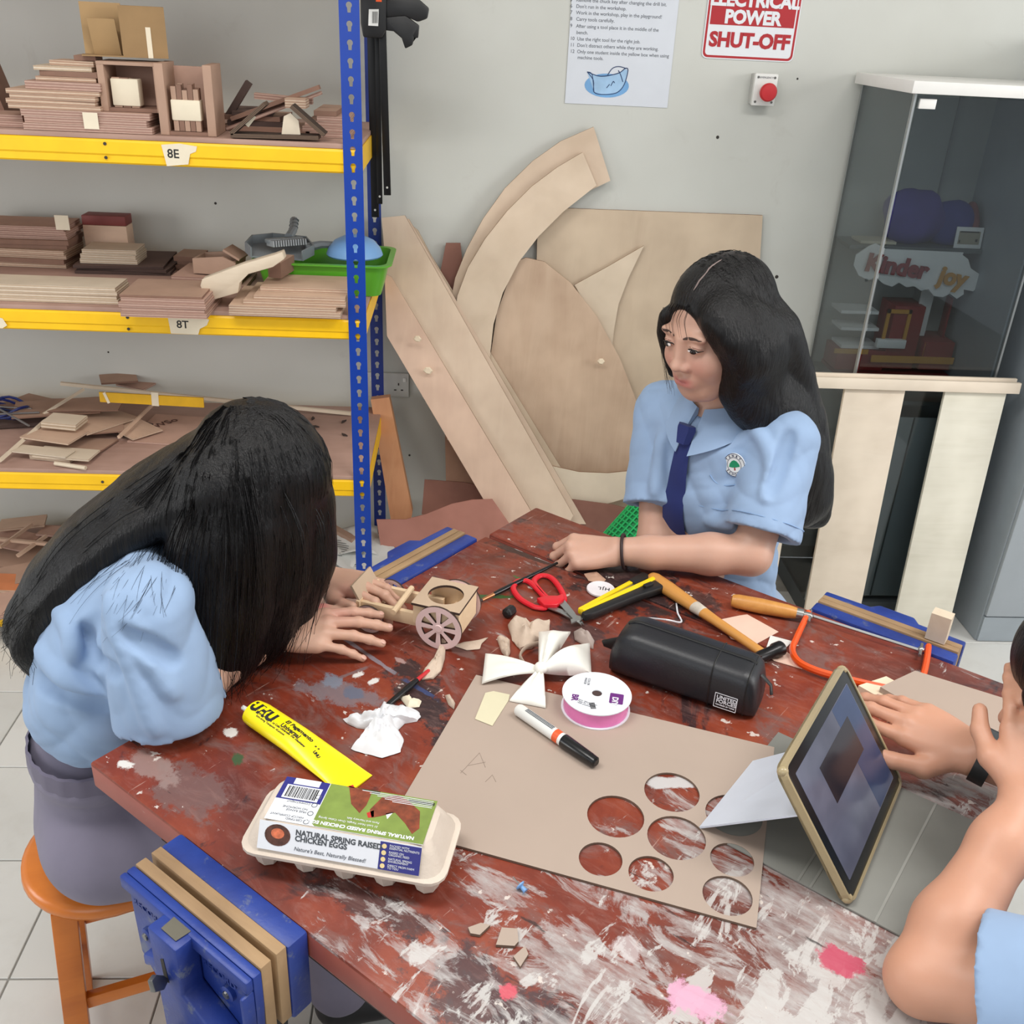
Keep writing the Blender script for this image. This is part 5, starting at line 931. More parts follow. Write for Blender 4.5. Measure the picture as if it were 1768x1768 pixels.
MB().tube(smooth_path([sp2(1396, 1058, .012), sp2(1386, 1078), sp2(1374, 1104), sp2(1368, 1122), sp2(1378, 1142), sp2(1410, 1158), sp2(1460, 1172), sp2(1520, 1186), sp2(1565, 1194), sp2(1586, 1186), sp2(1594, 1166), sp2(1600, 1140), sp2(1603, 1116, .012)], 5), .0052, 8, flat=1.25).build('frame', osm, sw_, smooth=True)
MB().tube([sp2(1404, 1064, .012), sp2(1592, 1124, .012)], .0016, 4, flat=2).build('blade', stl, sw_)
for p_ in ((1398, 1064), (1590, 1122)): MB().ball(.006, sp2(*p_, .012), 10, 8).build('blade_pin', stl, sw_, smooth=True); MB().tube([sp2(p_[0]+2, p_[1]-10, .012), sp2(p_[0]-2, p_[1]+10, .012)], .0028, 8).build('tension_pin', stl, sw_, smooth=True)
# ---- papers and veneer behind the pencil case
def sheet_px(name, label, cat, pts, h, t, mat, wave=0):
    o = at(*pts[0]); return tag(MB().prism(flat_poly(pts, h, o), 0, t).build(name, mat, None, m=(o.x, o.y, TZ+h+EPS)), label, cat)
vn = mk('pink_veneer', (222, 190, 172), .65, var=.05)
sheet_px('veneer_sheet', 'pinkish veneer sheet lying behind the pencil case', 'veneer', [(1238, 1072), (1276, 1064), (1290, 1062), (1344, 1092), (1322, 1104), (1300, 1116), (1262, 1104)], 0, .001, vn); sheet_px('paper_scrap', 'white paper scrap beside the hammer head', 'paper', [(1330, 1098), (1368, 1108), (1346, 1130), (1322, 1122)], .0014, .0006, paper); sheet_px('veneer_sheet', 'narrow veneer strip beside the saw frame', 'veneer', [(1322, 1130), (1354, 1124), (1392, 1150), (1384, 1156), (1336, 1142)], 0, .001, vn)
cpz = smooth_path([at(1168, 1042, .003), at(1170, 1058, .003), at(1176, 1074, .004), at(1150, 1070, .03), at(1110, 1066, .004)], 6); tag(MB().tube([p-cpz[0] for p in cpz], .0016, 6).build('white_cord', lwh, None, smooth=True, m=cpz[0]), 'thin white cord looping behind the pencil case', 'cord')
# ---- brushes
def brush(p_tip, p_end, label, tipc, ferr, L_tip, h1=.006, h2=.006, rad=.0038, name='paint_brush'):
    a, b = at(*p_tip, h1), at(*p_end, h2); d = b-a; L_ = d.length; t = thing(name, label, 'brush', frame(a, d, Vector((0, 0, 1)).cross(d))); AX_ = frame((0, 0, 0), (0, 1, 0), (0, 0, 1))
    MB().lathe([(.0008, 0), (.0022, L_tip*.5), (.003, L_tip)], 12).build('bristles', tipc, t, smooth=True, m=AX_); MB().lathe([(.003, L_tip), (.0036, L_tip+.028)], 12).build('ferrule', ferr, t, smooth=True, m=AX_); MB().lathe([(.0036, L_tip+.028), (rad+.0008, L_tip+.045), (rad, L_*.7), (rad*.7, L_)], 12).build('handle', mk('black_gloss', (20, 20, 22)), t, smooth=True, m=AX_)
brush((822, 1041), (962, 972), 'black handled paint brush under the fist', mk('dark_bristle', (60, 46, 40), .7), mk('copper_ferrule', (196, 132, 92), .3, .8), .014); brush((742, 1156), (652, 1232), 'black handled brush with a red tip near the tissue', mk('red_plastic', (196, 42, 48)), mk('red_plastic', (196, 42, 48)), .004, .008, .006, .0046)
cp = at(879, 1056, .009); tag(MB().lathe([(.008, -.011), (.0095, -.009), (.0095, .006), (.0085, .009), (.004, .011)], 9).build('bottle_cap', bkp, None, m=Matrix.Translation(cp) @ rotm(rx=PI/2-.1, rz=-.6)), 'small ribbed black cap beside the red scissors', 'cap')
pn = at(897, 1534); pt = thing('push_pin', 'small pale blue push pin near the bench edge', 'pin', trs((pn.x, pn.y, TZ+.006), ry=1.9, rz=-.8)); MB().lathe([(.006, 0), (.006, .0015), (.0025, .003), (.003, .009), (.005, .010)], 12).build('head', mk('pale_blue_plastic', (120, 164, 214)), pt, smooth=True); MB().lathe([(.0007, -.012), (.0007, 0)], 6).build('needle', stl, pt)
# ---- boards at the right
o = at(1600, 1210); pb = thing('pine_board', 'pale pine board under the fibreboard sheet at the right', 'board', (o.x, o.y, TZ+EPS)); MB().prism(flat_poly([(1482, 1184), (1530, 1168), (1720, 1270), (1680, 1296)], .014, o), 0, .014).build('board', wood('pale_pine', (226, 200, 172), (238, 216, 190), (3, 20, 20)), pb)
o2 = at(1620, 1200, .016); tag(MB().prism(flat_poly([(1520, 1186), (1580, 1158), (1735, 1206), (1740, 1240), (1700, 1292)], .024, o2), 0, .009).build('fibreboard_panel_sheet', [mdf_t], None, m=(o2.x, o2.y, TZ+.0152)), 'grey brown fibreboard sheet lying at the right end of the bench', 'board')
# ---- tablet in its folding cover
B_, R_c = T(1470, 1557, TZ+.012), T(1556, 1355, TZ+.012); L_c, T_c = T(1360, 1330, .974), T(1461, 1150, .974)
ux = ((R_c-B_)+(T_c-L_c)).normalized(); uy = ((L_c-B_)+(T_c-R_c)).normalized(); uy = (uy-ux*uy.dot(ux)).normalized(); tw_, th_ = .246, .178; TBM = frame(B_, ux, uy)
tb = thing('tablet', 'tablet in a clear gold rimmed case propped on the bench', 'tablet', TBM)
Rm = lambda w, d, r: [(p[0]+tw_/2, p[1]+th_/2) for p in rrect(w, d, r, 0)]
MB().prism(Rm(tw_/2, th_/2, .012), -.007, 0).build('body', mk('tablet_black', (22, 23, 26), .25, var=.02), tb, bevel=.001)
def scr():
    n = NT('tablet_screen'); v = n.coord(); a = n.ramp(n.noise(v, 9, 3, .5, .4), [(.3, srgb(70, 72, 88)), (.7, srgb(104, 106, 124))]); n.base(a); n.set(Roughness=.12); n.b.inputs['Emission Strength'].default_value = .22; n.link(a, n.b.inputs['Emission Color']); return n.m
MB().prism(Rm(tw_/2-.017, th_/2-.016, .002), 0, .0003).build('screen', scr(), tb); MB().bb((.07, .085, .0003), (.19, .135, .0005)).build('picture_window', mk('screen_dark', (44, 40, 48), .15, var=.15), tb); MB().bb((.16, .017, .0003), (.228, .161, .0004)).build('menu_band', mk('screen_blue', (58, 74, 110), .15), tb)
gold_c = mk('clear_gold_case', (168, 152, 118), .25, var=.06); plate_holes(Rm(tw_/2+.003, th_/2+.003, .014), [Rm(tw_/2-.0005, th_/2-.0005, .0115)], -.011, .0012, 'case_rim', gold_c, tb); MB().prism(Rm(tw_/2+.003, th_/2+.003, .014), -.011, -.0075).build('case_back', gold_c, tb)
for (x, y) in ((0, 0), (0, th_), (tw_, 0), (tw_, th_)): MB().ball((.0065, .0065, .007), (x+(.003 if x == 0 else -.003), y+(.003 if y == 0 else -.003), -.005), 12, 8).build('corner_bumper', gold_c, tb, smooth=True)
cov = mk('grey_cover', (128, 128, 122), .55, var=.05); TMr = TM.to_3x3()
cvp = [(1310, 1462), (1378, 1395), (1560, 1350), (1680, 1420), (1545, 1616), (1322, 1512)]
gq = [tt(1320, 1512), tt(1545, 1616)]; v0, v1, u0 = .72, 1.0, .405
cb0 = at(1430, 1500); cvr = thing('tablet_cover', 'grey folding tablet cover lying open on the bench', 'cover', (cb0.x, cb0.y, TZ+EPS)); pnts = [TM @ Vector((v, u, TZ)) for v, u in ((.69, .415), (1.0, .415), (1.0, .66), (.69, .66))]
c1 = [((q-cb0).x, (q-cb0).y) for q in pnts]; MB().prism(c1, 0, .003).build('panel', cov, cvr, bevel=.0008)
for f in (.42, .47, .72):
    a, b = pnts[0].lerp(pnts[1], f)-cb0, pnts[3].lerp(pnts[2], f)-cb0; MB().box(((b-a).length, .003, .0006), (0, 0, .0033), frame((a+b)/2*1, b-a, Vector((0, 0, 1)).cross(b-a)) @ Matrix.Translation((0, 0, -(a+b).z/2))).build('fold_line', mk('grey_fold', (146, 146, 140), .55), cvr)
fl = [TM @ Vector((.69, .415, TZ+.004)), TM @ Vector((.69, .575, TZ+.004)), L_c.lerp(T_c, .66)*1-uy*.06, L_c*1-uy*.06]
fo = fl[0]; off = Vector((0, 0, 0)); bk = TBM.to_3x3() @ Vector((0, 0, -.0135)); fl[2] = fl[2]+bk; fl[3] = fl[3]+bk
nn = (fl[1]-fl[0]).cross(fl[3]-fl[0]).normalized()*.0025; MB().add([tuple(p-cb0-Vector((0, 0, EPS))) for p in fl]+[tuple(p-cb0-Vector((0, 0, EPS))-nn) for p in fl], [(0, 1, 2, 3), (7, 6, 5, 4), (0, 4, 5, 1), (1, 5, 6, 2), (2, 6, 7, 3), (3, 7, 4, 0)]).build('stand_flap', mk('pale_flap', (206, 212, 224), .4, var=.04), cvr)
# ---- wooden cart
cw = wood('cart_birch', (214, 184, 148), (230, 204, 170), (3, 16, 16), .6); ctp = mk('cart_fibreboard', (184, 160, 136), .7, var=.05); edg = mk('laser_edge', (60, 42, 34), .8); pinkw = mk('pink_wheel', (226, 196, 194), .6, var=.05)
ca = math.radians(-21); cx_ = Vector((math.cos(ca), math.sin(ca), 0)); cyv = Vector((-cx_.y, cx_.x, 0)); w1 = at(757, 1120); R1, R2 = .039, .025
ct = thing('wooden_cart', 'small wooden cart with pink spoked wheels', 'toy cart', trs((w1.x, w1.y, TZ+EPS), rz=ca)); WB, TR_ = .122, .088          # front axle above the origin, rails run towards -x
def wheel(x, y, r, name='wheel'):
    t = .004; ang = [2*PI*k/8 for k in range(8)]; holes = []
    for a in ang:
        r0, r1, g = r*.26, r*.75, .15; holes.append([(r0*math.cos(a+g*2), r0*math.sin(a+g*2))]+[(r1*math.cos(a+g+(PI/4-2*g)*i/4), r1*math.sin(a+g+(PI/4-2*g)*i/4)) for i in range(5)]+[(r0*math.cos(a+PI/4-g*2), r0*math.sin(a+PI/4-g*2))])
    o = plate_holes(circ(r, 40), holes, -t/2, t/2, name, pinkw, ct, trs((x, y, r+.0005), rx=PI/2)); o.data.materials.append(edg)
    for p_ in o.data.polygons:
        if abs(p_.normal.z) < .5: p_.material_index = 1
    MB().lathe([(r*.17, t/2), (r*.15, t/2+.0015)], 12).build('hub', pinkw, o); return o
for y in (0, TR_): wheel(0, y, R1); wheel(-WB, y, R2)
MB().tube([(0, .0005, R1), (0, TR_-.0005, R1)], .003, 8).build('axle', cw, ct, smooth=True); MB().tube([(-WB, .0005, R2), (-WB, TR_-.0005, R2)], .003, 8).build('axle', cw, ct, smooth=True)
yi0, yi1 = .012, TR_-.012
MB().bb((-.046, .004, .036), (.032, .0085, .070)).build('box_side', cw, ct); MB().bb((-.046, TR_-.0085, .024), (.032, TR_-.004, .070)).build('box_side', cw, ct); MB().bb((.027, .0086, .024), (.032, TR_-.0086, .070)).build('box_front', cw, ct)
MB().bb((-.01, .0086, .030), (.027, TR_-.0086, .034)).build('box_floor', cw, ct)
o = plate_holes([(-.048, .001), (.034, .001), (.034, TR_-.001), (-.048, TR_-.001)], [circ(.029, 36, -.006, TR_/2)], .0702, .0745, 'box_top', ctp, ct); o.data.materials.append(edg)
for p_ in o.data.polygons:
    if abs(p_.normal.z) < .5: p_.material_index = 1
for y in (yi0, yi1-.008): MB().bb((-WB-.02, y, .024), (-.02, y+.008, .047)).build('rail', cw, ct, bevel=.0006)
MB().bb((-WB-.026, yi0-.006, .024), (-WB-.020, yi1+.006, .050)).build('tail_board', cw, ct, m=trs()); MB().tube([(-.078, yi0-.014, .050), (-.078, yi1-.004, .054)], .005, 10).build('cross_dowel', cw, ct, smooth=True)
MB().bb((-.004, .01, 0), (0, TR_-.01, .03)).build('seat_back', ctp, ct, m=trs((-WB-.02, 0, .048), ry=-.5))
# ================================================================== vices
vb = NT('vice_blue'); v_ = vb.coord(); c_ = vb.ramp(vb.noise(v_, 12, 5), [(.3, srgb(24, 44, 116)), (.7, srgb(38, 66, 150))]); wr_ = vb.step(vb.noise(vb.coord(), 30, 6, .7), .58, .66); vb.base(vb.mix(vb.math('MULTIPLY', wr_, .6), c_, srgb(108, 114, 122))); vb.set(Roughness=.45); vb.bump(vb.noise(vb.coord(), 150, 3), .15); vb = vb.m
jaww = wood('jaw_wood', (126, 98, 70), (168, 138, 102), (3, 30, 30), .7, warp=.6); stw = mk('worn_steel', (130, 130, 128), .35, .9, var=.15)
def vice(M, Wd, label, detail, gap=.012):
    """local x along the bench edge, y outwards from it, z up; origin at the bench top edge"""
    t = thing('bench_vice', label, 'vice', M, 'vices on the workbench'); h = .115 if detail else .09; hw = Wd/2
    MB().prism([(-hw, .0008), (hw, .0008), (hw, .03), (-hw, .03)], -h, .004).build('rear_jaw', vb, t, bevel=.004)
    MB().bb((-hw+.002, .0302, -h+.006), (hw-.002, .044, .006)).build('jaw_liner', jaww, t, bevel=.0012); y1 = .044+gap
    MB().bb((-hw+.002, y1, -h+.004), (hw-.002, y1+.014, .005)).build('jaw_liner', jaww, t, bevel=.0012); y2 = y1+.0142
    if not detail:
        MB().prism([(-hw, y2), (hw, y2), (hw, y2+.018), (hw*.35, y2+.02), (hw*.25, y2+.036), (-hw*.25, y2+.036), (-hw*.35, y2+.02), (-hw, y2+.018)], -h, .003).build('front_jaw', vb, t, bevel=.003)
        MB().tube([(0, -.03, -.07), (0, y2+.05, -.07)], .012, 12).build('screw', stw, t, smooth=True); return t
    # front jaw: sloping face with webs and a central boss
    XZ = lambda pts, ya, yb, nm, bev=.003, mt=vb: MB().prism(pts, -yb, -ya, RX).build(nm, mt, t, bevel=bev)
    fj = XZ([(-hw, .003), (hw, .003), (hw, -.05), (hw*.98, -.13), (hw*.5, -.19), (hw*.2, -.235), (-hw*.55, -.235), (-hw*.95, -.15), (-hw, -.05)], y2, y2+.012, 'front_jaw')
    XZ([(-hw, .003), (hw, .003), (hw, -.016), (-hw, -.016)], y2+.0115, y2+.021, 'top_rib', .003); XZ([(-hw*.2, .002), (hw*.26, .002), (hw*.22, -.20), (-hw*.55, -.24), (-hw*.80, -.19), (-hw*.78, -.10), (-hw*.2, -.07)], y2+.0118, y2+.042, 'boss', .004)
    XZ([(hw*.2, -.06), (hw*.62, -.085), (hw*.62, -.105), (hw*.3, -.082)], y2+.0119, y2+.032, 'web', .004); XZ([(-hw, -.016), (-hw*.95, -.016), (-hw*.95, -.09), (-hw, -.08)], y2+.0117, y2+.028, 'web', .003)
    XZ([(hw*.26, -.11), (hw*.5, -.16), (hw*.34, -.235), (hw*.2, -.235), (hw*.2, -.15)], y2+.0121, y2+.024, 'web', .003)
    for (x, z) in ((-hw*.62, -.052), (hw*.72, -.078)): MB().lathe([(.010, 0), (.010, .005), (.008, .006)], 14).build('screw_boss', vb, t, smooth=True, m=trs((x, y2+.012, z), rx=-PI/2)); MB().lathe([(.005, 0), (.0045, .002)], 10).build('screw_head', stw, t, m=trs((x, y2+.018, z), rx=-PI/2))
    MB().prism([(-.015, .004), (.015, .004), (.013, .022), (-.013, .022)], .0032, .0038, Matrix.Translation((0, y2+.012, 0))).build('dog_plate', mk('dog_steel', (112, 108, 96), .5, .5), t)
    XZ([(.004, -.03), (.010, -.035), (.008, -.07), (.0, -.066)], y2+.0421, y2+.0426, 'release_slot', 0, hole_m)
    MB().prism([(0, 0), (.012, .004), (.020, .022), (.012, .036), (.004, .03), (.0, .014)], -.003, .003, frame((.004, y2+.042, -.064), (-.5, .75, -.35), (0, .3, .9))).build('release_lever', stw, t, bevel=.001)
    plate_holes(circ(.011, 16), [circ(.007, 16)], 0, .003, 'guide_ring', vb, t, trs((-hw*.42, y2+.042, -.118), rx=-PI/2)); MB().lathe([(.007, 0), (.007, .001)], 14).build('guide_rod', hole_m, t, m=trs((-hw*.42, y2+.042, -.118), rx=-PI/2))
    MB().lathe([(.026, 0), (.025, .01), (.019, .03), (.017, .045)], 20).build('screw_collar', stw, t, smooth=True, m=trs((-.012, y2+.042, -.165), rx=-PI/2)); MB().lathe([(.017, .044), (.018, .046), (.018, .07), (.015, .074)], 16).build('screw_head_cap', mk('dark_steel', (62, 60, 60), .4, .7), t, smooth=True, m=trs((-.012, y2+.042, -.165), rx=-PI/2))
    bar_a, bar_b = Vector((.05, y2+.105, -.20)), Vector((-.055, y2+.105, -.145)); MB().tube([bar_a, bar_b], .007, 10).build('handle_bar', mk('dark_steel', (62, 60, 60)), t, smooth=True); MB().ball(.013, bar_b, 14, 10).build('handle_knob', mk('dark_steel', (62, 60, 60)), t, smooth=True)
    for x, s in ((hw*.92, -.022), (-hw*.22, -.022)):
        text('raised_lettering', 'RECORD', .014, vb, t, trs((x, y2+.0125, s-.018), rx=PI/2, rz=PI), bold=.0006, extrude=.0012, space=1.05)
    MB().tube([(-hw*.42, -.05, -.118), (-hw*.42, y2, -.118)], .008, 10).build('slide_rod', stw, t, smooth=True); MB().tube([(-.012, -.05, -.165), (-.012, y2, -.165)], .011, 12).build('main_screw', stw, t, smooth=True)
    MB().prism([(-hw*.7, -.05), (hw*.7, -.05), (hw*.5, -.25), (-hw*.5, -.25)], -.026, -.0008, RX).build('body', bkp, t); return t
v1 = tt(412, 1518)
vice(TM @ trs((.312, 0, TZ), rz=PI), .226, 'blue bench vice with wooden jaws nearest the viewer', True, .007)
v2a, v2b = tt(820, 922), tt(640, 1000); print('vice2', v2a, v2b)
vice(TM @ trs((0, .70, TZ), rz=PI/2), .245, 'blue bench vice on the far left side of the bench', False, .002)
v3a, v3b = tt(1400, 1040), tt(1665, 1128)
vice(TM @ trs((.72, LU, TZ)), .245, 'blue bench vice on the far right side of the bench', False, .002)
q = TM @ Vector((.80, LU+.046, TZ+.008)); tag(MB().bb((-.012, -.016, 0), (.012, .016, .05)).build('small_offcut', KIND['pale'][0], None, m=trs((q.x, q.y, q.z-.0005), rz=.9)), 'small upright pale offcut in the far right vice', 'offcut')
# ================================================================== stool
stc = wood('orange_varnish', (178, 92, 26), (204, 116, 40), (3, 22, 22), .28, warp=.5); s0 = T(190, 1455, .45); STL = thing('wooden_stool', 'round orange varnished wooden stool under the bending girl', 'stool', trs((s0.x, s0.y, 0), rz=.35))
MB().lathe([(.12, .418), (.136, .422), (.140, .432), (.138, .444), (.128, .449), (.004, .45)], 44).build('seat', stc, STL, smooth=True, sharp=80)
for sx in (-1, 1):
    for sy in (-1, 1): MB().loft([[(sx*(.078+.028*f)+dx*.019, sy*(.078+.028*f)+dy*.019, .418*(1-f)+.0005) for dx, dy in ((-1, -1), (1, -1), (1, 1), (-1, 1))] for f in (0, 1)]).build('leg', stc, STL, bevel=.002)
for k, z in ((0, .2), (1, .2), (2, .14), (3, .14)):
    a = .092 if z == .2 else .097; o = MB().box((a*2-.036, .016, .026), (0, 0, 0)); o.build('stretcher', stc, STL, m=trs((0, a if k == 0 else -a, z)) if k < 2 else trs((a if k == 2 else -a, 0, z), rz=PI/2), bevel=.0015)
# ================================================================== people: smooth bodies grown from blended limbs
V = lambda *a: np.array(a if len(a) > 1 else a[0], dtype=np.float32)
class Field:
    """signed distance field on a grid; limbs are blended with a smooth union and the skin is taken as its zero level"""
    def __init__(s, lo, hi, h):
        s.lo, s.h = V(lo), h; s.n = [int((hi[i]-lo[i])/h)+2 for i in range(3)]; s.D = np.full(s.n, .2, np.float32)
    def box(s, lo, hi):
        a = [max(0, int((lo[i]-s.lo[i])/s.h)) for i in range(3)]; b = [min(s.n[i], int((hi[i]-s.lo[i])/s.h)+2) for i in range(3)]
        if any(b[i] <= a[i] for i in range(3)): return None, None
        sl = tuple(slice(a[i], b[i]) for i in range(3)); g = np.meshgrid(*[s.lo[i]+s.h*np.arange(a[i], b[i], dtype=np.float32) for i in range(3)], indexing='ij')
        return sl, np.stack(g, -1)
    def put(s, sl, d, k, op='add'):
        D = s.D[sl]
        if op == 'cut': d = -d; D[...] = np.maximum(D, d)+(np.maximum(k-np.abs(D-d), 0)**2/(4*k) if k else 0)
        else: D[...] = np.minimum(D, d)-(np.maximum(k-np.abs(D-d), 0)**2/(4*k) if k else 0)
    def cone(s, a, b, ra, rb, k=.01, op='add', flat=None):
        a, b = V(a), V(b); m = max(ra, rb)+k+4*s.h; sl, P = s.box(np.minimum(a, b)-m, np.maximum(a, b)+m)
        if sl is None: return
        d = b-a; q = P-a; L2 = float(d@d)+1e-9; t = (q@d)/L2
        if flat is None:
            t = np.clip(t, 0, 1); s.put(sl, np.linalg.norm(q-t[..., None]*d, axis=-1)-(ra+(rb-ra)*t), k, op)
        else:
            L = math.sqrt(L2); tc = np.maximum(t, 0) if op == 'add' else t; r = np.linalg.norm(q-tc[..., None]*d, axis=-1)-(ra+(rb-ra)*np.clip(t, 0, 1)); ax = (t-1)*L if op == 'add' else np.maximum(-t*L-ra*.6, (t-1)*L); s.put(sl, np.maximum(r, ax), k, op)
    def chain(s, pts, rad, k=.01):
        for i in range(len(pts)-1): s.cone(pts[i], pts[i+1], rad[i], rad[i+1], k)
    def ell(s, c, r, R=None, k=.01, op='add'):
        c, r = V(c), V(r); m = float(max(r))+k+4*s.h; sl, P = s.box(c-m, c+m)
        if sl is None: return
        q = P-c
        if R is not None: q = q @ V(R)          # columns of R are the axes
        k0 = np.linalg.norm(q/r, axis=-1); k1 = np.linalg.norm(q/(r*r), axis=-1)+1e-6; s.put(sl, k0*(k0-1)/k1, k, op)
    def band(s, pts, wid, thk, k=.01, side=(0, 1, 0)):
        """flattened limb: elliptical beads along a path"""
        P = [Vector(p) for p in pts]
        for i in range(len(P)-1):
            n = max(2, int((P[i+1]-P[i]).length/(.35*min(thk[i], thk[i+1])))); d = (P[i+1]-P[i]).normalized(); y = (Vector(side)-d*Vector(side).dot(d)).normalized(); z = d.cross(y)
            R = np.array([list(d), list(y), list(z)]).T
            for j in range(n+1):
                f = j/n; w = wid[i]+(wid[i+1]-wid[i])*f; t = thk[i]+(thk[i+1]-thk[i])*f; s.ell(P[i].lerp(P[i+1], f), (t*1.2, w, t), R, k)
    def warp(s, fn, amp):
        sl, P = s.box(s.lo, s.lo+s.h*V(s.n)); m = np.abs(s.D) < .05; s.D[m] += amp*fn(P[m]).astype(np.float32)
    def at(s, p):
        i = [int(round((p[j]-float(s.lo[j]))/s.h)) for j in range(3)]
        if any(i[j] < 0 or i[j] >= s.n[j] for j in range(3)): return .2
        return float(s.D[tuple(i)])
    def march(s, p, d, step=.001, n=400, eps=.0):
        p = Vector(p); d = Vector(d).normalized()
        for _ in range(n):
            if s.at(p) < eps: return p
            p = p+d*step
        return p
    def mesh(s, name, mat, parent, col=None):
        D = s.D; n = s.n; neg = D < 0; C = [slice(0, -1), slice(1, None)]
        cnt = sum(neg[C[i], C[j], C[k]].astype(np.int8) for i in (0, 1) for j in (0, 1) for k in (0, 1))
        act = (cnt > 0) & (cnt < 8); idx = np.argwhere(act); ids = np.full(act.shape, -1, np.int32); ids[act] = np.arange(len(idx))
        acc = np.zeros((len(idx), 3), np.float32); num = np.zeros(len(idx), np.float32)
        for ax in range(3):
            o = [i for i in range(3) if i != ax]
            for u in (0, 1):
                for v in (0, 1):
                    a = idx.copy(); a[:, o[0]] += u; a[:, o[1]] += v; b = a.copy(); b[:, ax] += 1
                    da, db = D[tuple(a.T)], D[tuple(b.T)]; c = (da < 0) != (db < 0); t = np.where(c, da/(da-db+1e-12), 0); p = (a-idx).astype(np.float32); p[:, ax] = t
                    acc[c] += p[c]; num[c] += 1
        co = s.lo+s.h*(idx+acc/num[:, None]); F = []
        for ax in range(3):
            o = [(ax+1) % 3, (ax+2) % 3]; sa = [slice(None)]*3; sb = [slice(None)]*3; sa[ax] = slice(0, -1); sb[ax] = slice(1, None); ch = neg[tuple(sa)] != neg[tuple(sb)]
            e = np.argwhere(ch); e = e[(e[:, o[0]] > 0) & (e[:, o[1]] > 0) & (e[:, o[0]] < n[o[0]]-1) & (e[:, o[1]] < n[o[1]]-1)]; q = []
            for u, v in ((1, 1), (0, 1), (0, 0), (1, 0)):
                c = e.copy(); c[:, o[0]] -= u; c[:, o[1]] -= v; q.append(ids[tuple(c.T)])
            q = np.stack(q, -1); fl = ~neg[tuple(e.T)]; q[fl] = q[fl][:, ::-1]; F.append(q)
        F = np.concatenate(F); F = F[(F >= 0).all(1)]
        me = bpy.data.meshes.new(name); nv, nf = len(co), len(F); me.vertices.add(nv); me.vertices.foreach_set('co', co.ravel()); me.loops.add(nf*4); me.loops.foreach_set('vertex_index', F.ravel().astype(np.int32)); me.polygons.add(nf); me.polygons.foreach_set('loop_start', np.arange(nf, dtype=np.int32)*4)
        me.polygons.foreach_set('use_smooth', np.ones(nf, bool)); me.update(calc_edges=True); me.validate(); me.materials.append(mat)
        if col is not None:
            at_ = me.color_attributes.new('tone', 'FLOAT_COLOR', 'POINT'); c = np.ones((nv, 4), np.float32); c[:, :3] = col(co); at_.data.foreach_set('color', c.ravel())
        o = obj(name, me, parent)
        if parent is not None: o.matrix_parent_inverse = parent.matrix_world.inverted()
        return o
def skin_mat():
    n = NT('skin'); a = n.node('ShaderNodeAttribute', attribute_name='tone'); v = n.coord(); f = n.noise(v, 60, 4)
    n.base(n.mix(n.math('MULTIPLY', f, .16), a.outputs['Color'], srgb(168, 116, 94))); n.set(Roughness=.48); n.b.inputs['Subsurface Weight'].default_value = .12; n.b.inputs['Subsurface Radius'].default_value = (.012, .004, .002); n.b.inputs['Subsurface Scale'].default_value = .6
    n.bump(n.noise(n.coord(), 420, 3), .08, .0006); return n.m
def hair_mat(name, sc):
    n = NT(name); v = n.coord(sc); f = n.noise(v, 1, 4, .6); n.base(n.ramp(f, [(.3, srgb(8, 7, 8)), (.6, srgb(16, 14, 15)), (.8, srgb(32, 28, 28))])); n.set(Roughness=.33); n.b.inputs['Specular IOR Level'].default_value = .3; n.bump(f, .8, .004); return n.m
def cloth_mat(name, c, weave=900):
    n = NT(name); v = n.coord(); f = n.noise(v, 8, 4); a, b = srgb([x*.96 for x in c]), srgb([min(255, x*1.03) for x in c]); n.base(n.ramp(f, [(.3, a), (.7, b)])); n.set(Roughness=.8); n.b.inputs['Sheen Weight'].default_value = .08; n.bump(n.noise(v, 300, 2), .05, .0005); return n.m
SKIN = skin_mat(); SHIRT = cloth_mat('light_blue_shirt', (142, 166, 198)); NAVY = cloth_mat('navy_tie', (28, 42, 104)); GREYP = cloth_mat('grey_trousers', (122, 116, 134)); BLUEP = cloth_mat('grey_blue_skirt', (150, 166, 190))
rgb = lambda r, g, b: V(srgb(r, g, b)[:3])
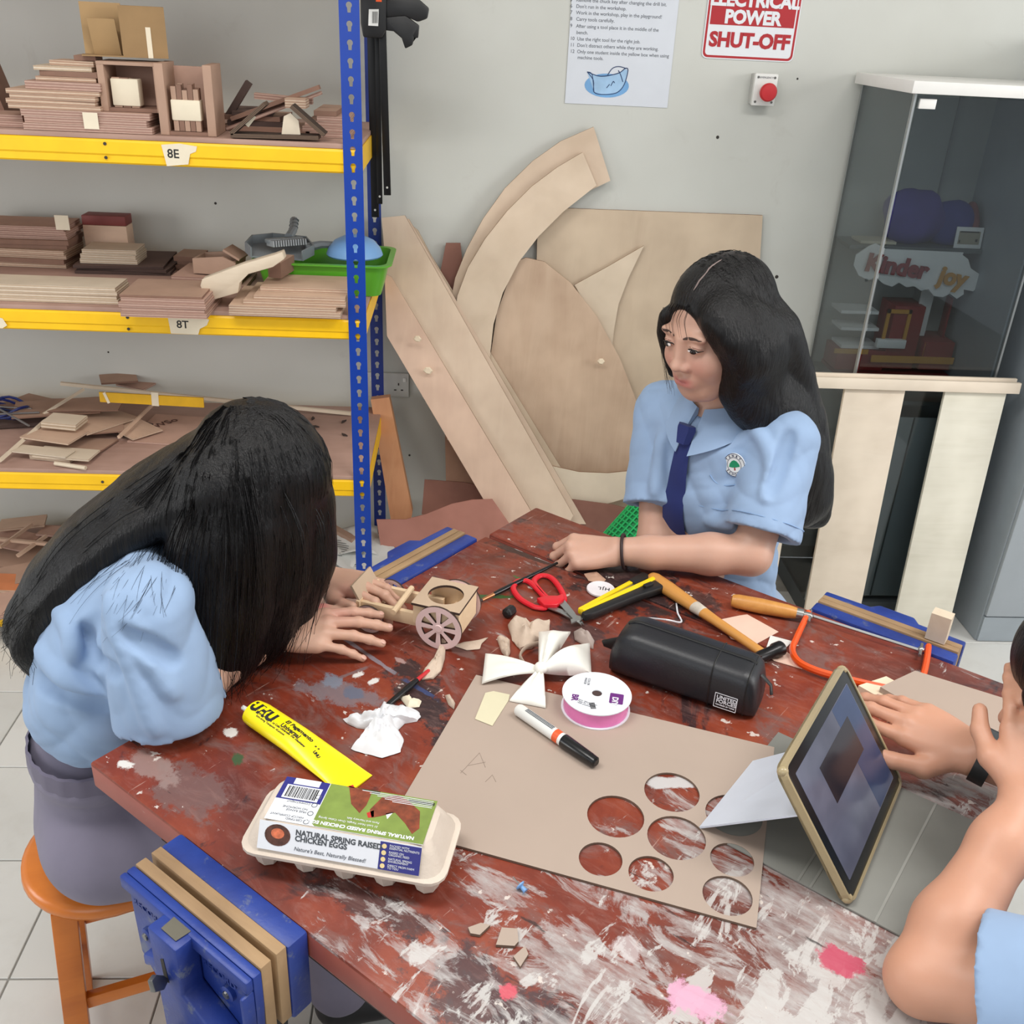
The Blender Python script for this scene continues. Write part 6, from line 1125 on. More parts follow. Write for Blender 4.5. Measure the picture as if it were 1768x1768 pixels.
def hand(S, o, X, Y, Z, curl, thumb, s=.95, spread=(.10, .02, -.06, -.16), k=.006):
    o = Vector(o); X = Vector(X).normalized(); Z = (Vector(Z)-X*Vector(Z).dot(X)).normalized(); Y = (Vector(Y)-X*Vector(Y).dot(X)); Y = (Y-Z*Y.dot(Z)).normalized()
    P = lambda x, y, z: o+(X*x+Y*y+Z*z)*s
    K = [(.084, .024, 0), (.088, .004, .003), (.083, -.016, .001), (.074, -.033, -.004)]; Ls = [(.042, .025, .020), (.046, .029, .021), (.042, .027, .021), (.033, .020, .018)]; rs = [.0088, .009, .0085, .0074]; tips = []
    for i, (kx, ky, kz) in enumerate(K):
        S.cone(P(.008, ky*.55, 0), P(kx-.004, ky, kz-.002), .0145*s, .0115*s, .012); p = Vector((kx, ky, kz)); a = 0; r = rs[i]
        for j in range(3):
            a += curl[i][j]; c = math.cos(spread[i]); sn = math.sin(spread[i]); d = Vector((math.cos(a)*c, math.cos(a)*sn, -math.sin(a))); q = p+d*Ls[i][j]; S.cone(P(*p), P(*q), (r+.0006*(j == 0))*s, (r-.0008)*s, .0035 if j else k); S.ell(P(*p), (r*1.08*s,)*3, None, .003); p = q; r -= .0007
        tips.append((P(*p), (X*d.x+Y*d.y+Z*d.z), i))
    S.ell(P(.05, -.004, -.004), (.04*s, .034*s, .012*s), np.array([list(X), list(Y), list(Z)]).T, .012)
    T_ = [(.022, .018, -.006)]+list(thumb); tr = [.014, .0125, .0105, .0085]
    for j in range(3): S.cone(P(*T_[j]), P(*T_[j+1]), tr[j]*s, tr[j+1]*s, .008 if j == 0 else .004)
    S.cone(P(.03, .014, -.008), P(*T_[1]), .013*s, .012*s, .01)
    return P, tips
def head(S, M):
    """M: 4x4, local y forwards, z up, origin between the ears"""
    Rm = np.array(M.to_3x3()); p = lambda x, y, z: M @ Vector((x, y, z))
    S.ell(p(0, -.014, .036), (.073, .091, .080), Rm, .02); S.ell(p(0, .03, -.026), (.061, .060, .082), Rm, .03); S.ell(p(0, .056, -.088), (.032, .032, .026), Rm, .03)
    for s in (-1, 1):
        S.cone(p(s*.052, .004, -.05), p(s*.022, .056, -.092), .019, .017, .03); S.ell(p(s*.034, .066, -.036), (.027, .022, .026), Rm, .025); S.ell(p(s*.030, .080, .020), (.024, .010, .009), Rm, .014); S.ell(p(s*.0735, -.004, -.008), (.009, .018, .030), Rm, .006)
        S.ell(p(s*.031, .100, .002), (.016, .010, .009), Rm, .012, 'cut'); S.ell(p(s*.031, .0795, .002), (.0145, .0125, .0105), Rm, .006)
    S.cone(p(0, .086, .012), p(0, .099, -.026), .0085, .0095, .014); S.ell(p(0, .104, -.033), (.0115, .011, .0095), Rm, .008)
    for s in (-1, 1): S.ell(p(s*.0135, .095, -.036), (.0092, .0105, .0080), Rm, .006)
    for s in (-1, 1): S.ell(p(s*.006, .1065, -.0425), (.003, .005, .003), Rm, .003, 'cut')
    S.ell(p(0, .084, -.066), (.027, .013, .016), Rm, .015)
    for s in (-1, 1): S.cone(p(0, .0965, -.0600), p(s*.0235, .0835, -.0650), .0052, .0026, .004)
    S.cone(p(-.015, .0895, -.0725), p(.015, .0895, -.0725), .0062, .0062, .005); S.ell(p(0, .097, -.0665), (.026, .005, .0012), Rm, .002, 'cut')
    S.ell(p(0, .070, -.098), (.018, .016, .014), Rm, .014)
def skin_col(base, M=None, nails=()):
    def f(co):
        c = np.tile(rgb(*base), (len(co), 1)); mix = lambda c, w, t: c*(1-w[:, None])+w[:, None]*rgb(*t)
        if M is not None:
            Mi = np.array(M.inverted()); q = co @ Mi[:3, :3].T+Mi[:3, 3]
            c = mix(c, .35*np.exp(-(((np.abs(q[:, 0])-.036)/.022)**2+((q[:, 2]+.034)/.02)**2))*(q[:, 1] > .02), (208, 132, 122))
            lip = np.exp(-((np.abs(q[:, 0])/.024)**4+((q[:, 2]+.0670)/.0092)**4))*(q[:, 1] > .074); c = mix(c, .8*lip, (186, 98, 98))
            sc = (q[:, 2] > .075) | ((q[:, 1] < .0) & (q[:, 2] > -.03)); c[sc] = rgb(60, 46, 44)
        for (p, d, i) in nails:
            pass
        return c
    return f
def nail_bits(parent, tips, Zs, mat, s=1):
    for p, d, i in tips:
        d = Vector(d).normalized(); up = (Vector(Zs)-d*Vector(Zs).dot(d)).normalized(); r = .0062 if i < 3 else .0052
        o = MB().ball((.0055*s, .0046*s, .0016), (0, 0, 0), 10, 6).build('fingernail', mat, parent, smooth=True); o.matrix_parent_inverse = parent.matrix_world.inverted(); o.matrix_world = frame(p+up*(r-.0006)-d*.001, d, up.cross(d))
NAIL = mk('nail_pink', (210, 166, 150), .3, var=.02)
def folds(seed, freq, dirs):
    def f(P):
        out = np.zeros(len(P), np.float32)
        for i, d in enumerate(dirs):
            ph = P @ V(d)*freq; wv = np.sin(P[:, 0]*freq*.45+P[:, 1]*freq*.3+seed+i)+np.sin(P[:, 2]*freq*.4-P[:, 1]*freq*.25+seed*2+i*1.7); out += (1-2*np.abs(np.sin(.5*ph+.8*wv+seed*3.1+i))**.8)*(.5+.5*np.sin(P[:, 0]*17+P[:, 2]*13+seed+2*i))
        return out/len(dirs)
    return f
def ridge(F, px, r, k=.014, op='add', sink=.0, start=1.05):
    P = []
    for x, y in px:
        d = Vector(ray(x, y)).normalized(); P.append(F.march(Vector(CAM)+d*start, d, .0015, 900)+d*sink)
    P = smooth_path(P, 4)
    for a, b in zip(P, P[1:]):
        if (b-a).length < .06: F.cone(a, b, r, r, k, op)
def attach(o, parent): o.parent = parent; o.matrix_parent_inverse = parent.matrix_world.inverted(); return o
def strands(name, paths, r0, mat, parent, seg=3):
    m = MB()
    for P in paths:
        n = len(P); m.tube(P, [r0*(1-.75*i/(n-1)) for i in range(n)], seg, cap=False)
    return attach(m.build(name, mat, None, smooth=True), parent)
# ------------------------------------------------------------------ the girl at the far side of the bench
gB = thing('person', 'girl in light blue shirt and navy tie sitting behind the bench', 'person', (.55, 1.76, 0))
fB = Vector((-.76, -.65, 0)).normalized(); lB = Vector((0, 0, 1)).cross(fB); CB = Vector((.515, 1.735, 1.038))
SL, SR = CB+lB*.142+Vector((0, 0, .012)), CB-lB*.142+Vector((0, 0, -.012)); PEL = Vector((.585, 1.80, .56)); NB = CB+Vector((0, 0, .045))+fB*.008
HF = Vector((-.825, -.54, -.28)).normalized(); hc = Vector(W(1238, 564, 1.675)); HX = HF.cross(Vector((-.06, 0, 1))).normalized(); HZ = HX.cross(HF); HMB = Matrix.Identity(4)
for i in range(3): HMB[i][0], HMB[i][1], HMB[i][2], HMB[i][3] = HX[i], HF[i], HZ[i], hc[i]
EL_ = Vector((.545, 1.525, .868)); WL = Vector(T(1066, 952, TZ+.034)); ER = Vector((.405, 1.695, .80)); WR = Vector((.47, 1.63, .64))
S1 = Field((.12, 1.36, .44), (.80, 2.02, 1.40), .003)
head(S1, HMB); S1.chain([HMB @ Vector((0, -.022, -.05)), NB+Vector((0, 0, .0)), CB], [.047, .049, .06], .02)
S1.chain([CB-Vector((0, 0, .02)), CB-Vector((0, 0, .25))+fB*.01, PEL], [.085, .09, .10], .03); S1.chain([CB, SL, SL.lerp(EL_, .5), EL_], [.045, .043, .040, .036], .02); S1.chain([CB, SR, SR.lerp(ER, .5), ER], [.045, .042, .039, .035], .02)
S1.chain([EL_, EL_.lerp(WL, .3), EL_.lerp(WL, .75), WL], [.036, .0375, .030, .0255], .015); S1.chain([ER, ER.lerp(WR, .5), WR], [.035, .034, .026], .015)
dX = (WL-EL_).normalized(); fist = [(.75, 1.15, .6), (.85, 1.2, .6), (.9, 1.2, .6), (.95, 1.15, .5)]
Pn, tips = hand(S1, WL, dX+Vector((0, .05, .02)), (0, 1, .1), (0, -.35, 1), fist, [(.052, .036, -.022), (.072, .030, -.040), (.085, .018, -.046)], 1.0)
hand(S1, WR, (.3, -.5, -.4), (-1, .3, .2), (0, 0, 1), [(.3, .4, .2)]*4, [(.05, .04, -.012), (.075, .05, -.02), (.095, .05, -.025)], .95)
bodyB = S1.mesh('body', SKIN, gB, skin_col((200, 158, 138), HMB))
# face details
pB = lambda x, y, z: HMB @ Vector((x, y, z)); eyew = mk('eye_white', (214, 204, 200), .25, var=.02); iris = mk('iris_dark', (30, 20, 18), .15, var=0); lash = mk('lash_black', (22, 17, 17), .6, var=0); brow = mk('brow_dark', (74, 54, 48), .8, var=.1)
def on_face(x, z, eps=.0): return Vector(S1.march(pB(x, .14, z), -HF, .0006, 300)) + HF*eps
for s in (-1, 1):
    c = on_face(s*.031, -.001); R3 = HMB.to_3x3().to_4x4(); e = attach(MB().ball((.0115, .0033, .0034), (0, 0, 0), 18, 12).build('eye', eyew, None, smooth=True, m=Matrix.Translation(c-HF*.0008) @ R3 @ rotm(rz=-s*.32)), gB)
    attach(MB().ball((.0066, .0036, .0044), (0, 0, 0), 16, 10).build('iris', iris, None, smooth=True, m=Matrix.Translation(c+HF*.0006+HX*(s*.0005)-HZ*.0006) @ R3 @ rotm(rz=-s*.32)), gB)
    up_ = [on_face(s*(.031+dx), .0034-((dx)/.0135)**2*.0042, .0012) for dx in np.linspace(-.0135, .0145, 9)]; attach(MB().tube(up_, [.0005, .0011, .0014, .0016, .0016, .0016, .0014, .0012, .0005], 6).build('eyelashes', lash, None, smooth=True), gB)
    lid = [on_face(s*(.031+dx), .0068-((dx)/.016)**2*.005, -.0002) for dx in np.linspace(-.013, .015, 9)]; attach(MB().tube(lid, .0006, 5).build('eyelid_crease', mk('lid_crease', (150, 104, 92), .7), None, smooth=True), gB)
    br_ = [on_face(s*(.012+.038*f), .019+.006*math.sin(f*2.2)-.003*f, .0002) for f in np.linspace(0, 1, 9)]; attach(MB().tube(br_, [.0012, .0024, .0028, .003, .003, .0026, .002, .0014, .0005], 6, flat=.4, up=HF).build('eyebrow', brow, None, smooth=True), gB)
st_ = pB(-.078, .006, -.036) if (pB(-.078, 0, 0)-Vector(CAM)).length < (pB(.078, 0, 0)-Vector(CAM)).length else pB(.078, .006, -.036); attach(MB().ball(.0026, st_, 10, 8).build('ear_stud', mk('silver_stud', (220, 220, 218), .2, .8), None, smooth=True), gB)
# shirt
S2 = Field((.22, 1.40, .44), (.86, 2.06, 1.20), .004)
Rt = np.array([list(lB), list(fB), [0, 0, 1]]).T
for f in np.linspace(0, 1, 16):
    c = CB.lerp(PEL, f)+fB*(.012*math.sin(f*PI)); w = .142-.012*math.sin(f*PI*.9)+.008*f; d = .098+.014*math.sin(min(1, f*1.5)*PI)-.004*f; S2.ell(c-Vector((0, 0, .01)), (w, d, .06), Rt, .03)
for s in (-1, 1): S2.ell(CB-Vector((0, 0, .13))+fB*.062+lB*(s*.06), (.058, .046, .058), Rt, .05)
S2.chain([NB-Vector((0, 0, .05)), SL.lerp(NB, .4)-Vector((0, 0, .012))], [.056, .045], .03); S2.chain([NB-Vector((0, 0, .05)), SR.lerp(NB, .4)-Vector((0, 0, .012))], [.056, .045], .03)
hemL = SL.lerp(EL_, .80)+Vector((.004, 0, 0)); hemR = SR.lerp(ER, .72); S2.chain([SL.lerp(NB, .4), SL], [.05, .054], .03); S2.chain([SR.lerp(NB, .4), SR], [.048, .05], .03)
S2.cone(SL, hemL, .058, .072, .02, flat=True); S2.cone(SR, hemR, .056, .068, .02, flat=True)
S2.warp(folds(1.0, 70, [(.8, -.5, .6), (-.4, .7, .9), (.2, .4, 1.3)]), .0050); S2.warp(folds(4.0, 130, [(.9, .3, .4), (-.2, 1, .8)]), .0018)
S2.cone(SL.lerp(hemL, .86), hemL+(hemL-SL).normalized()*.05, .052, .056, 0, 'cut', flat=True); S2.cone(SR.lerp(hemR, .9), hemR+(hemR-SR).normalized()*.05, .048, .050, 0, 'cut', flat=True)
S2.cone(NB-Vector((0, 0, .010))+fB*.012, NB+Vector((0, 0, .1)), .050, .060, .004, 'cut')
for px, r, op in (([(1300, 735), (1330, 790), (1322, 860)], .005, 'add'), ([(1362, 750), (1350, 800), (1330, 850)], .006, 'cut'), ([(1248, 760), (1262, 740), (1300, 720)], .005, 'cut'), ([(1160, 760), (1150, 800), (1165, 850)], .006, 'cut'), ([(1140, 760), (1138, 800), (1130, 850)], .005, 'add'), ([(1225, 900), (1260, 905)], .006, 'add')): ridge(S2, px, r, .018, op, start=1.5)
S2.mesh('shirt', SHIRT, gB)
# sleeve hem lines, collar, tie, badge
def hem(F, c, ax, r, up=.022):
    ax = Vector(ax).normalized(); u = ax.orthogonal().normalized(); v = ax.cross(u); pts = []
    for i in range(40):
        t = 2*PI*i/40; d = u*math.cos(t)+v*math.sin(t); pts.append(F.march(c-ax*up+d*(r+.06), -d, .0008, 130)+d*.0004)
    return pts
attach(MB().tube(hem(S2, hemL, hemL-SL, .072), .0011, 5, closed=True).build('sleeve_seam', mk('shirt_seam', (134, 164, 202), .8), None, smooth=True), gB)
def collar(parent, NB, fB, lB, up, r0=.056, r1=.088, mat=SHIRT, dz=(.028, -.012), tip=.05):
    m = MB(); n = 36; rings = []
    for i in range(n+1):
        a = (-1+2*i/n)*math.radians(172); d = -fB*math.cos(a)+lB*math.sin(a); fr_ = abs(a)/math.radians(172); z0 = dz[0]*(1-fr_**2*.8)+.002; z1 = dz[1]-.012*fr_-(tip*max(0, fr_-.62)/.38); rr_ = r1-.004*fr_+.012*max(0, fr_-.7)
        pin = NB+d*r0+up*z0; pt_ = NB+d*(r0+.006)+up*(z0+.004); po = NB+d*rr_+up*z1; rings.append([tuple(pin), tuple(pt_), tuple(pt_.lerp(po, .5)+d*.003), tuple(po), tuple(po-d*.0025+up*.0005), tuple(pt_.lerp(po, .5)-d*.0005), tuple(pin+up*-.012-d*.001)])
    m.loft(rings); return attach(m.build('collar', mat, None, smooth=True, sharp=70), parent)
upB = (Vector((0, 0, 1))+fB*-.12).normalized(); collar(gB, NB-Vector((0, 0, .004))+fB*.008, fB, lB, upB, .057, .098, tip=.05, dz=(.034, -.008))
tie0 = NB+fB*.062-Vector((0, 0, .028)); path = []
for i in range(27):
    z = tie0.z-.022-i*.0125; base = Vector((CB.x, CB.y, z))+fB*.30; axis_ = CB.lerp(PEL, max(0, min(1, (CB.z-z)/(CB.z-PEL.z)))); base = Vector((axis_.x, axis_.y, z))+fB*.30-lB*.004; path.append(S2.march(base, -fB, .0012, 260, .0015)+fB*.005)
for _ in range(4): path = [path[0]]+[(path[i-1]+path[i]*2+path[i+1])/4 for i in range(1, len(path)-1)]+[path[-1]]
path = [p+fB*.002 for p in path]
wd = [.015+.017*min(1, i/20) for i in range(27)]; tr_ = []
for i, p in enumerate(path): tr_.append([tuple(p-lB*wd[i]), tuple(p-lB*wd[i]*.3+fB*.003), tuple(p+lB*wd[i]*.3+fB*.003), tuple(p+lB*wd[i]), tuple(p+lB*wd[i]*.5-fB*.002), tuple(p-lB*wd[i]*.5-fB*.002)])
tie = attach(MB().loft(tr_).build('tie', NAVY, None, smooth=True), gB)
k0 = path[0]+fB*.004+Vector((0, 0, .012)); kd = Vector((0, 0, -1)); KM = frame(k0, lB, Vector((0, 0, 1))-fB*.15); attach(MB().loft([[(x*w, y, zz) for x, zz in ((-1, -.004), (-.6, .008), (.6, .008), (1, -.004), (.6, -.008), (-.6, -.008))] for w, y in ((.019, .020), (.021, .012), (.0135, -.016))]).build('tie_knot', NAVY, None, smooth=True, m=KM), gB)
def on_shirt(px, py, Y0=1.3): d = Vector(ray(px, py)).normalized(); return S2.march(Vector(CAM)+d*1.45, d, .0012, 600)
bc = on_shirt(1268, 803); e1, e2 = on_shirt(1276, 803), on_shirt(1268, 795); nb_ = -Vector(ray(1268, 803)).normalized(); bx_ = (on_shirt(1284, 803)-on_shirt(1254, 803)).normalized(); by_ = Vector((0, 0, 1)); BM = frame(bc+nb_*.005, bx_, by_)
def bpart(m, nm, mat): return attach(m.build(nm, mat, None, m=BM), gB)
emb = mk('emblem_navy', (34, 44, 78), .7); bpart(MB().prism(circ(.0215, 30, ry=.0225), -.003, .0006), 'emblem_ground', mk('emblem_white', (226, 230, 232), .7)); egn = mk('emblem_green', (24, 140, 96), .7)
for rr0, rr1 in ((.0215, .0205), (.0145, .0137)): o = plate_holes(circ(rr0, 30, ry=rr0*1.05), [circ(rr1, 30, ry=rr1*1.05)], .0006, .001, 'emblem_ring', emb, None, BM); attach(o, gB)
bpart(MB().prism([(-.011, -.003), (-.009, .003), (-.004, .008), (.001, .0095), (.006, .007), (.0105, .001), (.011, -.003), (.002, -.0045), (-.004, -.0045)], .0006, .0011), 'emblem_tree', egn); bpart(MB().prism([(-.0012, -.0045), (.0012, -.0045), (.0016, -.010), (-.0016, -.010)], .0006, .0011), 'emblem_trunk', mk('emblem_red', (150, 52, 44), .7))
for word, r_, a0, a1, flip in (('TENBY', .0153, 140, 40, 1), ('SCHOOLS', .0192, 212, 328, -1)):
    for i, ch in enumerate(word):
        a = math.radians(a0+(a1-a0)*i/(len(word)-1)); me = text_mesh(ch, .0058, emb, bold=.0002, extrude=.0001, align='CENTER'); o = obj('emblem_letter', me, None, BM @ trs((r_*math.cos(a), r_*1.05*math.sin(a), .0008), rz=a-PI/2 if flip > 0 else a+PI/2)); attach(o, gB)
pk = [on_shirt(x, y)-Vector(ray(x, y)).normalized()*.0006 for x, y in ((1226, 820), (1235, 832), (1250, 838), (1268, 837))]; attach(MB().tube(smooth_path(pk, 4), .0016, 5).build('pocket_edge', mk('shirt_seam', (134, 164, 202)), None, smooth=True), gB)
# hair
HR = hair_mat('black_hair', (260, 260, 14)); S3 = Field((.28, 1.42, .76), (.86, 2.06, 1.44), .003); R3n = np.array(HMB.to_3x3()); ph = lambda x, y, z: HMB @ Vector((x, y, z))
S3.ell(ph(0, -.020, .040), (.083, .102, .085), R3n, .02); S3.ell(ph(0, -.036, -.02), (.083, .082, .09), R3n, .03)
nearx = 1 if (ph(.08, 0, 0)-Vector(CAM)).length < (ph(-.08, 0, 0)-Vector(CAM)).length else -1
# opening for the face
S3.ell(ph(nearx*-.004, .118, .000), (.054, .080, .074), R3n, .010, 'cut'); S3.ell(ph(0, .10, -.085), (.085, .080, .06), R3n, .012, 'cut'); S3.cone(ph(0, .03, -.085), ph(0, .0, -.2), .052, .056, .004, 'cut'); S3.ell(ph(nearx*.055, .072, -.045), (.052, .066, .060), R3n, .01, 'cut')
# near side lock sweeping past the ear, far side lock, long fall down the back
NLK = [ph(nearx*.054, .048, .062), ph(nearx*.077, .020, .02), ph(nearx*.085, -.014, -.03), W(1296, 668, 1.645), W(1340, 706, 1.665), W(1378, 780, 1.70), W(1398, 880, 1.725)]
S3.band(NLK, [.018, .032, .044, .050, .048, .04, .026], [.010, .013, .018, .022, .022, .020, .012], .032, HF)
S3.band([ph(-nearx*.055, .060, .040), ph(-nearx*.071, .058, -.0), ph(-nearx*.074, .05, -.05), ph(-nearx*.070, .05, -.09)], [.014, .012, .010, .005], [.008, .008, .006, .004], .010, HF)
fall = [ph(nearx*.02, -.07, -.02), W(1335, 640, 1.74), W(1368, 720, 1.75), W(1386, 810, 1.755), W(1398, 890, 1.765)]
S3.band(fall, [.085, .072, .060, .050, .034], [.05, .04, .036, .032, .02], .02, (.7, -.7, 0))
S3.warp(folds(2.0, 150, [(.9, .5, .12), (-.5, .9, .1), (.7, -.7, .15)]), .0016)
# centre parting
for f in np.linspace(0, 1, 9): a = f*1.25; S3.cone(ph(nearx*.012, .086*math.cos(a)-.012+.006, .045+.094*math.sin(a)), ph(nearx*.012, .086*math.cos(a)-.012, .055+.1*math.sin(a)), .0022, .003, .002, 'cut')
S3.mesh('hair', HR, gB)
sp_ = []
for i in range(12):
    a = random.uniform(0, 1); x = nearx*(-.03+.05*a); o4 = nearx*rr(.006); p0 = ph(x, .076, .072); p1 = ph(x*1.1+o4*.3, .092+rr(.002), .056); p2 = ph(x*1.2+o4*.7, .094, .040); p3 = ph(x*1.25+o4, .093, .026-random.uniform(0, .010)); sp_.append(smooth_path([p0, p1, p2, p3], 4))
for i in range(18):
    x = -nearx*random.uniform(.058, .08); sp_.append(smooth_path([ph(x, .05, .04), ph(x*1.12, .058+rr(.004), -.0), ph(x*1.1, .06+rr(.006), -.05), ph(x*.98, .066+rr(.008), -.10-random.uniform(0, .03))], 5))
for i in range(0):
    o3 = Vector((rr(.035), rr(.035), rr(.02))); P = smooth_path([p+o3 for k, p in enumerate(random.choice([NLK[3:], NLK[3:], fall[1:]]))], 5)
    Q = []
    for p in P:
        d = (p-Vector(CAM)).normalized(); q = S3.march(p-d*.09, d, .0015, 70); Q.append(q-d*.0006)
    if max((Q[k+1]-Q[k]).length for k in range(len(Q)-1)) > .045: continue
    for _ in range(6): Q = [Q[0]]+[(Q[k-1]+Q[k]*2+Q[k+1])/4 for k in range(1, len(Q)-1)]+[Q[-1]]
    sp_.append(Q)
for i in range(150):                                # strands combed down from the parting
    s_ = random.choice((nearx, nearx, -nearx)); y0_ = random.uniform(-.09, .065); Q = []
    for t in np.linspace(.06, 1.55, 12):
        d = HMB.to_3x3() @ Vector((s_*math.sin(t), (y0_-.02)*1.6*(1-.15*t), math.cos(t)*1.05+.0)); o_ = ph(0, -.02+y0_*.5, .03); q = S3.march(o_+d.normalized()*.16, -d, .0015, 110); Q.append(q+d.normalized()*.0005)
    if max((Q[k+1]-Q[k]).length for k in range(len(Q)-1)) < .03: sp_.append(Q)
strands('loose_hair', sp_, .0006, HR, gB)
pl_ = [S3.march(ph(nearx*.012, .2*math.cos(a)-.02, .04+.2*math.sin(a)), HMB.to_3x3() @ Vector((0, -math.cos(a), -math.sin(a))), .001, 260) for a in np.linspace(.62, 1.5, 10)]; pl_ = [p+(p-ph(0, -.02, .03)).normalized()*.0012 for p in pl_]
attach(MB().tube(pl_, [.0006]+[.0014]*8+[.0004], 6).build('parting', mk('scalp_line', (128, 112, 108), .7), None, smooth=True), gB)
# bracelet
bl_, bd = WL+Vector((0, 0, .0))-dX*.012, dX; u_ = bd.orthogonal().normalized(); v_2 = bd.cross(u_); attach(MB().tube([bl_+(u_*math.cos(t)+v_2*math.sin(t))*.0315+bd*.006*math.sin(t) for t in [2*PI*i/36 for i in range(36)]], .0032, 8, closed=True).build('wrist_band', mk('dark_brown_band', (46, 28, 28), .6), None, smooth=True), gB)
# skirt under the bench
S4 = Field((.18, 1.35, .30), (.85, 2.05, .74), .008); kneeL, kneeR = PEL+fB*.38+lB*.09-Vector((0, 0, .01)), PEL+fB*.38-lB*.09-Vector((0, 0, .01))
S4.ell(PEL+Vector((0, 0, .0)), (.17, .145, .11), Rt, .03); S4.chain([PEL+lB*.08, kneeL], [.1, .075], .04); S4.chain([PEL-lB*.08, kneeR], [.1, .075], .04); S4.warp(folds(3, 40, [(.6, .6, .3)]), .003); S4.mesh('skirt', BLUEP, gB)
S4b = Field((.1, 1.3, -.01), (.75, 1.95, .56), .006)
for kn_, s in ((kneeL, 1), (kneeR, -1)): an = Vector((kn_.x, kn_.y, .09))-fB*.03; S4b.chain([kn_, an], [.055, .036], .01); S4b.chain([an-Vector((0, 0, .05)), an+fB*.13-Vector((0, 0, .055))], [.04, .033], .02)
S4b.mesh('lower_legs', SKIN, gB, skin_col((196, 148, 130)))
stool2 = thing('wooden_stool', 'orange wooden stool hidden under the girl behind the bench', 'stool', trs((PEL.x, PEL.y, 0), rz=.9))
for ch in STL.children: c = ch.copy(); COL.objects.link(c); c.parent = stool2; c.matrix_local = ch.matrix_local.copy()
# ------------------------------------------------------------------ the girl bending over the cart
gA = thing('person', 'girl with long black hair bending low over the wooden cart', 'person', (-.57, 1.23, 0))
fA = Vector((.98, .18, 0)).normalized(); lA = Vector((0, 0, 1)).cross(fA)
PA = Vector((-.555, 1.235, .56)); MA = Vector((-.530, 1.24, .80)); UA = Vector((-.508, 1.25, .905)); NA = Vector((-.42, 1.27, .985)); hcA = Vector(W(432, 846, 1.30))
SrA, SlA = Vector(W(252, 1058, 1.108)), Vector((-.415, 1.40, .965)); ErA, ElA = Vector(W(268, 1232, 1.085)), Vector((-.25, 1.445, .865)); WrA, WlA = Vector(T(466, 1090, TZ+.043)), Vector((-.225, 1.425, .862))
HFA = Vector((.62, .12, -.78)).normalized(); HXA = HFA.cross(Vector((.6, 0, .8))).normalized(); HZA = HXA.cross(HFA); HMA = Matrix.Identity(4)
for i in range(3): HMA[i][0], HMA[i][1], HMA[i][2], HMA[i][3] = HXA[i], HFA[i], HZA[i], hcA[i]
S5 = Field((-.74, 1.0, .44), (-.05, 1.56, 1.24), .003); head(S5, HMA); S5.chain([HMA @ Vector((0, -.03, -.05)), NA, UA, MA, PA], [.045, .05, .075, .085, .095], .03)
S5.chain([NA, SrA, SrA.lerp(ErA, .5), ErA], [.045, .036, .034, .032], .02); S5.chain([NA, SlA, ElA, WlA], [.045, .042, .035, .025], .02); S5.chain([ErA, ErA.lerp(WrA, .35), ErA.lerp(WrA, .8), WrA], [.035, .036, .029, .025], .015)
PnA, tipA = hand(S5, WrA, (.96, .10, .06), (-.15, .95, .1), (-.08, -.25, .95), [(.10, .25, .12), (.14, .25, .12), (.2, .25, .12), (.32, .25, .12)], [(.052, .044, -.014), (.078, .056, -.024), (.102, .058, -.032)], 1.02, (.09, .02, -.05, -.13))
hand(S5, WlA, (.8, -.35, .1), (-.3, -.9, .1), (0, 0, 1), [(.3, .5, .3)]*4, [(.05, .04, -.012), (.075, .052, -.012), (.096, .056, -.01)], .95)
S5.mesh('body', SKIN, gA, skin_col((204, 162, 140), HMA))
nail_bits(gA, tipA, (-.08, -.25, .95), NAIL)
S6 = Field((-.78, .98, .50), (-.10, 1.60, 1.14), .004); spine = [Vector((-.540, 1.237, .735)), MA, UA, NA-Vector((.02, 0, .02))]; RtA = None
for i in range(3):
    for f in np.linspace(0, 1, 9):
        c = spine[i].lerp(spine[i+1], f); d = (spine[i+1]-spine[i]).normalized(); n_ = d.cross(lA).normalized(); R_ = np.array([list(lA), list(n_), list(d)]).T; g = (i+f)/3; S6.ell(c, (.118+.014*math.sin(g*PI), .094-.012*g, .045), R_, .03)
S6.chain([NA-Vector((.03, 0, .02)), SrA+Vector((0, .02, 0))], [.062, .056], .03); S6.chain([NA-Vector((.03, 0, .02)), SlA], [.062, .056], .04); hemA = SrA.lerp(ErA, 1.0)+Vector((.015, .02, -.01)); S6.cone(SrA, hemA, .058, .076, .012, flat=True); S6.cone(SlA, SlA.lerp(ElA, .8), .058, .066, .025, flat=True)
S6.warp(folds(5.0, 55, [(.5, -.8, .7), (-.7, .3, .8), (.3, .6, -1.1)]), .0075); S6.warp(folds(7.0, 120, [(.8, -.3, .6), (-.1, .9, .7)]), .0022)
S6.cone(SrA.lerp(hemA, .9), hemA+(hemA-SrA).normalized()*.05, .058, .062, 0, 'cut', flat=True)
for px, r, op in (([(190, 1030), (205, 1100), (240, 1190), (268, 1262)], .004, 'add'), ([(228, 1070), (252, 1130), (300, 1200)], .0035, 'add'), ([(168, 1040), (150, 1090), (140, 1150), (165, 1200)], .005, 'cut'), ([(140, 1090), (160, 1140), (200, 1160)], .006, 'cut'), ([(70, 1120), (110, 1170), (170, 1200)], .006, 'add'), ([(62, 1170), (120, 1205), (180, 1222)], .006, 'cut'), ([(215, 1095), (262, 1120), (300, 1138)], .004, 'cut'), ([(90, 1030), (120, 1085), (130, 1130)], .004, 'add')): ridge(S6, px, r, .018, op)
S6.mesh('shirt', SHIRT, gA)
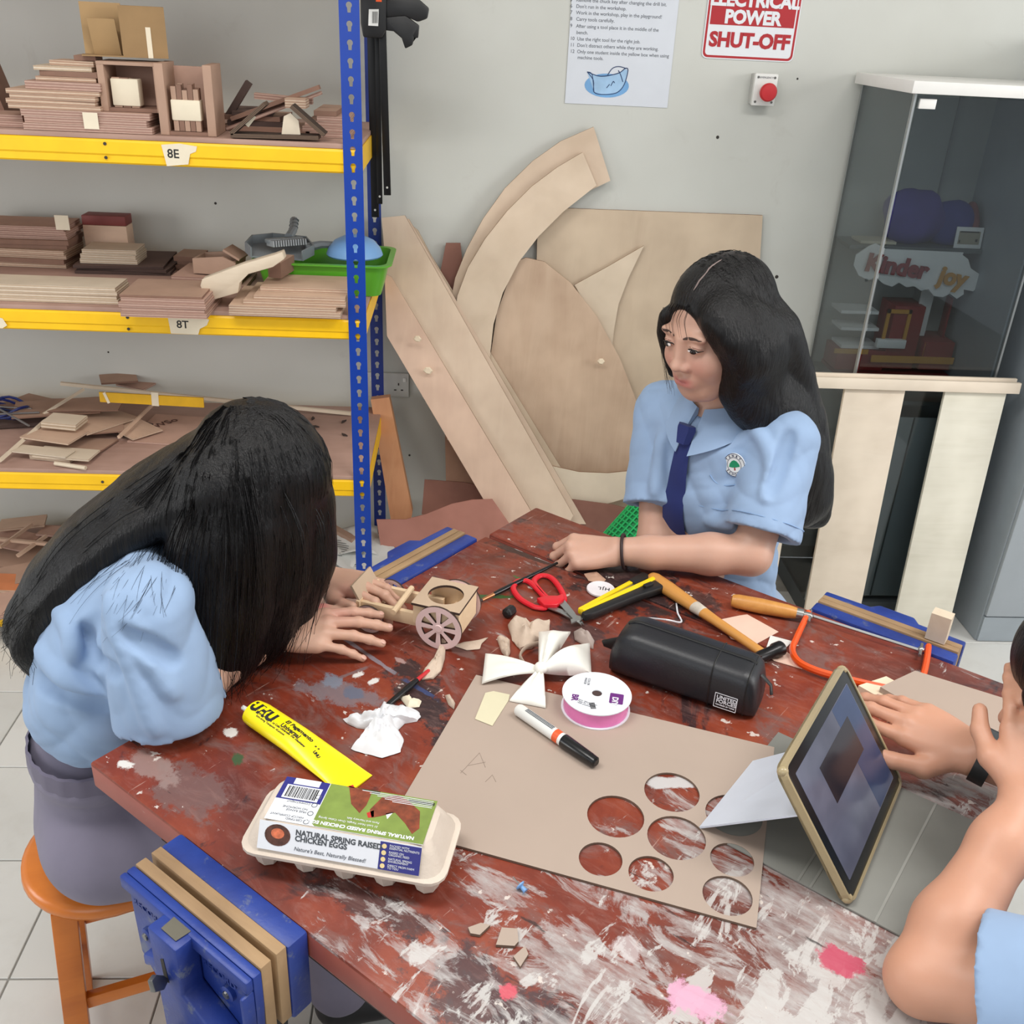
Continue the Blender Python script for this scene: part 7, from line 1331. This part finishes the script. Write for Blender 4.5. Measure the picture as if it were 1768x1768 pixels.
# trousers
S7 = Field((-.80, .95, .02), (-.05, 1.55, .72), .006); hipc = PA-Vector((.0, 0, .035)); RtA = np.array([list(lA), list(fA), [0, 0, 1]]).T; S7.ell(hipc+Vector((.02, 0, 0)), (.150, .118, .085), RtA, .03); S7.chain([hipc, hipc+Vector((0, 0, .12))], [.12, .100], .03); S7.ell(hipc+Vector((0, 0, .14)), (.130, .102, .05), RtA, .03)
for s in (-1, 1):
    kn_ = hipc+fA*.37+lA*(s*.085)+Vector((0, 0, .0)); an = Vector((kn_.x-.02, kn_.y, .11)); S7.chain([hipc+lA*(s*.075)-Vector((0, 0, .0)), kn_, an], [.092, .07, .058], .03)
S7.warp(folds(2.0, 42, [(.7, .3, .9), (-.5, .8, .4)]), .0025); S7.mesh('trousers', GREYP, gA)
wb_ = MB(); n_ = 64; rings = []
for zz, ro in ((.150, .0), (.152, .004), (.166, .005), (.182, .004), (.184, .0)):
    rings.append([tuple(hipc+lA*((.127+ro+.0016*math.sin(22*t))*math.cos(t))+fA*((.099+ro+.0016*math.sin(22*t))*math.sin(t))+Vector((0, 0, zz-.005))) for t in [2*PI*i/n_*1 for i in range(n_)]])
attach(wb_.loft(rings, cap=False).build('waistband', cloth_mat('waistband_grey', (108, 102, 120)), None, smooth=True), gA)
pz = [hipc+fA*(.10+.05*f)-lA*(.128-.004*f)+Vector((0, 0, .085-.09*f)) for f in np.linspace(0, 1, 6)]
S7b = Field((-.4, 1.0, -.01), (.1, 1.5, .17), .006)
for s in (-1, 1): an = hipc+fA*.37+lA*(s*.085); an = Vector((an.x-.02, an.y, .06)); S7b.chain([an, an+fA*.14-Vector((0, 0, .015))], [.045, .036], .02); S7b.cone(an+Vector((0, 0, .06)), an, .04, .042, .02)
S7b.mesh('shoes', mk('black_shoe', (28, 28, 30), .4), gA)
# hair: cap, hanging curtain, fall over the back
HRA = hair_mat('black_hair_long', (240, 240, 12)); S8 = Field((-.80, 1.02, .76), (-.06, 1.56, 1.30), .0035); RA = np.array(HMA.to_3x3()); pa = lambda x, y, z: HMA @ Vector((x, y, z))
S8.ell(pa(0, -.018, .040), (.088, .106, .094), RA, .02)
wA = lambda x, y, Y: W(x, y, Y)
cur = [((478, 790, 1.32), (508, 870, 1.32), (516, 960, 1.31), (498, 1040, 1.295), (474, 1090, 1.27)), ((440, 780, 1.27), (468, 890, 1.265), (470, 1000, 1.26), (450, 1090, 1.25), (430, 1125, 1.24)), ((408, 800, 1.24), (412, 910, 1.225), (410, 1030, 1.215), (398, 1120, 1.205), (386, 1160, 1.20)), ((380, 830, 1.23), (366, 935, 1.205), (360, 1050, 1.19), (356, 1130, 1.18), (352, 1170, 1.175)), ((410, 800, 1.33), (430, 905, 1.36), (440, 1000, 1.36), (430, 1080, 1.34), (415, 1110, 1.32))]
for i, c in enumerate(cur):
    P = [wA(*p) for p in c]; S8.band(P, [.05, .052, .046, .036, .016], [.035, .036, .032, .025, .012], .022, (1, 0, 0) if i != 4 else (1, 0, 0))
bkf = [((415, 765, 1.30), (330, 800, 1.30), (230, 862, 1.28), (140, 940, 1.25), (85, 1010, 1.235), (62, 1080, 1.23), (52, 1120, 1.225)), ((390, 815, 1.25), (320, 855, 1.25), (240, 900, 1.235), (160, 960, 1.225), (100, 1030, 1.215), (60, 1110, 1.21), (78, 1150, 1.21)), ((420, 765, 1.38), (335, 792, 1.38), (240, 845, 1.35), (150, 920, 1.30), (90, 990, 1.27), (50, 1060, 1.25), (36, 1100, 1.245))]
for c in bkf:
    P = [wA(*p) for p in c]; S8.band(P, [.06, .05, .046, .042, .036, .024, .010], [.034, .022, .018, .017, .018, .016, .008], .022, (0, 1, 0))
S8.warp(folds(9.0, 120, [(.9, .6, .05), (-.6, .9, .08), (.8, -.5, .1)]), .002); S8.warp(folds(11.0, 42, [(.9, .5, .1), (-.5, .9, .1)]), .003)
S8.mesh('hair', HRA, gA)
sp_ = []
def jit(p, s): return Vector(p)+Vector((rr(s), rr(s), rr(s)))
for i in range(260):
    c = random.choice(cur[:4]); off = Vector((random.uniform(-.055, .055), random.uniform(-.03, .005), 0)); P = [wA(*p)+off*(1 if k else .6) for k, p in enumerate(c)]; P = [p+Vector((0, -.032, .0)) for p in P]; P[-1] = P[-1]+Vector((rr(.02), rr(.01), -random.uniform(.0, .05))); P[-1].z = max(P[-1].z, .83 if P[-1].x > -.34 else .79); sp_.append(smooth_path([jit(p, .004) for p in P], 5))
for i in range(40):
    P = [wA(505+rr(20), 780, 1.34), wA(546+rr(8), 850, 1.34), wA(562+rr(8), 940, 1.33), wA(554+rr(14), 1010, 1.32), wA(524+rr(22), 1058+rr(18), 1.30)]; sp_.append(smooth_path([jit(p, .003) for p in P], 5))
for i in range(200):
    c = random.choice(bkf); off = Vector((0, random.uniform(-.05, .03), random.uniform(.012, .03))); P = [wA(*p)+off for p in c]; P[-1] = P[-1]+Vector((rr(.03), rr(.02), rr(.03))); P[-2] = P[-2]+Vector((rr(.02), rr(.01), rr(.015))); sp_.append(smooth_path([jit(p, .005) for p in P], 4))
for i in range(260):                                # strands over the crown
    a0_ = random.uniform(-2.6, 1.2); Q = []
    for t in np.linspace(.15, 1.7, 12):
        d = (Vector((math.sin(t)*math.cos(a0_), math.sin(t)*math.sin(a0_), math.cos(t)))).normalized(); q = S8.march(hcA+Vector((-.01, 0, .02))+d*.17, -d, .0015, 115); Q.append(q+d*.0006)
    if max((Q[k+1]-Q[k]).length for k in range(len(Q)-1)) < .04: sp_.append(Q)
strands('hair_strands', sp_, .0009, HRA, gA)
sp_ = []
for i in range(60):                               # thin strands straying over the shoulder and back
    x0_, y0_ = 305+rr(28), 900+rr(34); x3_, y3_ = random.uniform(110, 300), random.uniform(985, 1110); bx_, by__ = (x0_+x3_)/2+rr(50), (y0_+y3_)/2+rr(30)-12; P = []
    for t in np.linspace(0, 1, 14):
        x, y = (1-t)**2*x0_+2*t*(1-t)*bx_+t*t*x3_, (1-t)**2*y0_+2*t*(1-t)*by__+t*t*y3_; d = Vector(ray(x, y)).normalized(); q = S6.march(Vector(CAM)+d*1.1, d, .002, 420); P.append(q-d*.0012)
    if max((P[k+1]-P[k]).length for k in range(13)) > .055: continue
    for _ in range(2): P = [P[0]]+[(P[k-1]+P[k]*2+P[k+1])/4 for k in range(1, 13)]+[P[-1]]
    sp_.append([p-Vector(ray(884, 884)).normalized()*.0015 for p in P])
if sp_: strands('stray_hair', sp_, .0005, HRA, gA)
# ------------------------------------------------------------------ the person at the right edge
gC = thing('person', 'person at the right edge with bare forearm propped on the bench', 'person', (.80, .55, 0))
EC = Vector(T(1592, 1690, TZ+.034)); WC = Vector(T(1772, 1385, .975)); ShC = Vector((.70, .53, .945)); hcC = Vector(T(1902, 1195, 1.06)); fC = Vector((-.80, .60, 0)).normalized(); lC = Vector((0, 0, 1)).cross(fC)
W2 = Vector(T(1684, 1306, TZ+.060)); E2 = Vector((.90, .84, .89)); NC = hcC+Vector((.06, -.08, -.13)); ShC2 = NC-lC*.15-Vector((0, 0, .06))
HFC = Vector((-.80, .45, -.40)).normalized(); HXC = HFC.cross(Vector((0, 0, 1))).normalized(); HZC = HXC.cross(HFC); HMC = Matrix.Identity(4)
for i in range(3): HMC[i][0], HMC[i][1], HMC[i][2], HMC[i][3] = HXC[i], HFC[i], HZC[i], hcC[i]
S9 = Field((.36, .34, .50), (1.12, 1.12, 1.26), .003); head(S9, HMC); S9.chain([HMC @ Vector((0, -.03, -.05)), NC, NC+Vector((.05, -.06, -.2)), NC+Vector((.1, -.1, -.42))], [.046, .05, .09, .10], .03)
S9.chain([NC, ShC, ShC.lerp(EC, .5), EC], [.05, .046, .041, .034], .02); S9.chain([EC, EC.lerp(WC, .28), EC.lerp(WC, .75), WC], [.034, .0385, .030, .0245], .02); S9.chain([NC, ShC2, E2, E2.lerp(W2, .4), W2], [.05, .045, .038, .036, .027], .02)
dC = (WC-EC).normalized(); PnC, tC = hand(S9, WC, (hcC+Vector((-.05, .05, .02))-WC), (-.75, .4, -.1), (-.5, -.8, .2), [(.05, .25, .2), (.05, .25, .2), (.1, .3, .2), (.15, .35, .2)], [(.045, .040, -.005), (.075, .055, -.006), (.100, .058, -.006)], 1.0)
d2 = Vector(T(1512, 1218, TZ+.075))-W2; Pn2, t2 = hand(S9, W2, d2, (-.55, -.80, .15), (-.15, -.3, .95), [(.15, .25, .15), (.18, .28, .15), (.22, .3, .15), (.3, .3, .15)], [(.046, .044, -.010), (.080, .060, -.006), (.112, .066, -.004)], 1.06, (.06, .0, -.04, -.10))
S9.mesh('body', SKIN, gC, skin_col((200, 148, 122), HMC)); nail_bits(gC, t2, (-.15, -.3, .95), NAIL)
S10 = Field((.44, .28, .50), (1.16, 1.0, 1.10), .005); hemC = EC.lerp(ShC, .25); S10.cone(ShC, hemC, .064, .078, .02, flat=True); S10.chain([NC-Vector((-.03, .04, .06)), ShC], [.095, .066], .03); S10.chain([NC-Vector((-.03, .04, .06)), ShC2], [.095, .064], .03); S10.chain([NC+Vector((.03, -.03, -.12)), NC+Vector((.1, -.1, -.42))], [.14, .13], .04); S10.cone(ShC2, ShC2.lerp(E2, .6), .062, .07, .02, flat=True)
S10.warp(folds(6, 34, [(.6, .6, .5), (-.6, .3, .9)]), .003); S10.cone(ShC.lerp(hemC, .88), hemC+(hemC-ShC).normalized()*.05, .054, .058, 0, 'cut', flat=True); S10.mesh('shirt', SHIRT, gC)
S11 = Field((.60, .70, .86), (1.06, 1.08, 1.26), .004); RC = np.array(HMC.to_3x3()); pc_ = lambda x, y, z: HMC @ Vector((x, y, z)); S11.ell(pc_(0, -.018, .040), (.088, .106, .092), RC, .02); S11.ell(pc_(0, -.04, -.03), (.082, .075, .09), RC, .03); S11.ell(pc_(0, .13, -.03), (.058, .085, .068), RC, .012, 'cut')
for s in (-1, 1): S11.band([pc_(s*.06, .05, .045), pc_(s*.078, .03, .0), pc_(s*.08, .01, -.05), pc_(s*.08, -.02, -.11)], [.024, .03, .034, .03], [.011, .012, .014, .014], .012, HFC)
S11.warp(folds(2.0, 150, [(.9, .5, .12), (-.5, .9, .1)]), .0016); S11.mesh('hair', HR, gC)
sp_ = []
for i in range(2): x = rr(.04); sp_.append(smooth_path([pc_(x, .08+rr(.01), .08), pc_(x*1.1, .10+rr(.01), .04), pc_(x*1.2, .105+rr(.012), -.01), pc_(x*1.2, .10+rr(.015), -.06)], 4))

wa = thing('wrist_watch', 'black digital watch on the wrist beside the tablet', 'watch', frame(W2-d2.normalized()*.012, d2, (-.55, -.80, .15)))
MB().loft([[(x, .0335*math.cos(t)*k, .0295*math.sin(t)*k) for t in [2*PI*i/32 for i in range(32)]] for x, k in ((-.010, 1), (-.010, 1.08), (.010, 1.08), (.010, 1))]+[], cap=False).build('strap', bkp, wa, smooth=True); MB().prism(R(.017, .018, .006), .027, .040).build('case', mk('watch_black', (18, 18, 20), .35), wa, bevel=.002); MB().prism(R(.011, .011, .002), .0401, .0405).build('dial', mk('watch_dial', (60, 64, 66), .2), wa)
for s in (-1, 1): MB().lathe([(.003, 0), (.003, .003)], 8).build('button', stw, wa, m=trs((.006*s, .018, .033), rx=-PI/2))
S12 = Field((.62, .2, .30), (1.2, .95, .62), .01); hpC = NC+Vector((.1, -.1, -.46)); hpC.z = .5; S12.ell(hpC, (.17, .17, .1), None, .03); S12.chain([hpC, hpC+fC*.3+lC*.0], [.1, .075], .03); S12.mesh('trousers', GREYP, gC)
stool3 = thing('wooden_stool', 'orange wooden stool under the person at the right edge', 'stool', trs((hpC.x, hpC.y, 0), rz=.2))
for ch in STL.children: c = ch.copy(); COL.objects.link(c); c.parent = stool3; c.matrix_local = ch.matrix_local.copy()
